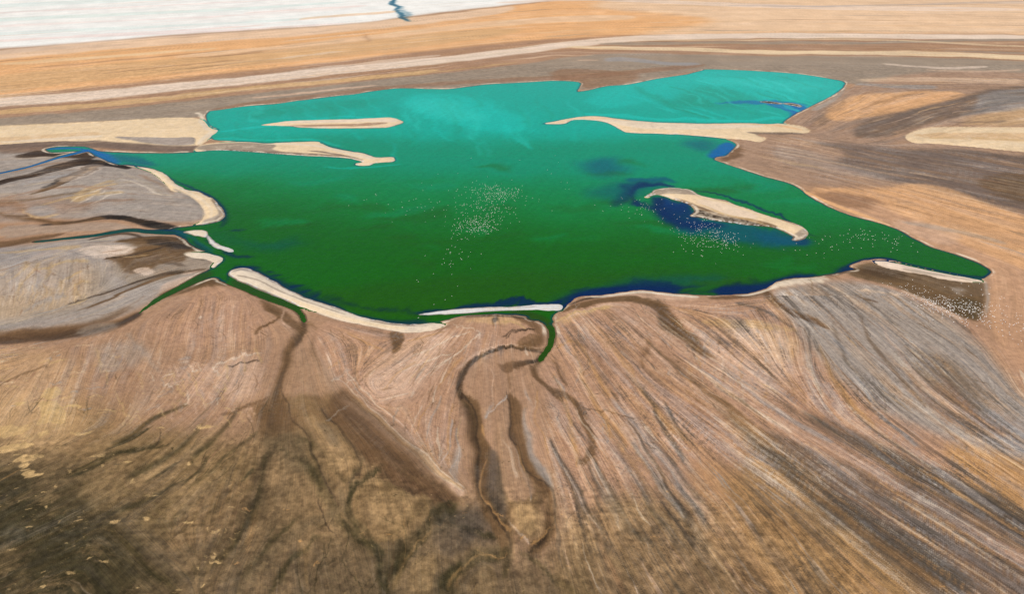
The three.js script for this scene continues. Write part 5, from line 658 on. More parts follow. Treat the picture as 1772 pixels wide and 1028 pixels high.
  ['lightpink', 0.23, 0.3, 0, [-141.5,-217.9,-139.8,-215.1,-138.3,-213,-137.8,-213.7,-139.4,-215.5,-141.3,-218.1]],
  ['silt', 0.24, 0.34, 0, [-137.3,-235.2,-135.3,-231.5,-133.6,-228.5,-133,-229,-134.8,-231.8,-137,-235.4]],
  ['creamwhite', 0.23, 0.39, 0, [-130,-215.7,-128.9,-215.7,-128,-216.4,-128.8,-217.5,-129.4,-216.5,-130.3,-216.3]],
  ['lightpink', 0.23, 0.53, 0, [-123.5,-223.5,-121,-219.3,-118.9,-216,-118.3,-216.6,-120.6,-219.7,-123.3,-223.7]],
  ['silt', 0.25, 0.47, 0, [-117,-243.2,-114.2,-238.3,-111.8,-234.3,-111.4,-234.7,-113.9,-238.6,-116.7,-243.4]],
  ['lightpink', 0.23, 0.53, 0, [-131.5,-222.8,-129.3,-218.7,-127.5,-215.3,-126.7,-215.8,-128.8,-219,-131.2,-222.9]],
  ['silt', 0.23, 0.37, 0, [-138.4,-213.9,-137,-211.7,-135.8,-210.1,-135.5,-210.6,-136.7,-212,-138.2,-214.1]],
  ['lightpink', 0.23, 0.56, 0, [-124.4,-220.1,-122,-215.9,-119.9,-212.6,-119.4,-213.1,-121.6,-216.3,-124.1,-220.3]],
  ['creamwhite', 0.25, 0.54, 0, [-139.2,-243.2,-137.4,-239.7,-135.8,-237,-135.3,-237.4,-137,-239.9,-138.9,-243.3]],
  ['silt', 0.23, 0.47, 0, [-121.1,-216,-118.6,-216.9,-116.2,-218.5,-116.7,-219.2,-118.9,-217.6,-121.4,-216.6]],
  ['goldpale', 0.23, 0.33, 0, [-175.8,-248.2,-172.6,-247.7,-169.9,-248.2,-170.5,-249.4,-173.1,-248.6,-176.1,-248.8]],
  ['cream', 0.22, 0.42, 0, [-186.6,-236.3,-182.7,-236.7,-178.6,-236.6,-178.9,-237.3,-183.1,-237.4,-186.9,-236.9]],
  ['goldpale', 0.23, 0.57, 0, [-197.1,-245.7,-194.7,-244.8,-193.4,-246,-194.3,-247.1,-195.2,-245.6,-197.2,-246.1]],
  ['brown', 0.21, 0.56, 0, [-187.6,-227.3,-184.7,-227.3,-181.8,-227.5,-182.3,-228.2,-185,-228,-187.9,-227.9]],
  ['cream', 0.23, 0.44, 0, [-194.2,-256,-190.8,-256.5,-187.1,-256.2,-187.6,-257.3,-191.3,-257.3,-194.6,-256.7]],
  ['bluegrey', 0.22, 0.5, 0, [-215.8,-231.2,-213.1,-231.7,-210,-231.5,-210.4,-232.2,-213.5,-232.2,-216.1,-231.6]],
  ['brown', 0.2, 0.46, 0, [-201.5,-212.6,-200,-211.9,-199.7,-213.1,-200.2,-213.6,-200.4,-212.4,-201.7,-213]],
  ['brown', 0.21, 0.32, 0, [-169.2,-222.3,-167.5,-221.6,-166.3,-221.9,-166.6,-222.5,-167.7,-222.2,-169.4,-222.9]],
  ['cream', 0.23, 0.31, 0, [-220.4,-252.8,-219.2,-253.5,-217.6,-253.7,-218.1,-254.4,-219.7,-254.2,-220.9,-253.4]],
  ['brown', 0.22, 0.45, 0, [-209.5,-231.2,-206.8,-231.9,-203.5,-231.7,-203.9,-232.4,-207.3,-232.7,-210,-231.9]],
  ['goldpale', 0.22, 0.41, 0, [-184.3,-234,-181.8,-233.9,-179.5,-234.2,-180,-235,-182.2,-234.7,-184.6,-234.7]],
  ['goldpale', 0.23, 0.36, 0, [-221.4,-256.1,-219.9,-256.5,-218.4,-256.9,-219.1,-257.9,-220.5,-257.2,-221.8,-256.6]],
  ['goldpale', 0.23, 0.36, 0, [-206.7,-247.3,-205.1,-246.7,-204.6,-247.8,-205.3,-248.6,-205.7,-247.5,-207,-248]],
  ['cream', 0.23, 0.31, 0, [-215.4,-254.4,-211.4,-253.5,-209,-255.2,-209.6,-256.1,-211.9,-254.3,-215.7,-255]],
  ['brown', 0.22, 0.48, 0, [-213.7,-232.4,-211.7,-231.8,-210.8,-232.8,-211.7,-233.8,-212.3,-232.5,-213.9,-232.8]],
  ['goldpale', 0.2, 0.31, 0, [-158.5,-211.7,-155.3,-211.9,-151.8,-211.3,-152.2,-212.1,-155.7,-212.5,-158.8,-212.2]],
  ['goldpale', 0.23, 0.31, 0, [-214.6,-253.1,-212.6,-253.8,-210.3,-254.1,-210.7,-254.8,-213,-254.5,-215.1,-253.8]],
  ['goldpale', 0.23, 0.44, 0, [-229.9,-253.3,-226.2,-252.6,-223,-252.6,-223.9,-254,-226.8,-253.5,-230.2,-253.9]],
  ['brown', 0.23, 0.58, 0, [-181.8,-254.3,-180,-254.8,-177.9,-254.8,-178.4,-255.7,-180.4,-255.6,-182.2,-255]],
  ['bluegrey', 0.21, 0.52, 0, [-190.8,-229,-187.8,-228.4,-185.5,-229,-186.2,-230,-188.2,-229.1,-191,-229.5]],
  ['cream', 0.22, 0.4, 0, [-174.3,-237.7,-171.7,-237,-169.7,-237.8,-170.4,-238.8,-172.1,-237.8,-174.6,-238.2]],
  ['bluegrey', 0.2, 0.53, 0, [-170,-212.9,-166.7,-212.4,-164.4,-213.7,-164.8,-214.3,-167,-212.9,-170.2,-213.3]],
  ['brown', 0.21, 0.56, 0, [-178.8,-223.8,-176.5,-223.1,-175,-224.1,-175.6,-225,-176.9,-223.9,-179.1,-224.4]],
  ['goldpale', 0.21, 0.54, 0, [-167.1,-220.7,-164.8,-220,-163.3,-221.2,-163.8,-221.8,-165.1,-220.6,-167.2,-221.1]],
  ['cream', 0.22, 0.35, 0, [-203.3,-233.5,-199.6,-233.3,-196.3,-233.7,-196.7,-234.3,-199.9,-233.8,-203.6,-234]],
  ['cream', 0.22, 0.45, 0, [-225.3,-244.1,-220.7,-243.4,-217.4,-244.8,-218.1,-245.7,-221.3,-244.3,-225.8,-244.9]],
  ['brown', 0.21, 0.33, 0, [-166.6,-218.6,-164.6,-219.1,-161.8,-218,-162.1,-218.9,-164.9,-219.8,-166.9,-218.9]],
  ['bluegrey', 0.21, 0.5, 0, [-196.9,-213.8,-196,-214.2,-194.7,-213.9,-195.2,-214.9,-196.5,-214.9,-197.3,-214.3]],
  ['bluegrey', 0.21, 0.58, 0, [-178.9,-222,-176.8,-222.1,-174.9,-222.6,-175.3,-223.3,-177.2,-222.8,-179.3,-222.7]],
  ['goldpale', 0.23, 0.53, 0, [-227.1,-255.8,-224.5,-255,-223,-255.8,-223.6,-256.6,-225,-255.7,-227.4,-256.4]],
  ['brown', 0.21, 0.6, 0, [-191.7,-218.5,-190.7,-218.6,-189.7,-218.8,-190.1,-219.5,-191.1,-219.2,-192,-218.9]],
  ['cream', 0.22, 0.6, 0, [-221.9,-244.8,-220.2,-244.5,-218.5,-244.2,-219.2,-245.4,-220.8,-245.4,-222.4,-245.5]],
  ['brown', 0.22, 0.53, 0, [-192.7,-234.9,-188.8,-235,-184.5,-234.4,-185,-235.3,-189.2,-235.8,-193.1,-235.6]],
  ['cream', 0.22, 0.35, 0, [-176.2,-241,-172.2,-241.1,-168.7,-242.2,-169.1,-242.9,-172.6,-241.8,-176.6,-241.8]],
  ['bluegrey', 0.23, 0.52, 0, [-202.3,-246,-200.3,-245.5,-199.2,-246.7,-199.8,-247.5,-200.8,-246.2,-202.6,-246.6]],
  ['goldpale', 0.22, 0.54, 0, [-218.4,-240.8,-216.3,-241.1,-214.1,-241.2,-214.7,-242.1,-216.7,-241.8,-218.8,-241.3]],
  ['bluegrey', 0.21, 0.46, 0, [-173.8,-225,-169.8,-224.9,-166.3,-225.5,-166.7,-226.3,-170.2,-225.5,-174,-225.5]],
  ['goldpale', 0.22, 0.37, 0, [-179.9,-241.4,-177.1,-240.9,-175.4,-242.6,-176,-243.4,-177.5,-241.6,-180.2,-242.1]],
  ['cream', 0.22, 0.6, 0, [-210,-229.6,-207.1,-229.2,-205.2,-230.3,-205.6,-230.9,-207.6,-229.9,-210.5,-230.4]],
  ['bluegrey', 0.22, 0.43, 0, [-172.2,-237.7,-169.5,-237.9,-167.2,-238.8,-167.5,-239.4,-169.8,-238.5,-172.4,-238.2]],
  ['cream', 0.23, 0.52, 0, [-201.2,-251.1,-199.3,-251.4,-197.7,-252.3,-198.4,-253.2,-199.8,-252.2,-201.7,-251.9]],
  ['brown', 0.2, 0.53, 0, [-202,-209.6,-200.3,-209.1,-199.3,-209.8,-199.8,-210.4,-200.7,-209.6,-202.2,-210]],
  ['cream', 0.21, 0.32, 0, [-174.5,-228.8,-172.3,-228.2,-170.9,-229.1,-171.5,-229.9,-172.7,-228.9,-174.7,-229.2]],
  ['brown', 0.21, 0.49, 0, [-184.8,-219.7,-181.4,-219.9,-178.3,-220.6,-178.7,-221.3,-181.8,-220.6,-185.2,-220.2]],
  ['goldpale', 0.21, 0.38, 0, [-201.4,-216.4,-200.3,-216.6,-199.1,-216.6,-199.5,-217.3,-200.7,-217.2,-201.7,-216.9]],
  ['bluegrey', 0.23, 0.58, 0, [-198.3,-248.7,-196.9,-248.5,-196.4,-249.9,-197.4,-250.8,-197.6,-249.4,-198.7,-249.5]],
  ['lightpink', 0.21, 0.53, 0, [-42.8,-232.7,-44,-228.9,-45.3,-225.1,-44.5,-224.4,-43.5,-228.4,-42.5,-232.5]],
  ['creamwhite', 0.22, 0.57, 0, [-57.9,-239.2,-59,-237,-60.1,-234.9,-59.5,-234.1,-58.6,-236.4,-57.7,-238.9]],
  ['lightpink', 0.21, 0.41, 0, [-24.7,-227.6,-25,-225,-25.3,-222.4,-24.7,-222.2,-24.6,-224.8,-24.5,-227.5]],
  ['creamwhite', 0.22, 0.4, 0, [-32.4,-246,-33,-242.8,-33.6,-239.7,-32.6,-239.1,-32.4,-242.5,-32.1,-245.8]],
  ['lightpink', 0.23, 0.57, 0, [-53.4,-248.1,-54.5,-245.6,-55.5,-243.1,-54.9,-242.3,-54,-245,-53.2,-247.8]],
  ['wetbrown', 0.2, 0.52, 0, [-43.6,-211.8,-45.3,-207.4,-46.9,-203.2,-46.3,-202.6,-44.8,-207,-43.3,-211.6]],
  ['creamwhite', 0.21, 0.59, 0, [-30.3,-228.3,-31.2,-223.1,-32.1,-218.1,-31.2,-217.6,-30.6,-222.8,-30.1,-228.1]],
  ['brown', 0.22, 0.46, 0, [-38.1,-239.3,-39.6,-233.1,-40.9,-227,-40.4,-226.6,-39.1,-232.8,-37.9,-239.1]],
  ['gold', 0.22, 0.51, 0, [-70.5,-250.9,-74.1,-244.4,-77.7,-238.1,-77.2,-237.4,-73.8,-243.8,-70.3,-250.6]],
  ['creamwhite', 0.22, 0.32, 0, [-38,-237.3,-38.9,-233.7,-39.7,-230.1,-39.2,-229.7,-38.5,-233.4,-37.7,-237.1]],
  ['gold', 0.23, 0.31, 0, [-36.5,-254.5,-37.2,-251.6,-37.8,-248.7,-36.9,-248,-36.6,-251.1,-36.2,-254.3]],
  ['creamwhite', 0.22, 0.35, 0, [-25.1,-233.5,-25.5,-230,-25.8,-226.6,-25.2,-226.3,-25,-229.8,-24.9,-233.4]],
  ['lightpink', 0.23, 0.41, 0, [-73.1,-259.1,-74.7,-256.4,-76.2,-253.8,-75.7,-253.1,-74.3,-255.9,-72.9,-258.7]],
  ['lightpink', 0.23, 0.59, 0, [-29.4,-260.7,-29.9,-257.6,-30.3,-254.6,-29.3,-254.1,-29.2,-257.3,-29.2,-260.6]],
  ['brown', 0.22, 0.55, 0, [-59.7,-243.8,-62.6,-237.6,-65.4,-231.5,-64.9,-230.9,-62.3,-237.1,-59.5,-243.5]],
  ['brown', 0.21, 0.44, 0, [-46,-222.6,-47.5,-218.8,-49,-215.1,-48.3,-214.4,-47.1,-218.4,-45.8,-222.4]],
  ['brown', 0.22, 0.48, 0, [-45.2,-238.7,-46.6,-234.5,-47.9,-230.3,-47.4,-229.8,-46.2,-234.1,-45,-238.5]],
  ['gold', 0.21, 0.55, 0, [-25.1,-217,-25.5,-214.7,-25.8,-212.3,-25.2,-212.1,-25.1,-214.5,-24.9,-217]],
  ['silt', 0.21, 0.33, 0, [-62.6,-229.8,-63.8,-228,-65.1,-226.1,-64.3,-225,-63.3,-227.3,-62.4,-229.5]],
  ['silt', 0.2, 0.46, 0, [-65.1,-216.1,-68.3,-211.5,-71.4,-207,-70.7,-206.1,-67.8,-210.9,-64.9,-215.8]],
  ['brown', 0.23, 0.48, 0, [-36.7,-259.8,-37.6,-254.9,-38.4,-250.3,-37.8,-249.8,-37.1,-254.6,-36.4,-259.6]],
  ['wetbrown', 0.22, 0.41, 0, [-60,-238,-62.2,-233.6,-64.3,-229.4,-63.7,-228.7,-61.8,-233.1,-59.8,-237.7]],
  ['wetbrown', 0.2, 0.39, 0, [-38.9,-210.6,-40.5,-205.6,-42.2,-200.7,-41.4,-200.1,-40,-205.2,-38.7,-210.4]],
  ['silt', 0.23, 0.6, 0, [-25.5,-248.7,-25.7,-246.1,-26,-243.6,-25.3,-243.3,-25.3,-246,-25.2,-248.6]],
  ['lightpink', 0.23, 0.44, 0, [-37.5,-250,-38.4,-246,-39.3,-242.1,-38.5,-241.5,-37.9,-245.6,-37.3,-249.9]],
  ['silt', 0.2, 0.6, 0, [-42.5,-215.8,-44.5,-210.4,-46.3,-205.1,-45.7,-204.6,-44,-210,-42.3,-215.6]],
  ['silt', 0.22, 0.32, 0, [-68.2,-240.2,-70.8,-236,-73.4,-231.8,-72.6,-230.8,-70.3,-235.2,-68,-239.9]],
  ['lightpink', 0.22, 0.32, 0, [-30.8,-242,-31.7,-235.7,-32.6,-229.6,-31.8,-229.2,-31.2,-235.4,-30.5,-241.9]],
  ['brown', 0.23, 0.41, 0, [-49.9,-258.2,-51.8,-252.6,-53.6,-247.1,-52.8,-246.2,-51.3,-252,-49.7,-257.9]],
  ['lightpink', 0.22, 0.51, 0, [-55.7,-235.2,-57.5,-231.7,-59.2,-228.4,-58.3,-227.4,-56.9,-231.1,-55.5,-234.9]],
  ['creamwhite', 0.22, 0.48, 0, [-64.9,-235.8,-66.8,-232.6,-68.6,-229.5,-68.1,-228.6,-66.4,-232,-64.7,-235.5]],
  ['lightpink', 0.23, 0.31, 0, [-67.8,-260.5,-69.7,-256.8,-71.5,-253.2,-71,-252.4,-69.3,-256.3,-67.6,-260.2]],
  ['lightpink', 0.22, 0.55, 0, [-36.9,-246.1,-37.8,-242.2,-38.7,-238.3,-37.8,-237.6,-37.3,-241.8,-36.7,-246]],
  ['creamwhite', 0.22, 0.58, 0, [-27.7,-238.7,-28.3,-233.8,-28.9,-229,-28.2,-228.7,-27.8,-233.6,-27.5,-238.6]],
  ['silt', 0.23, 0.55, 0, [-63,-256.9,-64.6,-253.3,-66.3,-249.8,-65.7,-249.1,-64.2,-252.8,-62.7,-256.6]],
  ['lightpink', 0.23, 0.45, 0, [-45,-260.3,-45.7,-258.1,-46.4,-255.9,-45.7,-255.2,-45.2,-257.6,-44.8,-260]],
  ['gold', 0.22, 0.43, 0, [-24.2,-236.9,-24.5,-234.4,-24.8,-232,-24,-231.7,-24,-234.3,-24,-236.8]],
  ['creamwhite', 0.21, 0.52, 0, [-39.6,-226.8,-40.7,-223.3,-41.7,-219.8,-41,-219.2,-40.2,-222.9,-39.4,-226.6]],
  ['wetbrown', 0.23, 0.32, 0, [-31.3,-261.5,-32.2,-255,-33,-248.7,-32,-248.2,-31.5,-254.7,-31.1,-261.4]],
  ['creamwhite', 0.22, 0.4, 0, [-69.4,-236.6,-71.8,-233.1,-74.1,-229.6,-73.4,-228.5,-71.3,-232.3,-69.2,-236.3]],
  ['lightpink', 1.28, 0.5, 0, [100.9,-268,114.4,-272.9,125.4,-265.7,121.9,-247.7,106.7,-231.4,99.4,-239.4]],
  ['goldpale', 0.81, 0.5, 0, [82.5,-275.3,102.6,-279.3,120.8,-276.3,134.2,-268,118.7,-269.5,97.8,-271.4]],
  ['lightpink', 0.24, 0.32, 0, [94.2,-229.1,92.7,-225.2,91.9,-221.3,93,-221.6,93.4,-225.2,94.5,-229.1]],
  ['creamwhite', 0.25, 0.55, 0, [109.9,-247.3,108.4,-242.7,107.6,-238.1,108.3,-238.4,108.8,-242.8,110.2,-247.3]],
  ['lightpink', 0.25, 0.46, 0, [129.9,-253.1,128.7,-247.5,128.2,-242.1,129.2,-242.8,129.3,-247.9,130.2,-253.2]],
  ['bluegrey', 0.24, 0.46, 0, [78.1,-228.4,77,-224.9,76.5,-221.4,77.2,-221.6,77.4,-224.9,78.4,-228.3]],
  ['bluegrey', 0.24, 0.32, 0, [96.5,-243.5,93.4,-235.9,91.3,-228.6,91.9,-228.6,93.9,-235.8,96.7,-243.4]],
  ['gold', 0.26, 0.33, 0, [100.6,-264.1,97.5,-254.6,95.3,-245.5,95.9,-245.6,97.9,-254.6,100.9,-264.1]],
  ['greydark', 0.25, 0.31, 0, [106.9,-247.7,103.9,-239.1,101.8,-231,102.4,-231,104.3,-239.1,107.1,-247.6]],
  ['creamwhite', 0.23, 0.41, 0, [96.2,-230.6,93.8,-222.9,92.2,-215.5,92.9,-215.6,94.3,-222.9,96.5,-230.6]],
  ['greydark', 0.26, 0.36, 0, [85.5,-255.8,84.3,-252.3,83.8,-248.7,84.8,-249.1,84.9,-252.4,85.8,-255.8]],
  ['gold', 0.26, 0.5, 0, [91,-265.6,88.4,-258.8,86.8,-252.2,87.4,-252.2,88.9,-258.7,91.2,-265.5]],
  ['bluegrey', 0.24, 0.35, 0, [100.7,-235.3,99.3,-230,98.6,-224.9,99.4,-225.2,99.8,-230.2,101,-235.3]],
  ['lightpink', 0.26, 0.47, 0, [95.3,-270.8,92.5,-263.4,90.6,-256.2,91.4,-256.2,93,-263.3,95.6,-270.7]],
  ['bluegrey', 0.24, 0.4, 0, [93,-238.5,91.3,-234.3,90.2,-230,91.3,-230.2,91.9,-234.2,93.3,-238.4]],
  ['greydark', 0.26, 0.34, 0, [137.7,-264.9,136.4,-256.2,135.8,-248,137.1,-248.9,137.2,-256.8,138,-265.1]],
  ['wetbrown', 0.26, 0.56, 0, [95.1,-266.8,93,-261.3,91.7,-255.9,92.6,-256,93.6,-261.3,95.4,-266.8]],
  ['gold', 0.24, 0.51, 0, [98.5,-243.5,95.7,-235.3,93.8,-227.4,94.6,-227.5,96.3,-235.3,98.8,-243.5]],
  ['greydark', 0.24, 0.6, 0, [130.3,-243.4,129.2,-236,128.8,-228.9,129.8,-229.5,129.8,-236.4,130.5,-243.5]],
  ['wetbrown', 0.26, 0.53, 0, [130,-258.7,129.2,-255.3,129.2,-251.9,130.2,-252.8,129.9,-255.7,130.3,-258.8]],
  ['gold', 0.26, 0.42, 0, [101.1,-264.8,99.2,-259.4,98.1,-254,99,-254.3,99.8,-259.4,101.4,-264.8]],
  ['gold', 0.25, 0.44, 0, [83.3,-257.2,81.1,-249,79.8,-241.1,80.7,-241.3,81.7,-249.1,83.5,-257.2]],
  ['bluegrey', 0.25, 0.36, 0, [129.8,-254.7,128.4,-246.5,127.8,-238.7,128.7,-239.3,129,-246.8,130.1,-254.8]],
  ['lightpink', 0.26, 0.45, 0, [104.2,-269.4,101.8,-262,100.4,-254.8,101.5,-255.2,102.5,-262.1,104.4,-269.4]],
  ['greydark', 0.26, 0.58, 0, [93.4,-259.6,91.6,-254.2,90.6,-248.8,91.2,-249,92,-254.2,93.7,-259.5]],
  ['gold', 0.25, 0.53, 0, [104.1,-260.3,101,-250.3,98.7,-240.9,99.4,-241,101.4,-250.4,104.4,-260.3]],
  ['greydark', 0.26, 0.57, 0, [136.3,-261.1,135.3,-255.9,135.1,-250.8,136.3,-251.7,136,-256.4,136.6,-261.3]],
  ['lightpink', 0.24, 0.33, 0, [79.8,-235.3,78.7,-231.1,78.3,-227,79,-227.2,79.2,-231.2,80.1,-235.3]],
  ['bluegrey', 0.26, 0.57, 0, [124.7,-272.7,123.4,-265.5,122.8,-258.6,123.5,-259,123.9,-265.8,125,-272.9]],
  ['lightpink', 0.24, 0.46, 0, [97.5,-244.4,95.3,-237.7,93.8,-231.3,94.5,-231.4,95.7,-237.7,97.7,-244.4]],
  ['wetbrown', 0.27, 0.54, 0, [113.6,-272.6,112.3,-267.8,111.7,-263.1,112.3,-263.5,112.7,-268,113.9,-272.6]],
  ['wetbrown', 0.26, 0.31, 0, [88.7,-263.4,86.4,-255.1,84.9,-247.1,85.7,-247.3,86.9,-255.1,89,-263.4]],
  ['gold', 0.23, 0.59, 0, [103.6,-227.4,102.4,-223.5,101.9,-219.6,102.6,-219.9,102.8,-223.6,103.9,-227.4]],
  ['greydark', 0.26, 0.48, 0, [79.5,-258.9,78.5,-254.8,78.2,-250.7,79.2,-251.3,79.1,-255,79.8,-258.9]],
  ['gold', 0.24, 0.51, 0, [76.4,-241.5,74.1,-232.9,72.6,-224.8,73.1,-224.9,74.5,-232.9,76.7,-241.4]],
  ['wetbrown', 0.24, 0.38, 0, [107.4,-237.4,105.7,-231,104.7,-224.9,105.6,-225.3,106.3,-231.2,107.7,-237.4]],
  ['gold', 0.25, 0.4, 0, [110.5,-259.2,108.7,-251.1,107.8,-243.3,108.3,-243.6,109.1,-251.3,110.8,-259.3]],
  ['gold', 0.25, 0.54, 0, [123.5,-254.9,122.6,-251.4,122.4,-247.9,123.3,-248.5,123.2,-251.7,123.8,-255]],
  ['lightpink', 0.26, 0.3, 0, [104.9,-256.8,103.2,-252.1,102.4,-247.4,103.1,-247.7,103.7,-252.2,105.1,-256.8]],
  ['bluegrey', 0.25, 0.5, 0, [82.5,-253.4,80.7,-247.6,79.7,-241.9,80.2,-242,81.1,-247.5,82.7,-253.3]],
  ['gold', 0.25, 0.47, 0, [83.1,-252.6,80.8,-245.6,79.2,-238.7,79.9,-238.8,81.2,-245.5,83.3,-252.6]],
  ['wetbrown', 0.24, 0.48, 0, [91.9,-242.6,89.2,-235.5,87.4,-228.6,88,-228.6,89.7,-235.4,92.2,-242.6]],
  ['bluegrey', 0.26, 0.58, 0, [121,-265,119.1,-258.4,118.1,-252,118.8,-252.3,119.6,-258.5,121.3,-265.1]],
  ['bluegrey', 0.25, 0.41, 0, [110.5,-250.9,109.3,-246.9,108.9,-243,109.6,-243.4,109.8,-247.1,110.8,-250.9]],
  ['gold', 0.25, 0.53, 0, [126.1,-247.7,125.3,-241.4,125.2,-235.2,126.3,-236.1,126,-241.8,126.4,-247.8]],
  ['bluegrey', 0.25, 0.57, 0, [66.7,-241.6,66,-238.2,66,-234.9,67.1,-235.5,66.7,-238.5,67,-241.6]],
  ['greydark', 0.25, 0.54, 0, [81.7,-258,80.1,-251.5,79.4,-245.1,80.4,-245.5,80.8,-251.6,81.9,-258]],
  ['creamwhite', 0.25, 0.36, 0, [94.1,-252.7,91.1,-245.2,88.9,-238,90,-238,91.7,-245.1,94.3,-252.6]],
  ['bluegrey', 0.25, 0.35, 0, [82.1,-246.1,80.1,-238.1,79,-230.5,79.6,-230.6,80.6,-238.2,82.4,-246.1]],
  ['lightpink', 0.24, 0.5, 0, [120.5,-230.4,119.8,-224.6,119.8,-218.9,120.4,-219.3,120.2,-224.8,120.8,-230.5]],
  ['lightpink', 0.24, 0.4, 0, [122.7,-237.2,121.7,-230.8,121.4,-224.6,122.3,-225.1,122.2,-231.1,123,-237.3]],
  ['lightpink', 0.25, 0.36, 0, [125.9,-248.6,124.8,-241.3,124.4,-234.2,125.5,-234.9,125.5,-241.7,126.2,-248.8]],
  ['gold', 0.25, 0.48, 0, [76.2,-248.8,74.7,-243,74,-237.2,75,-237.5,75.3,-243.1,76.5,-248.8]],
  ['lightpink', 0.26, 0.33, 0, [128.2,-272.4,126.4,-265.9,125.4,-259.6,126.1,-260,126.9,-266.1,128.5,-272.5]],
  ['bluegrey', 0.25, 0.41, 0, [87.4,-260.7,84.5,-251.3,82.5,-242.3,83.4,-242.3,85.1,-251.3,87.6,-260.7]],
  ['wetbrown', 0.24, 0.46, 0, [114.1,-232.2,113.1,-227,112.8,-221.9,113.6,-222.4,113.7,-227.2,114.4,-232.3]],
  ['lightpink', 0.24, 0.33, 0, [84.4,-234.6,83.4,-231.6,83.1,-228.5,84.1,-229,84,-231.7,84.7,-234.6]],
  ['lightpink', 0.25, 0.44, 0, [120.1,-254,118.6,-247.4,117.9,-240.9,118.8,-241.5,119.2,-247.7,120.4,-254.1]],
  ['bluegrey', 0.26, 0.54, 0, [82.2,-265.9,81.3,-262.4,81.1,-258.8,82.3,-259.5,82,-262.6,82.5,-266]],
  ['creamwhite', 0.26, 0.48, 0, [129.2,-267.3,126.9,-258.2,125.4,-249.5,126.1,-249.9,127.4,-258.4,129.5,-267.3]],
  ['lightpink', 0.23, 0.35, 0, [119.5,-230.3,118.4,-222.1,117.9,-214.2,119.1,-214.9,119.1,-222.5,119.8,-230.5]],
  ['bluegrey', 0.25, 0.38, 0, [115.9,-247.8,114,-240.6,112.9,-233.6,114,-234.1,114.7,-240.8,116.2,-247.9]],
  ['pinktan', 0.42, 0.8, 0.08, [-10.1,-205.4,-5,-217.1,-2.1,-217.1,-1.3,-206.5,0.7,-192.4,3.6,-180.5,6.9,-173,6.1,-164.2,2,-163.4,-1.2,-166,-2.7,-176.7,-5.3,-187.3,-8.7,-195.6]],
  ['bluegrey', 0.34, 0.5, 0, [-8.1,-217.3,-10.3,-209.1,-10.8,-205.6,-9.4,-205.2,-9.4,-208.6,-7.4,-216.9]],
  ['creamwhite', 0.31, 0.45, 0, [-3,-195.5,-0.2,-183.2,2.4,-173.7,3.2,-174.1,0.4,-183.5,-2.6,-195.7]],
  ['tan', 0.75, 0.45, 0, [-2.5,-161.7,6,-163.4,11.7,-159.2,10.1,-152.8,6.3,-148.2,1.3,-154.4]],
  ['silt', 0.51, 0.6, 0, [-22.2,-190.4,-19.8,-192.4,-17.9,-178.6,-18.6,-173.9,-20.6,-178.6]],
  ['pink', 0.54, 0.6, 0, [4.8,-217.1,8.7,-217.1,11.8,-194.5,15.5,-182.4,12.5,-177.6,8,-190.4]],
  ['gold', 2.13, 0.42, 0, [64.3,-190.4,82.1,-178.9,98.1,-151.3,112.9,-128.5,112.4,-114.3,69.9,-114.3,61.6,-144.6]],
  ['bottomtan', 2.81, 0.5, 0, [14.2,-163.1,45.8,-168.2,68.1,-149,68.3,-114.3,11.7,-114.3]],
];
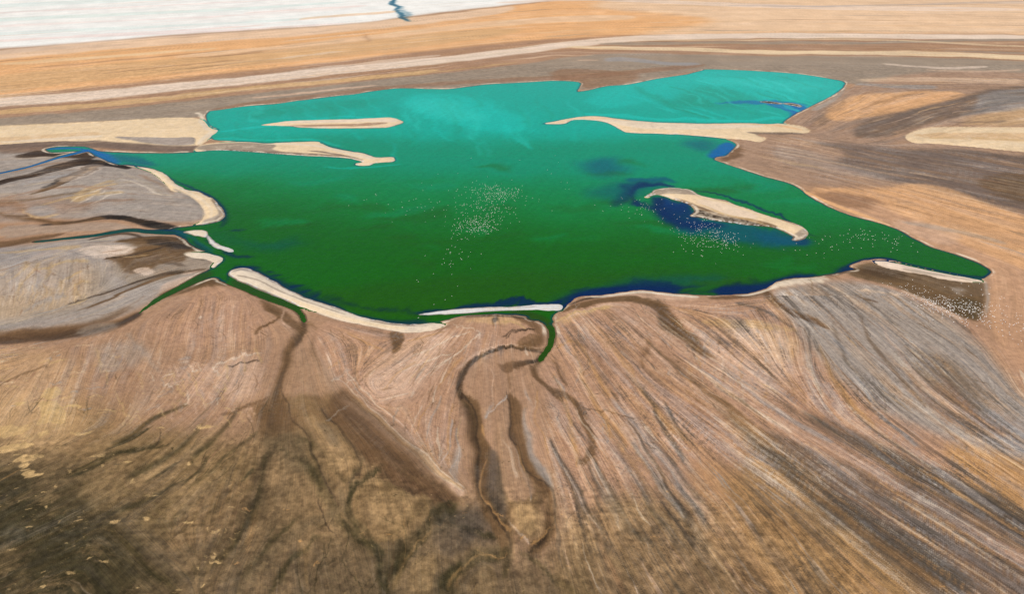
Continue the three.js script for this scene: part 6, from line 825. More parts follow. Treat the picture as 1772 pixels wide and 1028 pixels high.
// water tones: algae, sediment, dark bed, and sky reflection painted in: same form
const WATER = [
  ['algaesky', 22.7, 0.95, 0, [-364,-546,414,-546,327,-409,205,-379,145,-387,74,-383,5,-387,-66,-392,-134,-409,-196,-438,-286,-481]],  // smooth fade toward teal; part of it is sky reflection painted as colour
  ['teal', 19.4, 0.95, 0, [-477,-708,478,-838,292,-470,169,-470,102,-438,46,-458,-14,-453,-96,-464,-166,-470,-227,-470,-338,-470]],
  ['turquoise', 12.73, 0.95, 0, [-321,-708,425,-869,296,-573,148,-558,52,-539,6,-546,-57,-532,-115,-553,-179,-546,-252,-532]],
  ['cyan', 4.09, 0.6, 0, [-107,-665,-71,-686,-30,-661,7,-609,16,-568,-17,-558,-52,-584,-84,-609]],
  ['cyan', 4.54, 0.55, 0, [63,-675,127,-731,212,-786,284,-776,349,-736,303,-665,253,-646,199,-665,144,-665,84,-618]],
  ['teal', 6.6, 0.5, 0, [176,-708,216,-708,236,-661,184,-627,141,-646]],
  ['teal', 5.25, 0.45, 0, [-242,-627,-195,-646,-135,-669,-110,-646,-168,-618,-224,-601]],
  ['cyan', 0.75, 0.7, 0, [240,-606,207,-598,167,-598,123,-603,89,-615,64,-619,63,-610,88,-606,121,-595,165,-590,205,-590,237,-598]],
  ['cyan', 1.07, 0.6, 0, [330,-713,299,-670,266,-632,240,-603,239,-594,264,-622,297,-660,328,-702]],
  ['cyan', 0.5, 0.6, 0, [-240,-561,-206,-577,-173,-600,-124,-606,-98,-601,-99,-606,-125,-612,-175,-605,-208,-582,-242,-566]],
  ['cyan', 0.69, 0.5, 0, [-238,-543,-195,-539,-160,-543,-133,-524,-133,-529,-161,-549,-197,-544,-240,-549]],
  ['cyan', 0.42, 0.4, 0, [-137,-485,-110,-477,-78,-485,-79,-489,-111,-480,-138,-489]],
  ['cyan', 1.43, 0.4, 0, [176,-739,214,-702,245,-654,250,-668,218,-713,178,-746]],
  ['cyan', 1.44, 0.4, 0, [192,-757,237,-702,266,-654,272,-668,241,-713,194,-764]],
  ['cyan', 1.46, 0.4, 0, [219,-767,256,-707,281,-666,287,-680,260,-718,221,-774]],
  ['cyan', 1.4, 0.4, 0, [148,-716,175,-681,197,-639,202,-652,178,-691,150,-722]],
  ['cyan', 1.35, 0.4, 0, [108,-683,131,-651,144,-612,148,-624,133,-660,110,-689]],
  ['cyan', 1.28, 0.4, 0, [-137,-674,-123,-624,-93,-557,-92,-564,-122,-630,-136,-677]],
  ['cyan', 1.26, 0.4, 0, [-94,-684,-75,-607,-49,-529,-47,-535,-73,-612,-93,-687]],
  ['cyan', 1.24, 0.4, 0, [-27,-696,-14,-590,18,-514,20,-522,-12,-595,-25,-698]],
  ['cyan', 1.29, 0.4, 0, [-196,-644,-183,-615,-172,-599,-172,-609,-183,-621,-195,-647]],
  ['cyan', 1.27, 0.4, 0, [-232,-626,-224,-606,-214,-588,-214,-596,-223,-612,-232,-628]],
  ['cyan', 1.31, 0.4, 0, [-167,-659,-149,-624,-137,-601,-137,-610,-149,-630,-167,-663]],
  ['teal', 2.02, 0.45, 0, [-65,-674,-55,-607,-42,-543,-38,-549,-52,-611,-63,-677]],
  ['teal', 1.89, 0.45, 0, [-108,-626,-94,-558,-73,-502,-71,-509,-92,-563,-106,-628]],
  ['teal', 1.75, 0.45, 0, [20,-559,31,-502,45,-465,48,-474,33,-508,22,-562]],
  ['teal', 2.07, 0.45, 0, [-174,-643,-160,-613,-149,-596,-150,-612,-160,-623,-174,-648]],
  ['teal', 2.16, 0.45, 0, [122,-704,141,-649,157,-601,162,-617,145,-662,125,-712]],
  ['teal', 3.42, 0.5, 0, [51,-525,93,-507,139,-483,174,-438,183,-458,145,-503,96,-524,52,-539]],
  ['algaedeep', 5.83, 0.7, 0, [-107.7,-307.6,-26.4,-325.8,65.7,-325.8,127.2,-325.8,106.4,-304.7,32.2,-290.8,-50.2,-272.9,-90.2,-282.9]],
  ['algae', 1.9, 0.8, 0, [-151.7,-322.7,-147.4,-331.9,-130.7,-337.6,-103.4,-342.4,-109.4,-363.7,-136.7,-354.1,-153.1,-343.3,-156.1,-328.9]],
  ['bluemid', 4.0, 0.5, 0, [-179.3,-376.4,-153.7,-356.3,-131.1,-348.1,-116,-354.3,-120,-365.9,-133.9,-357.6,-155.2,-363.9,-180.3,-382.2]],
  ['navy', 0.96, 0.75, 0, [-160.4,-345.9,-147.9,-339.8,-136.7,-339.9,-137.3,-341.9,-148.8,-343.5,-161.6,-351.2]],  // navy: calm water mirroring blue sky over dark bed, painted as colour
  ['navy', 0.41, 0.6, 0, [-166.7,-376.5,-159.4,-380.5,-159.8,-381.3,-167.6,-378.9]],
  ['navy', 0.78, 0.65, 0, [-141.1,-328.7,-133.4,-329,-133.7,-330.3,-142.4,-333.2]],
  ['navy', 0.76, 0.65, 0, [-125.5,-318.7,-120.7,-322.7,-121.2,-323.9,-127.2,-322.9]],
  ['navy', 0.74, 0.65, 0, [-113.2,-306.7,-105.7,-311.7,-106.2,-312.9,-114.7,-310.8]],
  ['navy', 0.72, 0.65, 0, [-99.1,-297.7,-94.1,-302.4,-94.5,-303.5,-100.6,-301.5]],
  ['navy', 0.77, 0.65, 0, [-129.6,-323.6,-125.2,-325.2,-125.5,-326.4,-130.9,-328]],
  ['navy', 0.73, 0.65, 0, [-106.1,-302.1,-99.9,-305.8,-100.3,-307,-107.5,-306.1]],
  ['blue', 1.73, 0.8, 0, [-329,-524,-312,-516,-297,-503,-283,-488,-292,-488,-307,-498,-318,-510]],
  ['bluemid', 2.56, 0.6, 0, [-310,-512,-271,-503,-253,-481,-281,-488]],
  ['blue', 0.44, 0.8, 0, [-357,-518,-346,-522,-326,-518,-306,-504,-307,-507,-328,-522,-348,-526,-359,-522]],
  ['bluemid', 6.26, 0.6, 0, [48,-487,62,-499,80,-503,85,-479,70,-456,59,-470]],
  ['bluemid', 5.45, 0.5, 0, [44,-438,77,-450,98,-458,108,-450,90,-433,62,-423]],
  ['navy', 0.96, 0.7, 0, [110,-448,97,-453,81,-443,72,-427,78,-413,81,-420,75,-428,81,-437,96,-447,109,-444]],
  ['bluemid', 1.2, 0.7, 0, [113,-456,99,-464,81,-456,81,-448,98,-458,113,-453]],
  ['navy', 1.81, 0.75, 0, [89,-428,103,-422,116,-414,113,-393,124,-385,109,-382,94,-393,87,-407]],
  ['blue', 1.46, 0.55, 0, [99,-422,112,-414,113,-398,103,-396,98,-409]],
  ['bluemid', 3.08, 0.75, 0, [90.9,-418.2,112.6,-398.4,144,-383.3,165.6,-375.3,170.4,-360.1,154.2,-351.4,132.9,-356.4,115.8,-367.6,94.5,-379.3]],
  ['navy', 0.83, 0.9, 0, [159.6,-367.6,164.9,-369.1,169.9,-366,164.3,-357.1,157.6,-355.7]],
  ['navy', 0.54, 0.7, 0, [121,-436,140,-422,157,-402,175,-384,176,-371,177,-373,176,-386,158,-405,141,-425,122,-439]],
  ['blue', 1.33, 0.85, 0, [148,-516,165,-540,176,-534,170,-516,157,-502,146,-499]],
  ['bluemid', 4.08, 0.5, 0, [136,-546,164,-546,150,-516,140,-521]],
  ['blue', 1.57, 0.8, 0, [231,-661,251,-657,270,-646,270,-634,249,-609,239,-596,251,-623,240,-638]],
  ['blue', 1.35, 0.6, 0, [192,-648,212,-653,232,-646,236,-660,215,-662,193,-651]],
  ['navy', 0.56, 0.85, 0, [-45.9,-282.9,-26.8,-287.6,-4.4,-289.7,12.5,-291.3,25.3,-291.9,25.5,-298.4,12.5,-296.8,-4.6,-294,-27.2,-290.8,-46.3,-285]],  // sky reflection and dark bed along the near shore, painted in navy
  ['navy', 0.87, 0.9, 0, [20.7,-287.6,28.5,-299,36.3,-305.8,51.2,-307.6,66.4,-310.5,85,-307.6,83.9,-301.8,62.5,-304.1,44.3,-298.5,32.5,-295.1,24.9,-287.6]],
  ['bluemid', 2.96, 0.5, 0, [21.5,-296.8,48.4,-307,78.2,-309.9,108,-310.5,110.9,-322.7,79.8,-319.6,48.8,-314,21.2,-301.2]],
  ['navy', 0.89, 0.9, 0, [102.7,-307.6,112.2,-313.5,122.9,-311.1,132.1,-312.3,138.2,-317.1,153.9,-323.3,163.1,-323.3,155.2,-318.3,135.8,-309.9,125.6,-300.7,102,-299]],
  ['algaedeep', 1.19, 0.6, 0, [87.7,-313.5,106.6,-317.1,133.3,-315.9,123,-311.7,98.8,-309.9]],
  ['navy', 0.94, 0.85, 0, [170.7,-323.3,178.4,-331,191.7,-340.2,202.5,-343,213.3,-338.9,206.7,-334.9,196,-335.6,182.5,-325.8]],
  ['navy', 0.37, 0.7, 0, [208.9,-336.6,225.6,-326.2,242.5,-318,250,-320,255.6,-328.2,254.9,-328.5,250.4,-321.6,243.6,-319.9,226.7,-328,210.1,-338.5]],
  ['navy', 0.92, 0.6, 0, [-214,-436,-199,-428,-184,-410,-177,-398,-175,-383,-172,-380,-175,-398,-184,-414,-200,-432,-215,-440]],
  ['navy', 0.46, 0.7, 0, [-283,-487,-254,-476,-229,-451,-209,-436,-194,-424,-179,-403,-177,-389,-175,-388,-178,-404,-194,-426,-209,-439,-230,-453,-255,-479,-284,-489]],
  ['algaedeep', 0.53, 0.6, 0, [-29.3,-282.4,-1.7,-285,12.1,-281.4,18.6,-268,15,-249.9,11,-245.2,14.1,-261,9.3,-277.3]],
  ['navy', 0.99, 0.6, 0, [-186,-364.5,-177.7,-360.1,-168.1,-348.5,-176,-351.4]],
  ['navy', 0.46, 0.6, 0, [-146.6,-314.4,-149.2,-325.1,-146.8,-329.7,-137.9,-328.4,-138.6,-330.9,-147.9,-332.2,-150.7,-326.5,-147.9,-314.9]],
  ['channel', 0.87, 0.9, 0, [-175.9,-275,-174.7,-278.8,-172.1,-292.6,-166.9,-302.7,-160.9,-312.4,-155.5,-318.2,-164.1,-333.7,-169.8,-327,-176,-316.2,-181.5,-304.5,-184,-289.2,-185,-285.8]],
  ['channel', 0.86, 0.9, 0, [-144.7,-309.2,-125.1,-296.6,-107.1,-285.8,-98.9,-274.1,-96.4,-280.6,-106.6,-294.9,-126.2,-307.1,-146.2,-320.3]],
  ['channel', 0.79, 0.9, 0, [-2.2,-273.9,12.2,-270.5,14.6,-265.6,11.6,-253.9,7.8,-244.3,13.9,-237.8,18.4,-248.5,22.6,-267.6,15.7,-284.4,-1.1,-289.1]],
  ['channelteal', 0.68, 0.9, 0, [-270,-354.3,-253.9,-360.1,-229.8,-368.4,-211.5,-368.3,-197.6,-366.9,-186.6,-359.1,-188.8,-370.1,-201.6,-379.2,-217,-380.9,-236.3,-380.9,-261.1,-372.1,-277.6,-366]],
  ['navy', 0.69, 0.5, 0, [-221.8,-376.9,-200.6,-375.3,-188.6,-370.7,-189.5,-373.7,-201.8,-378.5,-223.2,-380.1]],
  ['blue', 0.63, 0.8, 0, [-383,-447,-360,-466,-346,-480,-329,-507,-321,-514,-326,-522,-333,-514,-351,-487,-365,-473,-388,-453]],
  ['navy', 0.92, 0.4, 0, [-141.6,-323.6,-140.3,-325.9,-139.5,-327.2,-139.7,-327.8,-141.4,-328.6,-143.8,-328.4]],
  ['navy', 0.92, 0.38, 0, [-137.4,-321.1,-134.6,-323.4,-132.6,-325.7,-132.8,-326.3,-135.7,-326.2,-139.4,-326]],
  ['navy', 0.91, 0.37, 0, [-133.2,-318.9,-131.5,-321.1,-130.5,-322.5,-130.7,-323.1,-132.6,-323.7,-135.1,-323.4]],
  ['navy', 0.91, 0.37, 0, [-129,-316.4,-126.8,-318.6,-125.4,-320.4,-125.6,-321,-127.9,-321.3,-130.9,-321.1]],
  ['navy', 0.9, 0.39, 0, [-125.3,-314.8,-120.2,-316.6,-116.4,-319.8,-116.6,-320.4,-120.9,-318.5,-126.4,-318]],
  ['navy', 0.9, 0.47, 0, [-121,-312.2,-118.7,-314.2,-117.2,-315.6,-117.4,-316.2,-119.5,-316.3,-122.4,-315.9]],
  ['navy', 0.89, 0.39, 0, [-117,-310,-114,-311.9,-111.9,-313.8,-112.1,-314.4,-114.8,-313.9,-118.3,-313.5]],
  ['navy', 0.89, 0.53, 0, [-112.9,-307.2,-108.3,-309.3,-104.7,-312.6,-105,-313.1,-109.1,-311.9,-114.4,-311.7]],
  ['navy', 0.89, 0.38, 0, [-109.3,-305.9,-104.6,-307.6,-100.9,-310.2,-101.1,-310.8,-105.1,-309.1,-110.1,-308.4]],
  ['navy', 0.88, 0.59, 0, [-105.3,-303.6,-103,-305.3,-101.4,-306.5,-101.6,-307,-103.5,-306.9,-106.3,-306.2]],
  ['navy', 0.88, 0.47, 0, [-101.3,-300.6,-96.3,-302.6,-92.6,-305.9,-92.8,-306.5,-97.1,-305.1,-102.6,-304.9]],
  ['navy', 0.87, 0.32, 0, [-97.5,-299,-95.6,-300.7,-94.3,-301.8,-94.5,-302.4,-96.2,-302.6,-98.7,-302.1]],
  ['navy', 0.87, 0.39, 0, [-93.9,-297,-88.9,-298.6,-85,-301.5,-85.2,-302,-89.4,-300.3,-94.7,-299.8]],
  ['navy', 0.86, 0.58, 0, [-90.2,-294.9,-85,-296.5,-81,-299.4,-81.1,-299.9,-85.5,-298.1,-90.9,-297.5]],
  ['navy', 0.86, 0.33, 0, [-86.3,-292.4,-83.6,-294.2,-81.7,-295.8,-81.9,-296.4,-84.2,-296.3,-87.4,-295.9]],
  ['navy', 0.86, 0.4, 0, [-83,-291.7,-78,-293.4,-74.2,-296.2,-74.3,-296.7,-78.6,-295.1,-83.8,-294.7]],
  ['navy', 0.85, 0.38, 0, [-79.5,-290.5,-75.5,-292.3,-72.4,-294.7,-72.6,-295.2,-76.1,-294.3,-80.4,-293.9]],
  ['navy', 0.85, 0.31, 0, [-76,-289.6,-74,-291.3,-72.7,-292.5,-72.9,-293,-74.6,-293.3,-77.1,-292.9]],
  ['navy', 0.85, 0.35, 0, [-72.8,-288.8,-68,-290.5,-64.1,-293.2,-64.3,-293.7,-68.4,-292.2,-73.5,-291.7]],
  ['navy', 0.85, 0.39, 0, [-69.5,-288.1,-66.6,-289.7,-64.5,-291,-64.7,-291.5,-67,-291.1,-70.1,-290.5]],
  ['navy', 0.84, 0.4, 0, [-66.1,-286.9,-62.4,-288.5,-59.7,-290.5,-59.8,-291,-62.9,-290.3,-66.8,-289.8]],
  ['navy', 0.84, 0.53, 0, [-62.7,-285.9,-60,-287.5,-58.1,-289,-58.2,-289.5,-60.4,-289.4,-63.5,-288.9]],
  ['navy', 0.84, 0.44, 0, [-59.3,-284.6,-56.1,-286.5,-53.7,-288.4,-53.9,-288.9,-56.6,-288.5,-60.2,-288.3]],
  ['navy', 0.84, 0.55, 0, [-56.1,-284.3,-54,-285.8,-52.6,-286.7,-52.7,-287.2,-54.4,-287.3,-56.8,-286.7]],
  ['navy', 0.84, 0.45, 0, [-52.8,-283.1,-49.4,-284.8,-46.8,-286.5,-46.9,-287.1,-49.8,-286.4,-53.4,-286]],
  ['navy', 0.83, 0.41, 0, [-49.6,-282.2,-44.8,-283.8,-41,-286.4,-41.1,-286.9,-45.2,-285.5,-50.1,-285.1]],
  ['navy', 0.83, 0.46, 0, [-46.4,-281.7,-43.3,-283.1,-41.1,-284.4,-41.2,-284.9,-43.6,-284.4,-46.8,-283.7]],
  ['navy', 0.83, 0.44, 0, [-43,-280.3,-39.6,-281.9,-37,-283.7,-37.1,-284.2,-40,-283.7,-43.6,-283.3]],
  ['navy', 0.59, 0.36, 0, [29.1,-304.2,35,-307.1,41,-311.2,41,-312,34.9,-309.2,29,-307.5]],
  ['navy', 0.59, 0.35, 0, [33.3,-304.2,37,-307.2,40.9,-310.7,40.8,-311.5,36.8,-309.4,33,-307.7]],
  ['navy', 0.59, 0.46, 0, [37.3,-305.1,42,-307.7,46.8,-310.9,46.7,-311.8,41.9,-309.1,37.2,-307]],
  ['navy', 0.59, 0.59, 0, [41.3,-304.3,49.4,-307.3,57.4,-308.3,57.5,-309.1,49.6,-309.7,41.4,-308]],
  ['navy', 0.59, 0.53, 0, [45.5,-305.3,50.9,-307.9,56.3,-309.8,56.3,-310.7,50.9,-309.3,45.5,-307.3]],
  ['navy', 0.59, 0.6, 0, [49.5,-304.6,57.2,-307.6,64.9,-310.7,65,-311.6,57.3,-309.9,49.7,-308.2]],
  ['navy', 0.59, 0.32, 0, [53.6,-305,62.1,-307.9,70.8,-311.6,70.8,-312.5,62.2,-309.8,53.8,-308]],
  ['navy', 0.59, 0.55, 0, [57.9,-305.7,61.6,-308.3,65.3,-309.5,65.3,-310.4,61.7,-309.7,57.8,-307.6]],
  ['navy', 0.59, 0.36, 0, [61.9,-305.9,69.1,-308.4,76.5,-311.2,76.6,-312.1,69.2,-309.8,62,-307.6]],
  ['navy', 0.59, 0.58, 0, [66.1,-305.5,69.6,-308.3,72.9,-309.5,73,-310.4,69.7,-310.1,66.1,-308.2]],
  ['navy', 0.59, 0.49, 0, [70.1,-305.3,77.6,-308.2,85.4,-311.6,85.5,-312.5,77.9,-310.4,70.4,-308.7]],
  ['navy', 0.59, 0.36, 0, [74.3,-306.2,81.8,-308.8,89.3,-310.9,89.4,-311.8,82,-310.1,74.5,-308]],
  ['navy', 0.59, 0.48, 0, [78.4,-306.1,87.5,-308.8,96.3,-309.6,96.5,-310.5,87.8,-310.3,78.6,-308.3]],
  ['navy', 0.59, 0.46, 0, [82.5,-306,90.9,-308.8,99.5,-311.6,99.7,-312.5,91.2,-310.6,82.8,-308.7]],
  ['navy', 0.59, 0.54, 0, [85.7,-301.2,90,-304.1,94.4,-307.7,94.4,-308.5,90.1,-306.1,85.9,-304.5]],
  ['navy', 0.59, 0.35, 0, [89.8,-301.9,94.9,-304.5,100.3,-308,100.4,-308.8,95.1,-306,90,-304.1]],
  ['navy', 0.59, 0.46, 0, [93.9,-301.8,99.9,-304.5,106.1,-307.4,106.2,-308.2,100.2,-306.2,94.2,-304.3]],
  ['navy', 0.59, 0.53, 0, [98,-302,103.4,-304.7,108.9,-307.8,109,-308.6,103.6,-306.3,98.3,-304.4]],
  ['navy', 0.59, 0.58, 0, [102.1,-302.4,107.4,-304.9,112.8,-307.7,112.9,-308.6,107.5,-306.3,102.3,-304.2]],
  ['navy', 0.59, 0.59, 0, [106.1,-302.1,113.2,-304.8,120.1,-306.8,120.3,-307.6,113.5,-306.6,106.6,-304.7]],
  ['navy', 0.59, 0.41, 0, [110.3,-302.6,115.2,-305.1,120,-307.5,120.1,-308.3,115.4,-306.5,110.6,-304.5]],
  ['navy', 0.59, 0.49, 0, [114.3,-301.8,120,-304.8,125.7,-307.1,125.9,-308,120.5,-307.1,114.9,-305.5]],
  ['navy', 0.59, 0.49, 0, [118.4,-302.2,125.9,-305.1,133.4,-307.4,133.6,-308.2,126.4,-307.1,119,-305.3]],
  ['navy', 0.59, 0.55, 0, [122.5,-302.5,129.2,-305.3,135.6,-306.4,135.8,-307.3,129.7,-307.1,123.1,-305.3]],
  ['navy', 0.59, 0.55, 0, [126.6,-302.8,134.9,-305.5,142.6,-306.1,142.9,-307,135.4,-307.1,127.2,-305.2]],
  ['navy', 0.59, 0.51, 0, [130.7,-302.8,137.3,-305.5,143.4,-306.7,143.7,-307.5,137.8,-307.3,131.3,-305.4]],
  ['algaedeep', 0.58, 0.5, 0, [-177.9,-282.4,-175.3,-296.6,-163.9,-317.4,-166.7,-321.7,-178.2,-300.3,-180.7,-285.5]],
  ['teal', 0.93, 0.3, 0, [181,-738,195,-718,205,-685,207,-690,197,-722,182,-742]],
  ['milk', 0.82, 0.45, 0, [149,-630,161,-616,170,-593,172,-598,162,-620,150,-633]],
  ['cyan', 0.87, 0.43, 0, [244,-664,249,-656,252,-642,255,-648,251,-660,245,-668]],
  ['milk', 0.85, 0.43, 0, [259,-669,272,-648,280,-614,283,-621,275,-653,260,-672]],
  ['teal', 0.83, 0.31, 0, [193,-642,204,-626,213,-601,215,-606,206,-630,194,-644]],
  ['milk', 0.84, 0.39, 0, [129,-639,136,-630,142,-616,144,-620,137,-634,129,-642]],
  ['milk', 0.93, 0.4, 0, [190,-732,201,-716,209,-688,211,-695,203,-721,191,-736]],
  ['teal', 0.95, 0.34, 0, [229,-757,242,-736,250,-702,252,-708,244,-741,230,-760]],
  ['cyan', 0.82, 0.38, 0, [158,-641,175,-622,186,-590,188,-594,176,-626,159,-644]],
  ['milk', 0.94, 0.46, 0, [253,-750,269,-721,278,-676,282,-686,272,-728,254,-753]],
  ['teal', 0.82, 0.25, 0, [206,-628,214,-617,220,-598,222,-603,216,-621,207,-631]],
  ['milk', 0.84, 0.51, 0, [260,-649,269,-635,274,-612,277,-617,271,-639,261,-652]],
  ['milk', 0.85, 0.53, 0, [235,-663,250,-641,258,-606,262,-614,252,-646,236,-666]],
  ['cyan', 0.83, 0.53, 0, [148,-636,159,-623,167,-601,169,-608,160,-628,149,-639]],
  ['cyan', 0.9, 0.36, 0, [239,-706,251,-688,258,-658,260,-665,253,-693,240,-709]],
  ['milk', 0.91, 0.3, 0, [232,-724,248,-699,258,-658,261,-664,250,-704,233,-727]],
  ['cyan', 0.92, 0.3, 0, [181,-737,199,-711,211,-669,214,-677,201,-717,182,-741]],
  ['cyan', 0.82, 0.36, 0, [239,-645,255,-623,265,-587,267,-591,257,-626,240,-648]],
  ['teal', 0.83, 0.36, 0, [138,-640,153,-622,164,-593,167,-600,155,-627,139,-643]],
  ['cyan', 0.82, 0.48, 0, [165,-636,179,-619,189,-590,191,-597,180,-624,166,-639]],
  ['teal', 0.91, 0.48, 0, [158,-708,166,-696,171,-678,174,-687,167,-702,159,-711]],
  ['cyan', 0.92, 0.31, 0, [181,-729,198,-706,208,-668,212,-676,200,-712,182,-732]],
  ['teal', 0.88, 0.44, 0, [236,-683,246,-668,252,-644,255,-650,248,-673,237,-686]],
  ['milk', 0.82, 0.42, 0, [224,-628,230,-618,234,-602,237,-609,232,-623,224,-630]],
  ['teal', 0.94, 0.36, 0, [278,-754,292,-728,300,-687,303,-694,295,-733,279,-757]],
  ['milk', 0.92, 0.39, 0, [256,-738,272,-711,281,-668,285,-676,275,-717,257,-742]],
  ['milk', 0.89, 0.43, 0, [247,-702,258,-683,265,-654,268,-661,260,-689,248,-705]],
  ['teal', 0.89, 0.42, 0, [247,-689,255,-677,260,-657,262,-662,256,-681,248,-692]],
  ['milk', 0.95, 0.34, 0, [219,-749,230,-730,238,-700,241,-708,233,-737,220,-753]],
  ['cyan', 0.89, 0.39, 0, [257,-706,272,-681,280,-641,284,-649,275,-687,258,-709]],
  ['milk', 0.85, 0.27, 0, [155,-663,167,-648,176,-623,178,-629,169,-652,156,-666]],
  ['milk', 0.88, 0.44, 0, [165,-681,175,-668,182,-645,184,-652,176,-673,166,-684]],
  ['milk', 0.88, 0.44, 0, [182,-699,200,-674,213,-633,215,-638,202,-678,182,-702]],
  ['milk', 0.94, 0.54, 0, [243,-742,253,-725,260,-698,262,-704,255,-730,244,-746]],
  ['cyan', 1.33, 0.43, 0, [-101,-544,-94,-516,-85,-490,-83,-494,-92,-518,-100,-545]],
  ['milk', 1.61, 0.28, 0, [-11,-665,-10,-647,-8,-630,-4,-637,-8,-651,-10,-666]],
  ['milk', 1.55, 0.22, 0, [6,-649,8,-622,11,-595,15,-602,10,-626,7,-651]],
  ['cyan', 1.42, 0.27, 0, [-97,-576,-94,-561,-90,-546,-87,-552,-92,-564,-96,-578]],
  ['teal', 1.58, 0.29, 0, [24,-674,27,-631,31,-593,35,-601,30,-636,26,-675]],
  ['milk', 1.55, 0.39, 0, [-245,-654,-232,-621,-217,-590,-216,-596,-231,-624,-245,-655]],
  ['cyan', 1.6, 0.42, 0, [-193,-665,-186,-644,-179,-625,-178,-632,-185,-648,-192,-666]],
  ['milk', 1.44, 0.31, 0, [-35,-591,-32,-568,-27,-547,-25,-551,-30,-571,-34,-592]],
  ['cyan', 1.54, 0.42, 0, [-101,-642,-95,-617,-89,-593,-87,-597,-94,-620,-100,-644]],
  ['teal', 1.55, 0.3, 0, [46,-637,47,-620,48,-604,50,-607,48,-623,47,-638]],
  ['cyan', 1.42, 0.43, 0, [5,-593,9,-560,14,-529,16,-532,10,-562,6,-594]],
  ['teal', 1.34, 0.37, 0, [-218,-535,-211,-520,-204,-504,-203,-509,-210,-522,-218,-536]],
  ['teal', 1.38, 0.22, 0, [-149,-553,-145,-539,-140,-526,-138,-531,-144,-542,-148,-554]],
  ['teal', 1.54, 0.42, 0, [40,-629,41,-614,42,-599,44,-603,42,-616,41,-630]],
  ['milk', 1.42, 0.41, 0, [-38,-582,-35,-558,-30,-536,-27,-542,-33,-562,-37,-583]],
  ['cyan', 1.5, 0.29, 0, [-31,-618,-29,-597,-26,-578,-22,-585,-27,-602,-30,-619]],
  ['teal', 1.58, 0.36, 0, [-56,-672,-49,-633,-42,-597,-39,-604,-47,-637,-55,-674]],
  ['cyan', 1.52, 0.33, 0, [-213,-639,-200,-606,-187,-575,-185,-580,-199,-609,-212,-640]],
  ['teal', 1.54, 0.25, 0, [-231,-631,-225,-615,-218,-599,-217,-606,-224,-619,-231,-632]],
  ['teal', 1.43, 0.4, 0, [-89,-588,-84,-564,-78,-541,-75,-548,-82,-568,-88,-589]],
  ['milk', 1.39, 0.33, 0, [-197,-570,-186,-544,-175,-520,-174,-524,-185,-547,-196,-572]],
  ['teal', 1.39, 0.33, 0, [-105,-566,-100,-544,-94,-524,-91,-530,-98,-548,-104,-567]],
  ['teal', 1.49, 0.41, 0, [-160,-615,-153,-592,-144,-570,-143,-574,-152,-594,-159,-616]],
  ['teal', 1.53, 0.26, 0, [-63,-629,-60,-612,-57,-596,-54,-602,-58,-616,-62,-630]],
  ['teal', 1.6, 0.23, 0, [-117,-667,-112,-645,-106,-624,-104,-629,-111,-648,-116,-669]],
  ['teal', 1.44, 0.42, 0, [-133,-601,-124,-570,-114,-542,-113,-545,-123,-572,-132,-602]],
  ['cyan', 1.41, 0.25, 0, [50,-574,50,-555,51,-537,55,-542,52,-558,51,-575]],
  ['teal', 1.46, 0.31, 0, [-237,-603,-226,-577,-214,-552,-213,-559,-225,-581,-237,-604]],
  ['teal', 1.39, 0.26, 0, [-232,-563,-223,-543,-214,-524,-212,-529,-222,-546,-232,-564]],
  ['milk', 1.39, 0.29, 0, [6,-573,8,-546,12,-521,16,-526,11,-549,7,-574]],
  ['teal', 1.32, 0.28, 0, [-45,-538,-40,-510,-34,-485,-32,-490,-38,-513,-44,-539]],
  ['teal', 1.4, 0.2, 0, [-52,-578,-47,-552,-41,-528,-39,-532,-46,-555,-51,-579]],
  ['teal', 1.37, 0.2, 0, [-127,-569,-118,-536,-108,-506,-105,-512,-116,-540,-127,-570]],
  ['teal', 1.51, 0.2, 0, [-180,-628,-171,-601,-161,-576,-159,-582,-170,-605,-179,-630]],
  ['cyan', 1.49, 0.26, 0, [11,-631,14,-592,19,-556,22,-562,16,-596,12,-633]],
  ['milk', 1.48, 0.2, 0, [-116,-600,-112,-586,-108,-572,-107,-576,-111,-588,-115,-601]],
  ['milk', 1.5, 0.44, 0, [-39,-630,-34,-594,-27,-562,-25,-567,-32,-597,-38,-631]],
  ['cyan', 1.44, 0.41, 0, [-146,-604,-135,-569,-123,-537,-122,-542,-134,-572,-145,-605]],
  ['teal', 1.53, 0.28, 0, [4,-654,8,-612,14,-574,17,-579,10,-615,6,-655]],
  ['teal', 1.35, 0.29, 0, [-202,-547,-194,-526,-184,-506,-183,-512,-192,-530,-201,-548]],
  ['teal', 1.33, 0.33, 0, [-201,-536,-192,-516,-183,-496,-182,-501,-191,-519,-200,-538]],
  ['milk', 1.5, 0.34, 0, [-98,-616,-94,-597,-89,-579,-86,-586,-92,-601,-97,-617]],
  ['cyan', 1.35, 0.38, 0, [-158,-542,-153,-527,-148,-512,-145,-518,-152,-530,-158,-543]],
  ['cyan', 1.43, 0.36, 0, [-8,-596,-5,-566,0,-539,2,-542,-3,-569,-7,-597]],
  ['cyan', 1.35, 0.2, 0, [-138,-540,-133,-524,-127,-509,-126,-514,-132,-527,-137,-541]],
  ['teal', 1.35, 0.29, 0, [-7,-540,-6,-528,-5,-516,-1,-523,-4,-532,-6,-541]],
  ['milk', 1.5, 0.38, 0, [-88,-626,-82,-596,-75,-568,-72,-576,-80,-600,-87,-627]],
  ['teal', 1.39, 0.31, 0, [-182,-573,-173,-547,-162,-524,-161,-528,-172,-550,-182,-574]],
  ['milk', 1.37, 0.23, 0, [-30,-572,-25,-538,-19,-506,-16,-511,-24,-540,-30,-573]],
  ['milk', 1.55, 0.41, 0, [-104,-652,-96,-618,-87,-587,-85,-592,-95,-621,-103,-653]],
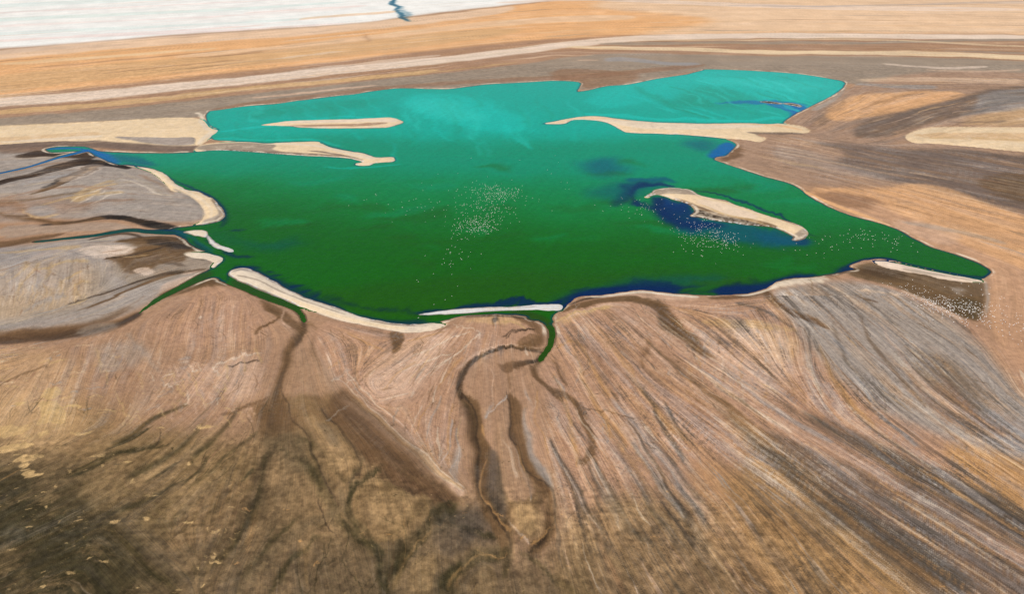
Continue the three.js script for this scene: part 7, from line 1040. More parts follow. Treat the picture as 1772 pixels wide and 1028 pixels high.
  ['teal', 1.35, 0.31, 0, [-152,-542,-146,-525,-139,-509,-138,-512,-145,-527,-151,-543]],
  ['teal', 1.57, 0.33, 0, [-227,-658,-215,-627,-203,-599,-201,-605,-214,-631,-226,-659]],
  ['milk', 1.35, 0.26, 0, [-33,-547,-30,-526,-26,-507,-23,-513,-28,-530,-32,-548]],
  ['milk', 1.57, 0.33, 0, [55,-662,55,-630,57,-599,62,-607,58,-634,56,-664]],
  ['cyan', 1.54, 0.4, 0, [-105,-639,-100,-616,-94,-594,-92,-599,-99,-619,-105,-640]],
  ['milk', 1.6, 0.44, 0, [-251,-682,-237,-645,-221,-611,-220,-619,-236,-650,-251,-683]],
  ['cyan', 1.56, 0.36, 0, [-30,-656,-27,-626,-21,-599,-19,-604,-25,-629,-30,-657]],
  ['teal', 1.62, 0.34, 0, [-39,-674,-36,-651,-32,-628,-29,-637,-34,-656,-38,-676]],
  ['teal', 1.34, 0.38, 0, [-148,-537,-144,-524,-138,-511,-137,-514,-143,-526,-148,-538]],
  ['milk', 1.37, 0.31, 0, [-185,-559,-175,-534,-165,-510,-164,-515,-174,-536,-184,-560]],
  ['algaesky', 1.86, 0.35, 0, [132,-328.6,148.3,-326.9,165.8,-328.8,167.8,-334.6,149.6,-331.1,132.8,-331.2]],
  ['algaedeep', 2.08, 0.33, 0, [-149.6,-380.7,-133.1,-377.6,-117,-375.4,-119.7,-386.7,-135,-384.9,-150.5,-384]],
  ['algaesky', 2.16, 0.35, 0, [82,-394,100,-393,120,-399,122,-414,101,-402,82,-398]],
  ['algaedeep', 2.18, 0.31, 0, [-19,-404,-6,-406,7,-398,8,-405,-6,-412,-20,-408]],
  ['algaedeep', 2.19, 0.26, 0, [-133,-403,-122,-406,-110,-405,-111,-413,-124,-412,-134,-407]],
  ['algaesky', 1.88, 0.3, 0, [118.4,-331.8,133.2,-329.4,150.7,-334.9,153.3,-346,134.9,-336.2,119.1,-334.4]],
  ['teal', 2.11, 0.37, 0, [-154.4,-385.4,-137.6,-384.1,-120.8,-382,-123.8,-394.2,-139.8,-391.8,-155.5,-388.7]],
  ['algaedeep', 2.18, 0.28, 0, [-74,-402,-57,-402,-39,-398,-40,-412,-58,-412,-75,-405]],
  ['teal', 2.27, 0.35, 0, [-120,-426,-111,-426,-101,-417,-102,-429,-112,-435,-120,-430]],
  ['algaedeep', 2.54, 0.32, 0, [81,-489,90,-490,96,-480,99,-490,91,-498,82,-494]],
  ['teal', 2.44, 0.24, 0, [164,-462,185,-462,203,-456,210,-474,189,-474,165,-466]],
  ['algaesky', 2.08, 0.33, 0, [73.6,-381,82.7,-376,92.2,-374,94.4,-385.8,84.1,-383.5,74.3,-384.2]],
  ['teal', 2.36, 0.37, 0, [-69,-446,-51,-441,-34,-442,-35,-454,-52,-449,-70,-450]],
  ['teal', 2.02, 0.38, 0, [12.2,-364.5,21.9,-362.5,32.1,-367.9,31.7,-374.8,21.8,-367.5,12.3,-367.5]],
  ['algaedeep', 2.08, 0.38, 0, [-96.7,-378.5,-82.5,-378.1,-68.6,-379.8,-69.9,-387.1,-83.5,-383.3,-97.4,-381.7]],
  ['teal', 2.08, 0.27, 0, [76.8,-377.5,89.9,-373,105.7,-379.8,106.9,-393.5,91.1,-381.4,77.4,-380.7]],
  ['teal', 2.5, 0.31, 0, [158,-479,166,-476,175,-474,179,-487,169,-485,160,-484]],
  ['algaesky', 1.97, 0.33, 0, [-53.2,-354,-46.8,-354.1,-40.2,-350.5,-40.2,-358.3,-47.2,-359.6,-53.7,-356.9]],
  ['teal', 2.06, 0.24, 0, [-37.9,-378.1,-25.8,-373.8,-14,-369.7,-14,-382.1,-26,-381.6,-38,-381.3]],
  ['algaesky', 2.38, 0.36, 0, [-94,-450,-69,-444,-45,-455,-47,-465,-70,-451,-95,-454]],
  ['algaedeep', 2.3, 0.28, 0, [100,-429,120,-427,141,-426,146,-443,123,-438,100,-433]],
  ['algaedeep', 2.14, 0.35, 0, [-85,-396,-63,-390,-42,-389,-43,-405,-64,-400,-86,-400]],
  ['algaedeep', 2.21, 0.34, 0, [-123,-413,-99,-408,-75,-404,-77,-418,-100,-417,-124,-417]],
  ['algaedeep', 2.51, 0.33, 0, [-26,-483,-11,-482,2,-472,4,-488,-11,-492,-26,-488]],
  ['algaedeep', 2.1, 0.31, 0, [59.3,-384.7,79.8,-383.9,100.1,-383,102.2,-393.6,80.8,-390.8,59.7,-388]],
  ['teal', 2.47, 0.27, 0, [-20,-470,6,-466,32,-469,33,-488,6,-477,-20,-475]],
  ['algaesky', 2.3, 0.31, 0, [88,-428,100,-429,111,-425,115,-441,102,-439,88,-432]],
  ['algaedeep', 2.34, 0.33, 0, [113,-439,134,-433,158,-439,162,-456,136,-443,114,-443]],
  ['algaedeep', 1.87, 0.35, 0, [107.1,-331.8,120.1,-329.4,132.8,-326.7,136.4,-338.1,122.1,-336.5,107.8,-334.4]],
  ['algaedeep', 2.21, 0.24, 0, [22,-412,40,-408,56,-403,58,-419,40,-418,23,-416]],
  ['algaedeep', 2.26, 0.39, 0, [53,-420,65,-419,77,-425,78,-434,65,-425,53,-423]],
  ['teal', 2.18, 0.35, 0, [-92,-398,-72,-400,-53,-403,-55,-417,-74,-408,-92,-402]],
  ['algaesky', 2.37, 0.26, 0, [-64,-446,-43,-446,-22,-447,-23,-459,-44,-454,-64,-450]],
  ['algaedeep', 2.03, 0.28, 0, [148.3,-369,168.5,-368.2,186.6,-362.8,192.4,-376.3,171.5,-376.7,149.2,-372.1]],
  ['algaedeep', 2.02, 0.31, 0, [-31.1,-363.9,-10.5,-360.1,10.2,-370,9.7,-376.6,-10.7,-364.8,-31.2,-366.9]],
  ['teal', 2.24, 0.31, 0, [166,-415,190,-416,213,-413,219,-428,193,-426,167,-419]],
  ['teal', 2.16, 0.3, 0, [100,-397,118,-392,140,-402,143,-416,120,-400,101,-400]],
  ['teal', 2.35, 0.33, 0, [138,-440,161,-435,188,-443,193,-461,164,-446,139,-444]],
  ['algaesky', 2.01, 0.3, 0, [8.9,-362.3,29.1,-357.6,50.7,-367.8,50.7,-375.8,29.3,-362.9,9,-365.3]],
  ['teal', 2.4, 0.36, 0, [-155,-452,-134,-451,-114,-460,-117,-472,-136,-458,-156,-456]],
  ['algaedeep', 2.02, 0.37, 0, [-72.8,-364.4,-61.9,-362.2,-51.8,-368.4,-54.5,-378.9,-63.3,-368.9,-73.3,-367.4]],
  ['algaedeep', 1.88, 0.38, 0, [-60.4,-332.8,-49.6,-333.1,-38.5,-325.9,-38.3,-337.1,-50.3,-340.3,-60.9,-335.4]],
  ['algaedeep', 1.99, 0.31, 0, [-68.3,-356.1,-49.1,-354.9,-30.4,-361.9,-31.4,-369.1,-49.8,-359.8,-68.8,-359]],
  ['algaedeep', 2.45, 0.24, 0, [52,-468,67,-465,81,-459,83,-470,68,-473,53,-472]],
  ['algaedeep', 1.93, 0.25, 0, [50.1,-344.8,65.9,-342.5,81.7,-340.9,83.7,-352.3,66.9,-349.6,50.4,-347.6]],
  ['algaedeep', 2.0, 0.22, 0, [153,-363.3,159.5,-361,164.8,-356,169.3,-365.9,162.1,-367.6,154,-366.3]],
  ['milk', 4.68, 0.45, 0, [-100,-653,-69,-669,-46,-646,-18,-599,-42,-589,-74,-609]],
  ['milk', 4.1, 0.4, 0, [180,-731,221,-750,264,-731,305,-731,318,-703,278,-686,232,-703]],
  ['navy', 2.51, 0.75, 0, [90,-423,104,-419,115,-411,113,-392,130,-382,111,-377,92,-387,84,-404]],
  ['navy', 1.45, 0.6, 0, [72,-417,82,-413,94,-396,108,-381,110,-385,96,-401,84,-420,74,-427]],
  ['navy', 1.93, 0.55, 0, [101,-457,84,-450,69,-434,63,-420,66,-413,71,-425,84,-442,101,-451]],
  ['bluemid', 2.68, 0.6, 0, [139.2,-378.5,167.4,-370.6,171.7,-360.1,154.7,-352.8,137.2,-360.1]],
  ['navy', 1.17, 0.75, 0, [18.5,-289.9,33.3,-300.1,50.9,-303.8,68.5,-305.4,85,-301.3,87.6,-311.7,70.1,-314.5,51.5,-311.4,33,-305.9,17.8,-293.9]],
  ['navy', 1.19, 0.7, 0, [100.3,-303,115.9,-306.8,131.4,-309,152.5,-317.9,154.4,-326.3,132.9,-315.6,117,-311.9,100.8,-306.4]],
  ['navy', 0.94, 0.7, 0, [168.9,-321.6,189.7,-335,207,-335.6,210.1,-342.3,191.4,-340.2,169.5,-325]],
  ['navy', 0.89, 0.6, 0, [-148.9,-329,-137.9,-327.5,-121.5,-312.6,-99.5,-296.2,-79.9,-284.1,-79.9,-289,-99.7,-300.8,-121.6,-316.8,-138.5,-331.8,-150.1,-332.9]],
  ['navy', 0.82, 0.6, 0, [-73.5,-281.1,-55.7,-273.6,-39.5,-275.1,-40.2,-279.6,-56.1,-277.1,-73.6,-283.6]],
  ['navy', 0.98, 0.6, 0, [-174.9,-364.6,-163.7,-352.2,-151.3,-344.5,-152.3,-349.8,-164.2,-356.3,-174.9,-367.5]],
  ['bluemid', 1.0, 0.6, 0, [-200.7,-375,-182.9,-363.5,-166.1,-345.7,-166.2,-351.4,-183.7,-368.6,-201.7,-378.8]],
];
// directions in which floods and wind have combed the flats
const GUIDES = [
  [-266,-325.8,-240.8,-282.9],
  [-256.3,-335.6,-231.3,-285.5],
  [-245.6,-338.9,-221.6,-288.1],
  [-231.2,-335.6,-212.1,-293.5],
  [26,-282.9,38.8,-247.7,52.6,-209.6,67.3,-168.2,76.8,-130.8],
  [31.8,-285.5,56.9,-235.4,83.3,-190.4,108.2,-158.2,127.5,-130.8],
  [60.4,-290.8,84.1,-247.7,113.2,-202.9,138.4,-165.6,155.9,-140.4],
  [134.7,-301.8,143,-256.5,152,-220.2,166.1,-187.4,177.1,-165.6],
  [180.7,-307.6,188.4,-275.3,195.3,-239.4,201.3,-202.9],
  [134.1,-275.3,126.5,-239.4,126.9,-209.6,138.3,-181.7],
  [13.3,-239.4,20.7,-202.9,30.1,-168.2,39.6,-130.8],
  [3.4,-239.4,3.1,-202.9,8.6,-168.2,10.8,-130.8],
  [-9.1,-247.7,-8.1,-209.6,-7,-168.2,-4.4,-130.8],
  [-27.7,-261,-39,-223.8,-56.5,-216.6],
  [-17,-256.5,-22.3,-220.2,-22,-184.5],
  [-33.8,-270.4,-46.9,-247.7,-59.1,-231.4],
  [-66.5,-220.2,-42.1,-195,-16.9,-168.7],
  [-89.3,-256.5,-72.7,-227.6,-54.7,-206.2],
  [-99.6,-256.5,-93.3,-216.6,-88.3,-184.5,-84.5,-153.5,-87.6,-136.3],
  [-74.9,-216.6,-59.3,-184.5,-50.2,-158.2,-39.9,-130.8],
  [-139.1,-296.2,-127.5,-247.7,-127.8,-216.6,-137.9,-193.5,-158.2,-176.1],
  [-170.4,-270.4,-161.9,-235.4,-153.3,-202.9,-171.1,-184.5],
  [-190,-256.5,-177.7,-223.8,-167.4,-196.5],
  [-107,-202.9,-117.9,-176.1,-129.4,-158.2,-147.8,-144.6],
  [-133.1,-158.2,-99.8,-132.3],
  [-33.9,-149,-34.8,-130.8],
  [-172.4,-307.6,-188.7,-280.3,-219.8,-263.3,-267.4,-256.5],
  [-164,-332.3,-189.8,-313.5,-207.9,-290.8,-237.4,-270.4],
  [-207.5,-360.1,-240.1,-352.8,-272.2,-325.8,-304.9,-307.6],
  [-221.3,-383.3,-258.7,-375.3,-291.4,-356.4,-330.3,-342.3],
  [-192.9,-400.2,-232.8,-409,-273.3,-395.9,-343,-383.3],
  [-222.3,-427.7,-275.3,-442.6,-310.5,-422.9,-361,-409],
  [-264.1,-469.5,-309.1,-469.5,-345.4,-442.6,-374,-427.7],
  [-217.3,-523.6,-310.7,-531.8,-396.2,-523.6,-473.5,-507.8],
  [-267.1,-609.1,-336.1,-584,-424.2,-568.2,-502.8,-545.9],
  [9.1,-808.6,-166.1,-712.3,-312.7,-645.6,-444.5,-600.6,-555.2,-553.2],
  [85.6,-952.9,-126.6,-853.2,-297,-755.3,-485,-665.2,-630.1,-584],
  [12.1,-1109.7,-280.9,-919.8,-557.7,-781.1,-722.9,-685.9],
  [13.8,-1280.8,-394.7,-1039.1,-644.7,-919.8,-834.6,-808.6],
  [77.6,-853.2,281.7,-853.2,589.6,-831.9,815,-768],
  [87.5,-976.2,397.4,-984.1,675.1,-968.3,979.9,-945.4],
  [102.5,-1161.8,462.1,-1161.8,779.8,-1135.2,1132.8,-1109.7],
  [198.9,-786.5,375.3,-755.3,526.2,-730.8,701.2,-707.8],
  [331.5,-707.8,284.9,-645.6,237.1,-584],
  [577.7,-696.7,445.6,-665.2,367,-617.9,278.1,-553.2],
  [207.9,-538.7,263.9,-499,326.5,-458.4,377.8,-418.2],
  [172.6,-480.9,217.9,-437.6,256.9,-400.2,293.7,-360.1],
  [199,-418.2,230.7,-375.3,257.6,-338.9],
  [255.5,-319.6,220.4,-256.5,210.1,-216.6],
  [-147.1,-319.6,-109.7,-293.5,-72.4,-276.3,-44.5,-270.4],
  [33,-300.7,62.5,-304.1,90.6,-299.6,127.4,-306.4],
  [181.9,-324.5,210.1,-307.6,227.1,-290.8],
];
const FANS = [
  ["east", [19.8,-270.4,32,-288.1,83,-290.8,128,-299,153.4,-313.5,184.3,-315.9,203,-293.5,216.8,-268,212.5,-235.4,210.1,-184.5,162.1,-117.7,24.6,-117.7,14,-158.2,12.4,-216.6]],
  ["centre", [-90.2,-265.7,-77.6,-275.3,-38.6,-265.7,-7,-270.4,11.4,-256.5,-16.5,-245.6,-20.2,-223.8,-17.1,-173.4,-35.4,-193.5,-67.2,-223.8]],
  ["southwest", [-245.6,-211.3,-131.1,-207.9,-96.7,-220.2,-92.4,-184.5,-85.6,-151.3,-52.1,-149,20.4,-144.6,26.2,-117.7,-173.6,-117.7]],
  ["upland", [-276.2,-251.2,-201.8,-259.2,-171.5,-272.9,-158,-300.7,-140.7,-300.7,-111.5,-270.4,-95.7,-220.2,-131.1,-207.9,-243,-207.9]],
  ["upland", [-309.7,-335.6,-261.4,-338.9,-229.7,-338.9,-206.4,-296.2,-217.6,-282.9,-267.7,-275.3]],
  ["west", [-365.7,-367.6,-269.5,-352.8,-231,-367.6,-205.9,-356.4,-167.7,-325.8,-182.4,-290.8,-209.3,-268,-283.8,-261]],
  ["northwest", [-462,-492.9,-355,-499,-284.9,-478.6,-226.4,-437.6,-194.5,-404.6,-226.9,-395.9,-313.4,-391.6,-377.8,-383.3]],
  ["far", [-602,-553.2,-444.5,-600.6,-293.4,-665.2,-113.7,-755.3,78.9,-869,593.3,-837.9,803.1,-755.3,1425.4,-1424.3,473.5,-1507.7,-160.3,-1109.7,-612.9,-869,-786,-755.3]],
  ["salt", [-2021.5,-2112.5,292.6,-1823.4,13.8,-1280.8,-163.7,-1135.2,-387.2,-1017.3,-633.7,-902.3,-809.5,-781.1]],
  ["eastplain", [343.1,-707.8,541.5,-755.3,701.2,-707.8,313.3,-256.5,280.4,-338.9,232.9,-427.7,181.5,-469.5,183.6,-518.2]],
];
// birds: [flock, [[count, x, z, spread x, spread z, slant], ...]]
const FLOCKS = [
  ['mid', [[230,-9.2,-432.6,9.2,7.9,0.15],[210,-20.9,-383.3,7,7.3,0],[120,-15,-407.2,8,12.5,0.1],[60,-31.9,-416.4,14.9,14.8,0],[30,-31.8,-360.1,4.6,16.3,0],[22,-35,-325.8,9.2,15.9,0],[24,-69.3,-418.2,14.9,13.1,0],[16,5.7,-469.5,24.5,22.5,0]]],
  ['island', [[120,116,-375.3,6.8,9.5,0.2],[75,122.9,-366,6,6.8,0.2],[45,102,-366,4,9.1,0.3],[50,83.5,-407.2,8.8,9,0],[25,112.6,-354.2,9.8,7.2,0]]],
  ['arm', [[60,209.5,-366,10.1,7.6,0.2],[20,186.3,-358.6,7.3,5.9,0],[10,167.2,-351.4,8.1,7.1,0]]],
  ['mudflat', [[95,219.7,-290.8,5.1,5.4,0.2],[80,214.4,-293.5,5.7,4.4,0.35],[45,224.7,-287.6,2.5,4.8,0],[30,207.2,-307.6,6.5,3.5,0.2]]],
  ['shore', [[80,206.2,-287.6,6.2,2.6,0.42],[40,203.8,-295.1,5.1,2.7,0.4],[45,211.7,-277.3,7.1,5,0.3]]],
  ['sand', [[60,230.5,-275.3,6,11.9,0],[26,238.7,-296.2,2.9,12.1,0]]],
];

// ------------------------------------------------------------------ helpers
function rng(seed) { let s = seed | 0; return () => { s = (s + 0x6d2b79f5) | 0; let t = Math.imul(s ^ (s >>> 15), 1 | s); t = (t + Math.imul(t ^ (t >>> 7), 61 | t)) ^ t; return ((t ^ (t >>> 14)) >>> 0) / 4294967296; }; }
const clamp = (x, a, b) => (x < a ? a : x > b ? b : x);
const smooth = (a, b, x) => { const t = clamp((x - a) / (b - a), 0, 1); return t * t * (3 - 2 * t); };
const NT = new Float32Array(512 * 512); { const r = rng(7); for (let i = 0; i < NT.length; i++) NT[i] = r() * 2 - 1; }
function vn(x, y) {                                    // value noise, -1 to 1
  const ix = Math.floor(x), iy = Math.floor(y), fx = x - ix, fy = y - iy, sx = fx * fx * (3 - 2 * fx), sy = fy * fy * (3 - 2 * fy);
  const a = (iy & 511) << 9, b = ((iy + 1) & 511) << 9, p = ix & 511, q = (ix + 1) & 511;
  const u = NT[a | p] + (NT[a | q] - NT[a | p]) * sx, v = NT[b | p] + (NT[b | q] - NT[b | p]) * sx;
  return u + (v - u) * sy;
}
const fbm = (x, y, n = 4) => { let s = 0, a = 0.5, k = 0; for (let i = 0; i < n; i++) { s += a * vn(x, y); k += a; a *= 0.5; const q = x * 1.63 - y * 1.21 + 17.3; y = x * 1.21 + y * 1.63 + 5.1; x = q; } return s / k; };
const pairs = (flat) => { const o = []; for (let i = 0; i < flat.length; i += 2) o.push([flat[i], flat[i + 1]]); return o; };
function rounded(flat, per = 5, jitter = 0.35) {        // closed Catmull-Rom through the surveyed points, with small natural irregularities
  const p = pairs(flat), n = p.length, o = [];
  for (let i = 0; i < n; i++) {
    const a = p[(i + n - 1) % n], b = p[i], c = p[(i + 1) % n], d = p[(i + 2) % n];
    for (let k = 0; k < per; k++) {
      const t = k / per, t2 = t * t, t3 = t2 * t, f = (q) => 0.5 * (2 * b[q] + (c[q] - a[q]) * t + (2 * a[q] - 5 * b[q] + 4 * c[q] - d[q]) * t2 + (3 * b[q] - a[q] - 3 * c[q] + d[q]) * t3);
      const x = f(0), z = f(1);
      o.push([x + jitter * (vn(x * 0.35, z * 0.35) + 0.6 * vn(x * 0.9 + 40, z * 0.9)), z + jitter * (vn(x * 0.35 + 90, z * 0.35) + 0.6 * vn(x * 0.9, z * 0.9 + 70))]);
    }
  }
  return o;
}

// ------------------------------------------------------------------ signed distances to the shores (positive inside), on a grid
const G = { x0: -680, z0: -860, res: 0.8, w: 1700, h: 790 }, BAND = 14;
function signed(poly, into) {
  let ax = 1e9, az = 1e9, bx = -1e9, bz = -1e9;
  for (const [x, z] of poly) { ax = Math.min(ax, x); bx = Math.max(bx, x); az = Math.min(az, z); bz = Math.max(bz, z); }
  const i0 = clamp(Math.floor((ax - BAND - G.x0) / G.res), 0, G.w - 1), i1 = clamp(Math.ceil((bx + BAND - G.x0) / G.res), 0, G.w - 1);
  const j0 = clamp(Math.floor((az - BAND - G.z0) / G.res), 0, G.h - 1), j1 = clamp(Math.ceil((bz + BAND - G.z0) / G.res), 0, G.h - 1);
  const w = i1 - i0 + 1, h = j1 - j0 + 1, d = new Float32Array(w * h).fill(BAND * BAND), n = poly.length;
  for (let k = 0; k < n; k++) {
    const [px, pz] = poly[k], [qx, qz] = poly[(k + 1) % n], vx = qx - px, vz = qz - pz, l = vx * vx + vz * vz || 1e-9;
    const a0 = Math.max(i0, Math.floor((Math.min(px, qx) - BAND - G.x0) / G.res)), a1 = Math.min(i1, Math.ceil((Math.max(px, qx) + BAND - G.x0) / G.res));
    const b0 = Math.max(j0, Math.floor((Math.min(pz, qz) - BAND - G.z0) / G.res)), b1 = Math.min(j1, Math.ceil((Math.max(pz, qz) + BAND - G.z0) / G.res));
    for (let j = b0; j <= b1; j++) for (let i = a0; i <= a1; i++) {
      const x = G.x0 + i * G.res - px, z = G.z0 + j * G.res - pz, t = clamp((x * vx + z * vz) / l, 0, 1), ex = x - t * vx, ez = z - t * vz, e = ex * ex + ez * ez, at = (j - j0) * w + i - i0;
      if (e < d[at]) d[at] = e;
    }
  }
  for (let j = j0; j <= j1; j++) {
    const z = G.z0 + j * G.res, cross = [];
    for (let k = 0; k < n; k++) { const [px, pz] = poly[k], [qx, qz] = poly[(k + 1) % n]; if ((pz > z) !== (qz > z)) cross.push(px + ((z - pz) / (qz - pz)) * (qx - px)); }
    cross.sort((a, b) => a - b);
    let c = 0;
    for (let i = i0; i <= i1; i++) {
      const x = G.x0 + i * G.res; while (c < cross.length && cross[c] < x) c++;
      const v = Math.sqrt(d[(j - j0) * w + i - i0]) * (c & 1 ? 1 : -1), at = j * G.w + i;
      if (v > into[at]) into[at] = v;
    }
  }
  return into;
}
const field = () => new Float32Array(G.w * G.h).fill(-BAND);
function at(f, x, z) {
  const u = (x - G.x0) / G.res, v = (z - G.z0) / G.res, i = Math.floor(u), j = Math.floor(v);
  if (i < 0 || j < 0 || i >= G.w - 1 || j >= G.h - 1) return -BAND;
  const a = u - i, b = v - j, k = j * G.w + i;
  return (f[k] * (1 - a) + f[k + 1] * a) * (1 - b) + (f[k + G.w] * (1 - a) + f[k + G.w + 1] * a) * b;
}
const lakeOnly = signed(rounded(WATERS.lake), field()), channelsOnly = field(), sdWater = lakeOnly.slice(), barField = {}, sdBar = field();
for (const k in WATERS) if (k !== 'lake') { const p = rounded(WATERS[k], 4, 0.2); signed(p, channelsOnly); signed(p, sdWater); }
for (const k in BARS) { const p = rounded(BARS[k], 5, 0.4); barField[k] = signed(p, field()); signed(p, sdBar); }

// ------------------------------------------------------------------ the direction field
const guideSegments = GUIDES.flatMap((g) => { const p = pairs(g), o = []; for (let i = 0; i + 1 < p.length; i++) { const dx = p[i + 1][0] - p[i][0], dz = p[i + 1][1] - p[i][1], l = Math.hypot(dx, dz), m = Math.max(1, Math.round(l / 14)); for (let k = 0; k < m; k++) o.push([p[i][0] + dx * (k + 0.5) / m, p[i][1] + dz * (k + 0.5) / m, dx / l, dz / l]); } return o; });
function directions(x0, x1, z0, z1, step) {
  const w = Math.ceil((x1 - x0) / step) + 2, h = Math.ceil((z1 - z0) / step) + 2, d = new Float32Array(w * h * 2);
  const near = guideSegments.filter((s) => s[0] > x0 - 200 && s[0] < x1 + 200 && s[1] > z0 - 200 && s[1] < z1 + 200);
  for (let j = 0; j < h; j++) for (let i = 0; i < w; i++) {
    const x = x0 + i * step, z = z0 + j * step; let a = 1e-9, b = 0;
    for (const s of near) { const e = (s[0] - x) ** 2 + (s[1] - z) ** 2 + 9, q = 1 / (e * Math.sqrt(e)), tx = s[2], tz = s[3]; a += q * (tx * tx - tz * tz); b += q * 2 * tx * tz; }
    const t = Math.atan2(b, a) / 2 + 0.16 * fbm(x * 0.03, z * 0.03, 2); d[(j * w + i) * 2] = Math.cos(t); d[(j * w + i) * 2 + 1] = Math.sin(t);
  }
  return { d, w, h, x0, z0, step, at: (x, z) => (clamp(Math.round((z - z0) / step), 0, h - 1) * w + clamp(Math.round((x - x0) / step), 0, w - 1)) * 2 };
}
// noise of grain size `cell` combed along the field over `reach` metres either way, on a grid, spread to about -1..1
function combed(D, x0, z1, w, h, res, cell, reach, steps, seedX, skip = true) {
  const out = new Float32Array(w * h), ds = reach / steps, inv = 1 / cell; let sum2 = 0;
  for (let j = 0; j < h; j++) for (let i = 0; i < w; i++) {
    const sx = x0 + (i + 0.5) * res, sz = z1 - (j + 0.5) * res; if (skip && at(lakeOnly, sx, sz) > 7) continue; let s = vn((sx * 0.862 + sz * 0.507) * inv + seedX, (sz * 0.862 - sx * 0.507) * inv);
    for (let side = 0; side < 2; side++) {
      let x = sx, z = sz, k = D.at(x, z), px = side ? -D.d[k] : D.d[k], pz = side ? -D.d[k + 1] : D.d[k + 1];
      for (let n = 0; n < steps; n++) {
        x += px * ds; z += pz * ds; s += NT[((Math.floor((z * 0.862 - x * 0.507) * inv) & 511) << 9) | (Math.floor((x * 0.862 + z * 0.507) * inv + seedX) & 511)];
        k = D.at(x, z); const qx = D.d[k], qz = D.d[k + 1]; if (qx * px + qz * pz < 0) { px = -qx; pz = -qz; } else { px = qx; pz = qz; }
      }
    }
    out[j * w + i] = s; sum2 += s * s;
  }
  const k = 0.5 / Math.sqrt(sum2 / out.length); for (let i = 0; i < out.length; i++) out[i] *= k;
  return out;
}
const bilinear = (f, w, h, u, v) => { u = clamp(u, 0, w - 1.001); v = clamp(v, 0, h - 1.001); const i = u | 0, j = v | 0, a = u - i, b = v - j, k = j * w + i; return (f[k] * (1 - a) + f[k + 1] * a) * (1 - b) + (f[k + w] * (1 - a) + f[k + w + 1] * a) * b; };

// ------------------------------------------------------------------ drawing the soil map
function outline(ctx, flat) {
  const n = flat.length / 2, X = (i) => flat[2 * (i % n)], Z = (i) => flat[2 * (i % n) + 1];
  ctx.beginPath(); ctx.moveTo((X(0) + X(1)) / 2, (Z(0) + Z(1)) / 2);
  for (let i = 1; i <= n; i++) ctx.quadraticCurveTo(X(i), Z(i), (X(i) + X(i + 1)) / 2, (Z(i) + Z(i + 1)) / 2);
  ctx.closePath();
}
function sheet(zone, res, fill) {
  const c = document.createElement('canvas'); c.width = Math.ceil((zone.x1 - zone.x0) / res); c.height = Math.ceil((zone.z1 - zone.z0) / res);
  const ctx = c.getContext('2d'); ctx.fillStyle = fill; ctx.fillRect(0, 0, c.width, c.height);
  ctx.setTransform(1 / res, 0, 0, -1 / res, -zone.x0 / res, zone.z1 / res);
  return ctx;
}
const bounds = (flat) => { let a = 1e9, b = -1e9, c = 1e9, d = -1e9; for (let i = 0; i < flat.length; i += 2) { a = Math.min(a, flat[i]); b = Math.max(b, flat[i]); c = Math.min(c, flat[i + 1]); d = Math.max(d, flat[i + 1]); } return [a, b, c, d]; };
const meets = (zone, flat, m) => { const [a, b, c, d] = bounds(flat); return b + m > zone.x0 && a - m < zone.x1 && d + m > zone.z0 && c - m < zone.z1; };
function lay(ctx, zone, res, list, paint) {
  for (const [soil, soft, cover, h, flat] of list) {
    if (!meets(zone, flat, soft * 3)) continue;
    const style = paint(soil, h); if (!style) continue;
    ctx.filter = soft / res > 0.4 ? `blur(${(soft / res).toFixed(2)}px)` : 'none';
    const [ba, bb, bc, bd] = bounds(flat), m = soft * 3.2 + res * 2; ctx.save(); ctx.beginPath(); ctx.rect(ba - m, bc - m, bb - ba + 2 * m, bd - bc + 2 * m); ctx.clip();
    ctx.globalAlpha = cover; ctx.fillStyle = style; outline(ctx, flat); ctx.fill(); ctx.restore();
  }
  ctx.filter = 'none'; ctx.globalAlpha = 1;
}
const inside = (flat, x, z) => { let c = false; for (let i = 0, n = flat.length / 2, j = n - 1; i < n; j = i++) { const xi = flat[2 * i], zi = flat[2 * i + 1], xj = flat[2 * j], zj = flat[2 * j + 1]; if ((zi > z) !== (zj > z) && x < ((xj - xi) * (z - zi)) / (zj - zi) + xi) c = !c; } return c; };
const STREAK = {   // per region: streaks per 1000 m2, length m, width m, soils
  east: [24, 26, 0.75, ['greydark', 'silt', 'lightpink', 'wetbrown', 'creamwhite', 'bluegrey', 'brown', 'tan', 'greydark', 'pink']],
  centre: [24, 18, 0.6, ['lightpink', 'creamwhite', 'brown', 'pinktan', 'silt', 'tan', 'wetbrown']],
  southwest: [7, 20, 0.7, ['olive', 'bottomtan', 'oliveDark', 'gold', 'brown', 'wetbrown', 'browngrey']],
  upland: [16, 9, 0.4, ['goldpale', 'creamwhite', 'silt', 'bluegrey', 'lightpink', 'brown', 'wetbrown']],
  west: [14, 22, 1.0, ['goldpale', 'silt', 'bluegrey', 'browngrey', 'brown', 'cream']],
  northwest: [9, 30, 1.1, ['silt', 'bluegrey', 'brown', 'cream', 'browngrey']],
  far: [0.8, 170, 3.6, ['pinkpale', 'brown', 'cream', 'orangepale', 'tan', 'browngrey', 'orange']],
  salt: [0.7, 170, 3.5, ['saltpink', 'saltmint', 'white', 'pinkpale', 'saltmint']],
  eastplain: [2.2, 60, 2.0, ['orangepale', 'brown', 'darkbrown', 'flatbrown', 'tan', 'silt']],
};
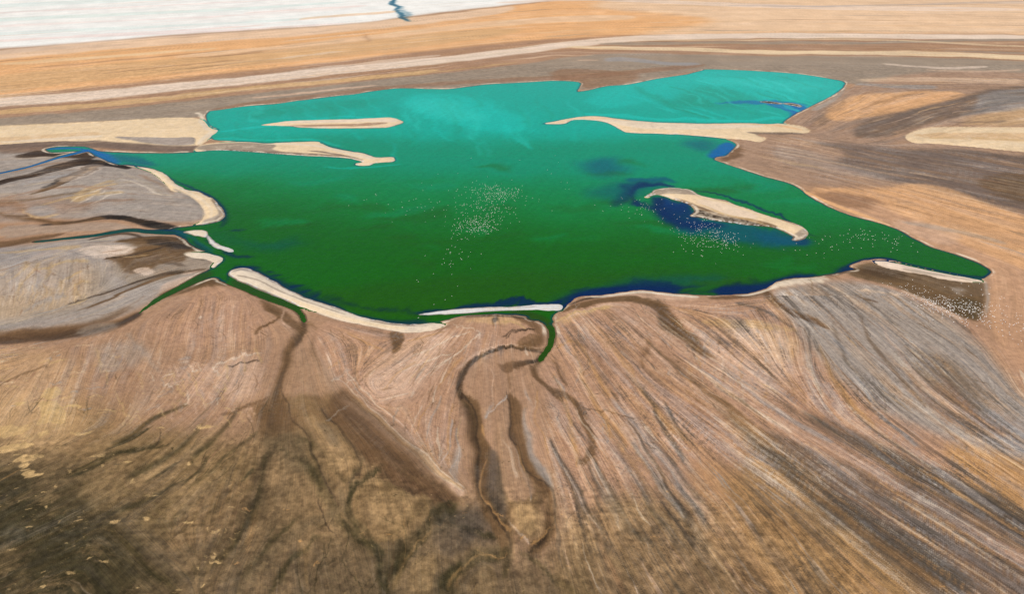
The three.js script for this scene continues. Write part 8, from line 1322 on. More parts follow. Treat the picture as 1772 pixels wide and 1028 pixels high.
function ribbonPath(ctx, pts, width) {
  const n = pts.length, L = [], R = [];
  for (let i = 0; i < n; i++) { const a = pts[Math.max(0, i - 1)], b = pts[Math.min(n - 1, i + 1)], dx = b[0] - a[0], dz = b[1] - a[1], l = Math.hypot(dx, dz) || 1, w = width * 0.5 * Math.sin(Math.PI * (i + 0.4) / (n - 0.2)) * (1 + 0.5 * vn(pts[i][0] * 0.4, pts[i][1] * 0.4)); L.push([pts[i][0] - dz / l * w, pts[i][1] + dx / l * w]); R.push([pts[i][0] + dz / l * w, pts[i][1] - dx / l * w]); }
  ctx.beginPath(); L.concat(R.reverse()).forEach((p, i) => (i ? ctx.lineTo(p[0], p[1]) : ctx.moveTo(p[0], p[1]))); ctx.closePath();
}
function comb(ctx, zone, D, bump) {
  FANS.forEach(([kind, flat], index) => {
    if (!meets(zone, flat, 0)) return;
    const [density, length, width, soils] = STREAK[kind], [a, b, c, d] = bounds(flat), r = rng(900 + index), count = Math.round((b - a) * (d - c) / 1000 * density);
    for (let i = 0; i < count; i++) {
      const x = a + r() * (b - a), z = c + r() * (d - c), l = length * (0.35 + 1.3 * r() * r()), w = width * (0.35 + 2.2 * r() ** 3), soil = soils[(r() * soils.length) | 0], alpha = 0.12 + 0.38 * r();
      if (x < zone.x0 - 60 || x > zone.x1 + 60 || z < zone.z0 - 60 || z > zone.z1 + 60 || !inside(flat, x, z)) continue;
      const pts = [[x, z]], n = 12, ds = l / n; let px = x, pz = z, k = D.at(x, z), vx = D.d[k], vz = D.d[k + 1];
      for (let s = 0; s < n; s++) { px += vx * ds; pz += vz * ds; pts.push([px, pz]); k = D.at(px, pz); const qx = D.d[k], qz = D.d[k + 1], f = qx * vx + qz * vz < 0 ? -1 : 1; vx = qx * f; vz = qz * f; }
      ribbonPath(ctx, pts, w);
      if (bump) { const v = 128 + (/dark|wet|silt|olive|brown|grey/.test(soil) ? -9 : 8); ctx.fillStyle = `rgb(${v},${v},${v})`; ctx.globalAlpha = alpha; } else { ctx.fillStyle = COLOR[soil]; ctx.globalAlpha = alpha; }
      ctx.fill();
    }
  });
  ctx.globalAlpha = 1;
}
// fine branching rills that drain the flats
function rills(ctx, zone, D) {
  const r = rng(61);
  for (const [kind, flat] of FANS) {
    const soils = { east: ['greydark', 'wetbrown', 'wetbrown', 'silt'], centre: ['wetbrown', 'brown'], southwest: ['oliveDark', 'oliveDark', 'wetdark', 'bottomtan'], upland: ['wetbrown', 'brown'], west: ['wetbrown', 'darkbrown'], northwest: ['wetbrown', 'darkbrown'] }[kind]; if (!soils || !meets(zone, flat, 0)) continue;
    const [a, b, c, d] = bounds(flat), count = Math.round((b - a) * (d - c) / 130);
    for (let i = 0; i < count; i++) {
      const sx = a + r() * (b - a), sz = c + r() * (d - c), soil = soils[(r() * soils.length) | 0], n = 8 + (r() * 22) | 0, w0 = 0.18 + 0.5 * r() * r(), al = 0.25 + 0.35 * r(); if (!inside(flat, sx, sz)) continue;
      const walk = (x, z, n, turn, w, deep) => {
        const pts = [[x, z]]; let k = D.at(x, z), vx = D.d[k], vz = D.d[k + 1]; if (vz > 0) { vx = -vx; vz = -vz; }
        for (let s = 0; s < n; s++) {
          const t = turn + 0.9 * vn(x * 0.13 + i, z * 0.13), cx = vx * Math.cos(t) - vz * Math.sin(t), cz = vx * Math.sin(t) + vz * Math.cos(t); x += cx * 0.9; z += cz * 0.9; pts.push([x, z]);
          k = D.at(x, z); const f = D.d[k] * vx + D.d[k + 1] * vz < 0 ? -1 : 1; vx = D.d[k] * f; vz = D.d[k + 1] * f;
          if (deep < 2 && r() < 0.11) walk(x, z, (n - s) * 0.6 | 0, (r() < 0.5 ? -1 : 1) * (0.35 + 0.4 * r()), w * 0.6, deep + 1);
        }
        if (pts.length < 3) return; ctx.globalAlpha = al; ctx.fillStyle = COLOR[soil]; ribbonPath(ctx, pts, w); ctx.fill();
      };
      walk(sx, sz, n, 0, w0, 0);
    }
  }
  ctx.globalAlpha = 1;
}
const BAR_SOIL = { north_island: 'cream', west_spit: 'cream', east_spit: 'cream', long_island: 'cream', beach_ridge: 'creamwhite', white_bar: 'white', delta_islet: 'creamwhite', foam_bar: 'white', delta_point: 'creamwhite', rounded_beach: 'cream', mud_islet: 'black', curved_mud_islet: 'black', east_bar: 'pinkpale', far_ridge: 'cream', west_sandbar: 'cream' };
function barPaint(ctx, zone, res) {
  for (const k in BARS) { if (!meets(zone, BARS[k], 5)) continue; ctx.filter = `blur(${Math.max(0.5, 0.6 / res).toFixed(2)}px)`; ctx.fillStyle = COLOR[BAR_SOIL[k]]; ctx.beginPath(); rounded(BARS[k], 4, 0.3).forEach((p, i) => (i ? ctx.lineTo(p[0], p[1]) : ctx.moveTo(p[0], p[1]))); ctx.closePath(); ctx.fill(); ctx.lineWidth = 2; ctx.strokeStyle = COLOR[BAR_SOIL[k]]; ctx.stroke(); }
  ctx.filter = 'none';
  lay(ctx, zone, res, BARSOIL, (s) => COLOR[s]);
}
// small dried crusts and flecks of foam on the dark submerged flats
function flecks(ctx, zone) {
  const r = rng(31);
  for (const [flat, count, size, soil] of FLECKS) {
    if (!meets(zone, flat, 4)) continue;
    const [a, b, c, d] = bounds(flat);
    for (let i = 0; i < count; i++) {
      const x = a + r() * (b - a), z = c + r() * (d - c), s = size * (0.25 + r() ** 4 * 2.2), e = 1.4 + 2 * r(), t = 0.25 * (r() - 0.5), al = 0.45 + 0.5 * r(); if (!inside(flat, x, z) || vn(x * 0.12, z * 0.12) < -0.1) continue;
      ctx.globalAlpha = al; ctx.fillStyle = COLOR[soil]; ctx.beginPath();
      for (let k = 0; k < 9; k++) { const q = k / 9 * 6.283, m = s * (0.6 + 0.6 * r()), ux = Math.cos(q) * m * e, uz = Math.sin(q) * m * 0.7; ctx.lineTo(x + ux * Math.cos(t) - uz * Math.sin(t), z + ux * Math.sin(t) + uz * Math.cos(t)); }
      ctx.closePath(); ctx.fill();
    }
  }
  ctx.globalAlpha = 1;
}
// how strongly floods have combed each stretch, and where a film of water lies over the mud: [combed, filmed, softness, outline]
const MASKS = [
  [0.95, 0, 1.4, [19.8,-270.4,32,-288.1,83,-290.8,128,-299,153.4,-313.5,184.3,-315.9,203,-293.5,216.8,-268,212.5,-235.4,210.1,-184.5,162.1,-117.7,24.6,-117.7,14,-158.2,12.4,-216.6]],
  [0.7, 0, 1.5, [-90.2,-265.7,-77.6,-275.3,-38.6,-265.7,-7,-270.4,11.4,-256.5,-16.5,-245.6,-20.2,-223.8,-17.1,-173.4,-35.4,-193.5,-67.2,-223.8]],
  [0.45, 0, 1.9, [-245.6,-211.3,-131.1,-207.9,-96.7,-220.2,-92.4,-184.5,-85.6,-151.3,-52.1,-149,20.4,-144.6,26.2,-117.7,-173.6,-117.7]],
  [0.5, 0, 2.0, [-276.2,-251.2,-201.8,-259.2,-171.5,-272.9,-158,-300.7,-140.7,-300.7,-111.5,-270.4,-95.7,-220.2,-131.1,-207.9,-243,-207.9]],
  [0.5, 0, 2.4, [-309.7,-335.6,-261.4,-338.9,-229.7,-338.9,-206.4,-296.2,-217.6,-282.9,-267.7,-275.3]],
  [0.3, 0, 1.8, [-365.7,-367.6,-269.5,-352.8,-231,-367.6,-205.9,-356.4,-167.7,-325.8,-182.4,-290.8,-209.3,-268,-283.8,-261]],
  [0.22, 0, 2.3, [-462,-492.9,-355,-499,-284.9,-478.6,-226.4,-437.6,-194.5,-404.6,-226.9,-395.9,-313.4,-391.6,-377.8,-383.3]],
  [0.3, 0, 2.6, [-602,-553.2,-444.5,-600.6,-293.4,-665.2,-113.7,-755.3,78.9,-869,593.3,-837.9,803.1,-755.3,1425.4,-1424.3,473.5,-1507.7,-160.3,-1109.7,-612.9,-869,-786,-755.3]],
  [0.15, 0, 3.6, [-2021.5,-2112.5,292.6,-1823.4,13.8,-1280.8,-163.7,-1135.2,-387.2,-1017.3,-633.7,-902.3,-809.5,-781.1]],
  [0.45, 0, 2.5, [343.1,-707.8,541.5,-755.3,701.2,-707.8,313.3,-256.5,280.4,-338.9,232.9,-427.7,181.5,-469.5,183.6,-518.2]],
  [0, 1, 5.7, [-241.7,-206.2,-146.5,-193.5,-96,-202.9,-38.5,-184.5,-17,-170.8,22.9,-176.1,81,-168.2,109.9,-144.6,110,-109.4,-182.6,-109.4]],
];
const BARSOIL = [
  ['brown', 0.49, 0.7, 0, [-187,-575,-158,-576,-129,-577,-105,-582,-107,-590,-130,-584,-159,-581,-188,-580]],
  ['pinkpale', 0.74, 0.8, 0, [-199,-585,-160,-587,-122,-590,-96,-587,-98,-597,-123,-598,-162,-594,-201,-590]],
  ['browngrey', 0.66, 0.95, 0, [-246,-529,-212,-536,-193,-533,-183,-529,-184,-516,-159,-507,-123,-502,-141,-504,-196,-513,-241,-516]],
  ['darkbrown', 0.44, 0.8, 0, [-224,-516,-187,-511,-150,-506,-124,-503,-124,-505,-151,-510,-188,-515,-225,-521]],
  ['creamwhite', 0.66, 0.8, 0, [-193,-530,-156,-530,-125,-508,-101,-494,-102,-501,-126,-513,-157,-534,-193,-533]],
  ['darkbrown', 0.35, 0.8, 0, [-157,-515,-129,-506,-110,-494,-110,-497,-129,-509,-157,-517]],
  ['creamwhite', 0.98, 0.7, 0, [52,-601,78,-604,115,-587,178,-582,221,-581,199,-570,140,-567,98,-570,81,-592]],
  ['orange', 0.74, 0.5, 0, [57,-601,96,-593,153,-582,216,-580,237,-564,240,-570,218,-585,154,-586,97,-598,58,-604]],
  ['flatbrown', 0.7, 0.9, 0, [194,-555,215,-561,243,-559,238,-546,206,-546]],
  ['darkbrown', 0.47, 0.8, 0, [190,-557,208,-555,236,-554,239,-561,210,-561,192,-561]],
  ['browngrey', 0.57, 0.9, 0, [86,-427,92,-435,99,-441,107,-443,121,-437,125,-430,115,-428,101,-432,90,-426]],
  ['wetdark', 0.43, 0.9, 0, [110,-397,115,-407,119,-404,126,-397,138,-392,148,-385,154,-381,140,-382,121,-389]],
  ['wetbrown', 0.43, 0.8, 0, [105,-422,114,-414,119,-403,133,-394,148,-386,158,-378,159,-382,149,-389,134,-396,120,-406,115,-417,106,-425]],
  ['brown', 0.36, 0.8, 0, [129,-423,140,-417,150,-404,164,-390,172,-380,174,-383,165,-393,151,-407,141,-420,130,-426]],
  ['pinkpale', 0.73, 0.6, 0, [122,-423,138,-414,154,-394,146,-390,127,-400,118,-414]],
  ['browngrey', 0.51, 0.85, 0, [163.5,-369.1,174.9,-380.1,174.1,-372.2,167.2,-362.3,161.8,-362.3]],
  ['goldpale', 0.36, 0.7, 0, [118,-413,130,-397,151,-384,152,-386,131,-400,118,-414]],
  ['silt', 0.46, 0.85, 0, [-146.7,-323.1,-143.3,-326.3,-135,-322.9,-121.1,-311.6,-102.4,-296.7,-79.8,-285,-55.9,-274,-39.3,-272.1,-39.5,-274.6,-56,-276.7,-80,-288.1,-102.5,-300.2,-121.2,-315.4,-135.5,-327.5,-145.1,-331.7,-149.4,-328.6]],
  ['darkbrown', 0.23, 0.6, 0, [-144.4,-320.2,-134.2,-316.6,-119.1,-305.9,-101.3,-293.6,-79.1,-282,-79.1,-282.8,-101.4,-294.5,-119.2,-306.9,-134.3,-317.6,-144.7,-321.4]],
  ['silt', 0.35, 0.8, 0, [-147.6,-323.4,-143.6,-327.2,-135,-323.6,-120.8,-311.5,-102.2,-296.6,-79.7,-284.9,-55.8,-273.8,-39.3,-271.9,-39.4,-272.9,-55.8,-274.9,-79.7,-286.1,-102.2,-298.1,-120.8,-313.1,-135.2,-325.5,-144.4,-329.6,-148.9,-325.7]],
  ['cream', 0.56, 0.7, 0, [-133.1,-313.5,-111.1,-298.5,-91.2,-287.1,-66.8,-275.3,-44.5,-270.4,-55.1,-269.9,-81.1,-278.8,-103.4,-290.8]],
  ['wetbrown', 0.22, 0.7, 0, [-67.1,-276.9,-52.8,-272.4,-36.7,-273.7,-36.9,-275,-52.9,-273.4,-67.2,-277.7]],
  ['silt', 0.23, 0.7, 0, [-15.7,-288.7,-1.7,-288.7,12.4,-289.7,12.4,-290.8,-1.7,-289.7,-15.8,-289.7]],
  ['silt', 0.45, 0.8, 0, [-227,-439,-211,-426,-197,-410,-190,-396,-189,-397,-197,-412,-211,-429,-228,-442]],
  ['wetbrown', 0.43, 0.8, 0, [-196,-423,-186,-408,-180,-397,-182,-389,-180,-386,-179,-396,-185,-410,-196,-425]],
  ['silt', 0.54, 0.7, 0, [-192,-417,-183,-403,-181,-394,-189,-390,-186,-384,-178,-389,-181,-404,-191,-420]],
  ['brown', 0.36, 0.7, 0, [-184,-409,-180,-400,-179,-391,-178,-389,-178,-399,-183,-409]],
  ['creamwhite', 0.57, 0.7, 0, [-259,-475,-229,-444,-204,-424,-189,-406,-185,-392,-183,-391,-189,-408,-205,-428,-230,-447,-259,-478]],
  ['tan', 0.93, 0.7, 0, [319,-550,336,-558,418,-558,520,-552,505,-532,405,-537,346,-540]],
  ['goldpale', 0.37, 0.6, 0, [330,-545,374,-542,406,-539,460,-533,462,-536,407,-542,376,-544,331,-547]],
  ['tan', 1.15, 0.5, 0, [-492,-532,-410,-546,-370,-558,-336,-564,-333,-549,-377,-537,-484,-521]],
  ['creamwhite', 0.69, 0.7, 0, [-403,-534,-366,-540,-328,-548,-332,-555,-368,-546,-405,-537]],
  ['creamwhite', 0.71, 0.8, 0, [-269,-592,-253,-566,-247,-565,-249,-549,-248,-534,-244,-529,-245,-543,-244,-562,-254,-573,-270,-599]],
  ['browngrey', 0.46, 0.6, 0, [207.6,-327.1,223,-321.1,240.6,-314.7,241.4,-315.9,224.1,-323,209,-329.6]],
  ['goldpale', 0.17, 0.9, 0, [-188.2,-191.9,-183.3,-194.4,-174.4,-193.8,-178.6,-190.7,-184.2,-188.9,-191.1,-189.8]],
  ['goldpale', 0.18, 0.9, 0, [-188.9,-216.6,-182.1,-218.3,-176.6,-215.9,-169.9,-202.3,-176.8,-204.9,-181.6,-201.6,-181.4,-208.9]],
  ['goldpale', 0.17, 0.9, 0, [-178.9,-185.4,-175.8,-188.9,-171.3,-187.7,-170.3,-184.5,-174.8,-183.7]],
  ['goldpale', 0.16, 0.9, 0, [-175.4,-181.9,-173.7,-183.9,-170.5,-182.8,-170.8,-181.1,-173.5,-180.8]],
  ['goldpale', 0.16, 0.9, 0, [-171.7,-177.2,-169.8,-180.5,-163.8,-178.3,-166.4,-176.4]],
  ['goldpale', 0.19, 0.9, 0, [-191.1,-226.8,-186.8,-227.6,-180.8,-220.2,-185.2,-218,-190.5,-221.6]],
  ['goldpale', 0.17, 0.9, 0, [-194.1,-201.3,-188.9,-203.6,-180.4,-200.4,-186.8,-196.5,-196.2,-197.8]],
  ['goldpale', 0.17, 0.9, 0, [-179.1,-198.1,-175.4,-200,-173.3,-197.2,-176.5,-195.9]],
  ['goldpale', 0.15, 0.9, 0, [-121.8,-158.2,-119.4,-159.2,-117.9,-158,-120.1,-157.1]],
  ['goldpale', 0.15, 0.9, 0, [-131.3,-156.8,-128.5,-157.3,-127.3,-156.3,-130,-155.6]],
  ['goldpale', 0.18, 0.9, 0, [-120.5,-203.6,-116.8,-204.2,-112.7,-202.9,-117.2,-202]],
  ['goldpale', 0.16, 0.9, 0, [-159.3,-180,-156.4,-180.3,-156.4,-178.9]],
  ['goldpale', 0.16, 0.9, 0, [-156.8,-172.9,-154.6,-172.6,-154.3,-171.3]],
  ['goldpale', 0.18, 0.9, 0, [-197.2,-216.6,-193.5,-217.3,-191.3,-215.1,-195,-213.7]],
];
const FLECKS = [
  [[-212.7,-196.5,-93.8,-202.9,2.6,-158.2,69.9,-163.1,69.4,-128.5,-165.2,-128.5], 5200, 0.07, 'goldpale'],
  [[-226.6,-216.6,-97.9,-216.6,60.3,-163.1,69.4,-128.5,-165.2,-128.5], 4200, 0.11, 'oliveDark'],
  [[-204.3,-184.5,-121.4,-184.5,-83.4,-144.6,-98.2,-128.5,-165.2,-128.5], 700, 0.3, 'olive'],
  [[-208.4,-190.4,-157.1,-193.5,-121.4,-184.5,-90,-190.4,-84.1,-158.2,-93.1,-128.5,-165.2,-128.5], 420, 0.34, 'goldpale'],
  [[-203.7,-216.6,-173.4,-220.2,-148.6,-193.5,-149.8,-168.2,-173.3,-168.2], 60, 0.8, 'goldpale'],
  [[-95.1,-168.2,41.9,-168.2,52.6,-128.5,-84.8,-128.5], 160, 0.22, 'gold'],
  [[-242.6,-239.4,-119.6,-239.4,-96.2,-196.5,-212.7,-196.5], 160, 0.3, 'goldpale'],
  [[72.2,-216.6,191.1,-196.5,148.4,-128.5,19.1,-128.5], 90, 0.25, 'gold'],
  [[19.1,-256.5,210.1,-256.5,148.4,-128.5,12.4,-128.5], 900, 0.13, 'black'],
];

// ------------------------------------------------------------------ soil textures, one per stretch of ground, laid out in metres
const toLin = new Float32Array(256); for (let i = 0; i < 256; i++) { const c = i / 255; toLin[i] = c <= 0.04045 ? c / 12.92 : ((c + 0.055) / 1.055) ** 2.4; }
const toByte = new Uint8Array(4097); for (let i = 0; i <= 4096; i++) { const c = i / 4096; toByte[i] = Math.round(255 * (c <= 0.0031308 ? c * 12.92 : 1.055 * c ** (1 / 2.4) - 0.055)); }
const encode = (v) => toByte[clamp((v * 4096) | 0, 0, 4096)];
const linear = (name) => SOILS[name].map((v) => toLin[v]);
const ZONES = [
  { x0: -320, x1: 320, z0: -302, z1: -110, res: 0.16, paint: 0.2, step: 2, tiles: 2, fine: [0.32, 5], broad: [1.6, 16], warp: 0.9, bump: 0.9 },
  { x0: -640, x1: 640, z0: -804, z1: -300, res: 0.32, paint: 0.36, step: 4, tiles: 2, fine: [0.6, 9], broad: [3, 26], warp: 1.2, bump: 0.9 },
  { x0: -1300, x1: 1300, z0: -2000, z1: -800, res: 1.3, paint: 1.3, step: 12, tiles: 1, fine: [2.6, 40], broad: [9, 90], warp: 2.5, bump: 0.8 },
];
const reliefAt = [];
function makeTexture(data, w, h, zone, xa, xb, srgb) {
  const t = new THREE.DataTexture(data, w, h, THREE.RGBAFormat); t.magFilter = t.minFilter = THREE.LinearFilter; t.wrapS = t.wrapT = THREE.ClampToEdgeWrapping;
  if (srgb) t.colorSpace = THREE.SRGBColorSpace;
  t.repeat.set(1 / (xb - xa), 1 / (zone.z1 - zone.z0)); t.offset.set(-xa / (xb - xa), zone.z1 / (zone.z1 - zone.z0)); t.needsUpdate = true; return t;   // uv are x and -z in metres
}
const GREY = linear('greydark'), WARM = linear('gold'), COOL = linear('bluegrey'), PALE = linear('creamwhite'), RIM = linear('creamwhite'), WET = linear('wetdark'), SILT = linear('silt'), WHITE = linear('white'), SLICK = linear('oliveDark'), SANDY = linear('tan');
for (const zone of ZONES) {
  const D = directions(zone.x0, zone.x1, zone.z0, zone.z1, zone.step);
  const ctx = sheet(zone, zone.paint, COLOR.pinktan), rel = sheet(zone, zone.paint * 2, 'rgb(128,128,128)');
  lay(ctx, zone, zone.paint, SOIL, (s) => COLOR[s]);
  comb(ctx, zone, D, false);
  rills(ctx, zone, D);
  flecks(ctx, zone);
  barPaint(ctx, zone, zone.paint);
  lay(rel, zone, zone.paint * 2, SOIL, (s, h) => (h ? `rgb(${[0, 0, 0].map(() => Math.round(128 + h * 127)).join(',')})` : null));
  const mk = sheet(zone, zone.paint * 4, 'rgb(40,0,0)');
  for (const film of [0, 1]) { mk.globalCompositeOperation = film ? 'lighter' : 'source-over'; for (const [s, f, soft, flat] of MASKS) if (f === film && meets(zone, flat, 30)) { mk.filter = `blur(${(soft / zone.paint / 4).toFixed(2)}px)`; mk.fillStyle = film ? 'rgb(0,255,0)' : `rgb(${Math.round(s * 255)},0,0)`; outline(mk, flat); mk.fill(); } }
  const mw = mk.canvas.width, mh = mk.canvas.height, mi = mk.getImageData(0, 0, mw, mh).data, combAmount = new Float32Array(mw * mh), filmAmount = new Float32Array(mw * mh); for (let i = 0; i < mw * mh; i++) { combAmount[i] = mi[i * 4] / 255; filmAmount[i] = mi[i * 4 + 1] / 255; }
  const pw = ctx.canvas.width, ph = ctx.canvas.height, img = ctx.getImageData(0, 0, pw, ph).data, rw = rel.canvas.width, rh = rel.canvas.height, rim = rel.getImageData(0, 0, rw, rh).data;
  const relief = new Float32Array(rw * rh); for (let i = 0; i < relief.length; i++) relief[i] = (rim[i * 4] - 128) / 127;
  reliefAt.push((x, z) => bilinear(relief, rw, rh, (x - zone.x0) / (zone.paint * 2), (zone.z1 - z) / (zone.paint * 2)));
  const W = Math.round((zone.x1 - zone.x0) / zone.res), H = Math.round((zone.z1 - zone.z0) / zone.res), cr = zone.res * 3, cw = Math.ceil(W / 3) + 1, ch = Math.ceil(H / 3) + 1;
  const broad = combed(D, zone.x0, zone.z1, cw, ch, cr, zone.broad[0], zone.broad[1], 10, 100);
  const wide = combed(D, zone.x0, zone.z1, cw, ch, cr, zone.broad[0] * 3.2, zone.broad[1] * 2.2, 14, 300), tint = combed(D, zone.x0, zone.z1, cw, ch, cr, zone.broad[0] * 1.7, zone.broad[1] * 1.5, 12, 200);
  const fine = combed(D, zone.x0, zone.z1, W, H, zone.res, zone.fine[0], zone.fine[1], 8, 0);
  const color = new Uint8Array(W * H * 4), bump = new Uint8Array(W * H * 4), k = zone.res, wf = 0.1 / zone.warp, rg = rng(5);
  for (let j = 0; j < H; j++) for (let i = 0; i < W; i++) {
    const x = zone.x0 + (i + 0.5) * k, z = zone.z1 - (j + 0.5) * k, at4 = (j * W + i) * 4;
    if (at(lakeOnly, x, z) > 6 && at(sdBar, x, z) < -8) { color[at4] = 60; color[at4 + 1] = 62; color[at4 + 2] = 40; color[at4 + 3] = bump[at4 + 3] = 255; continue; }   // lake bed, never seen through the turbid water
    const f = fine[j * W + i], b = bilinear(broad, cw, ch, i / 3, j / 3), b3 = bilinear(wide, cw, ch, i / 3, j / 3), tn = bilinear(tint, cw, ch, i / 3, j / 3), mu = (x - zone.x0) / zone.paint / 4, mv = (zone.z1 - z) / zone.paint / 4, cb = bilinear(combAmount, mw, mh, mu, mv), film = bilinear(filmAmount, mw, mh, mu, mv), dk = D.at(x, z), dx = D.d[dk], dz = D.d[dk + 1];
    const sw = at(sdWater, x, z), sb = at(sdBar, x, z), edge = Math.min(Math.abs(sw), Math.abs(sb)), free = smooth(0.5, 9, edge), onBar = sb > -0.5 ? 1 : 0;
    const push = (b * 1.1 + b3 * 1.2 + f * 0.15) * zone.warp * free * (onBar ? 0.25 : 1), wx = zone.warp * free * (vn(x * wf, z * wf) * 1.3 + vn(x * wf * 5, z * wf * 5) * 0.2), wz = zone.warp * free * (vn(x * wf + 50, z * wf) * 1.3 + vn(x * wf * 5 + 50, z * wf * 5) * 0.2);
    const u = clamp((x + dx * push + wx - zone.x0) / zone.paint - 0.5, 0, pw - 1.01), v = clamp((zone.z1 - (z + dz * push + wz)) / zone.paint - 0.5, 0, ph - 1.01), iu = u | 0, iv = v | 0, fu = u - iu, fv = v - iv, q = (iv * pw + iu) * 4, q2 = q + pw * 4;
    let c0 = (toLin[img[q]] * (1 - fu) + toLin[img[q + 4]] * fu) * (1 - fv) + (toLin[img[q2]] * (1 - fu) + toLin[img[q2 + 4]] * fu) * fv;
    let c1 = (toLin[img[q + 1]] * (1 - fu) + toLin[img[q + 5]] * fu) * (1 - fv) + (toLin[img[q2 + 1]] * (1 - fu) + toLin[img[q2 + 5]] * fu) * fv;
    let c2 = (toLin[img[q + 2]] * (1 - fu) + toLin[img[q + 6]] * fu) * (1 - fv) + (toLin[img[q2 + 2]] * (1 - fu) + toLin[img[q2 + 6]] * fu) * fv;
    const amp = onBar ? 0.5 : 1, fine1 = zone.step > 10 ? 0.35 : 1, patch = fbm(x * 0.045 + 3, z * 0.045, 3), fleck = fbm((x * 0.8 + z * 0.6) * 0.105 / k, (z * 0.8 - x * 0.6) * 0.105 / k, 3), grain = (rg() - 0.5) * 0.12;
    const w = amp * cb * clamp(0.8 + 0.9 * patch, 0.15, 1.3), t = 0.7 * b + 0.55 * b3 + 0.45 * f;
    const hue = w * (1 - 0.8 * film) * clamp(Math.abs(tn) - 0.12, 0, 0.6) * 0.55, H3 = tn > 0 ? WARM : COOL, dark = w * clamp((-t - 0.1) * 0.95, 0, 0.72), light = w * (1 - 0.75 * film) * clamp((t - 0.28) * 0.95, 0, 0.7);
    c0 += (H3[0] - c0) * hue; c1 += (H3[1] - c1) * hue; c2 += (H3[2] - c2) * hue;
    c0 += (GREY[0] - c0) * dark; c1 += (GREY[1] - c1) * dark; c2 += (GREY[2] - c2) * dark;
    c0 += (0.45 * PALE[0] - 0.2 * c0) * light; c1 += (0.45 * PALE[1] - 0.2 * c1) * light; c2 += (0.45 * PALE[2] - 0.2 * c2) * light;   // paler tone along the combed crests
    if (onBar) {   // crusts of drier and damper sand on the bars
      const q = clamp(0.5 * fbm(x * 0.16 + 20, z * 0.16, 4) + 0.35 * fbm(x * 0.7, z * 0.7, 3), -0.5, 0.5), to = q > 0 ? SILT : RIM, a = Math.abs(q) * (q > 0 ? 0.6 : 0.9);
      c0 += (to[0] - c0) * a; c1 += (to[1] - c1) * a; c2 += (to[2] - c2) * a;
    }
    let m = 1 + fine1 * (amp * (0.13 * f * (0.4 + cb) + 0.2 * fleck) + grain * 1.5) + amp * 0.1 * patch;
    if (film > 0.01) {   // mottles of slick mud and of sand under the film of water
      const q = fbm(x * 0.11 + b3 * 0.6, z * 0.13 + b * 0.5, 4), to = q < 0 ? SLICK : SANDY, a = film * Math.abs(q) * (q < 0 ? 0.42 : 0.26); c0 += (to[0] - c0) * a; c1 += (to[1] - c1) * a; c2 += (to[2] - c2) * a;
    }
    if (film > 0.01) m *= 1 + film * (0.16 * vn(x * 0.05 + z * 0.02, z * 1.5 + x * 0.03) * clamp(0.4 + patch, 0, 1) + 0.6 * clamp(fbm(x * 0.5 + z * 0.3, z * 0.5 - x * 0.3, 4), -0.5, 0.4));  // horizontal lines paint ripple glints of the film into the tone
    // the tide mark: a line of wet mud and a broken crust of dried salt just above the water
    if (sw > -5 && zone.step < 10) {
      const d = Math.max(-sw, sb), n1 = vn(x * 0.12, z * 0.12), n2 = vn(x * 0.9, z * 0.9), wet = smooth(0.9 + 0.7 * n1, 0.2, d) * clamp(0.4 + 0.7 * vn(x * 0.045, z * 0.045), 0.06, 0.75), lakeside = smooth(-12, -5, at(lakeOnly, x, z)), crust = (0.05 + 0.85 * lakeside) * smooth(0.5, 1.0, d) * smooth(2.4 + 1.2 * n1, 1.3 + n1, d) * clamp(0.42 + 0.7 * n1 + 0.4 * n2, 0, 0.8);
      c0 += (RIM[0] - c0) * crust; c1 += (RIM[1] - c1) * crust; c2 += (RIM[2] - c2) * crust;
      const foam = sb > -0.6 ? smooth(0.9, 0.3, Math.abs(d - 0.5)) * clamp((vn(x * 1.1, z * 1.1) - 0.05) * 2.2, 0, 0.8) : 0; c0 += (WHITE[0] - c0) * foam; c1 += (WHITE[1] - c1) * foam; c2 += (WHITE[2] - c2) * foam;
      c0 += (WET[0] - c0) * wet; c1 += (WET[1] - c1) * wet; c2 += (WET[2] - c2) * wet;
    }
    color[at4] = encode(c0 * m); color[at4 + 1] = encode(c1 * m); color[at4 + 2] = encode(c2 * m); color[at4 + 3] = 255;
    const hgt = clamp(128 + amp * (f * 14 + (b + b3) * 30 * (0.3 + cb)) + fbm(x * 0.9 + z * 0.5, z * 0.9 - x * 0.5, 3) * 12, 0, 255);
    bump[at4] = bump[at4 + 1] = bump[at4 + 2] = hgt; bump[at4 + 3] = 255;
  }
  zone.materials = [];
  const tw = W / zone.tiles;
  for (let t = 0; t < zone.tiles; t++) {
    const cut = (src) => { const o = new Uint8Array(tw * H * 4); for (let j = 0; j < H; j++) o.set(src.subarray((j * W + t * tw) * 4, (j * W + (t + 1) * tw) * 4), j * tw * 4); return o; };
    const xa = zone.x0 + t * tw * k, xb = xa + tw * k;
    zone.materials.push(new THREE.MeshPhysicalMaterial({ specularIntensity: 0.15, map: makeTexture(cut(color), tw, H, zone, xa, xb, true), bumpMap: makeTexture(cut(bump), tw, H, zone, xa, xb, false), bumpScale: zone.bump, roughness: 0.93 }));
  }
}
const GROUND = [...ZONES.flatMap((z) => z.materials), new THREE.MeshStandardMaterial({ color: COLOR.orangepale, roughness: 0.95 })];
const slotAt = (x, z) => (z > -300 ? (z > -110 || Math.abs(x) > 320 ? 5 : x < 0 ? 0 : 1) : z > -800 ? (Math.abs(x) > 640 ? 5 : x < 0 ? 2 : 3) : z < -2000 || Math.abs(x) > 1300 ? 5 : 4);

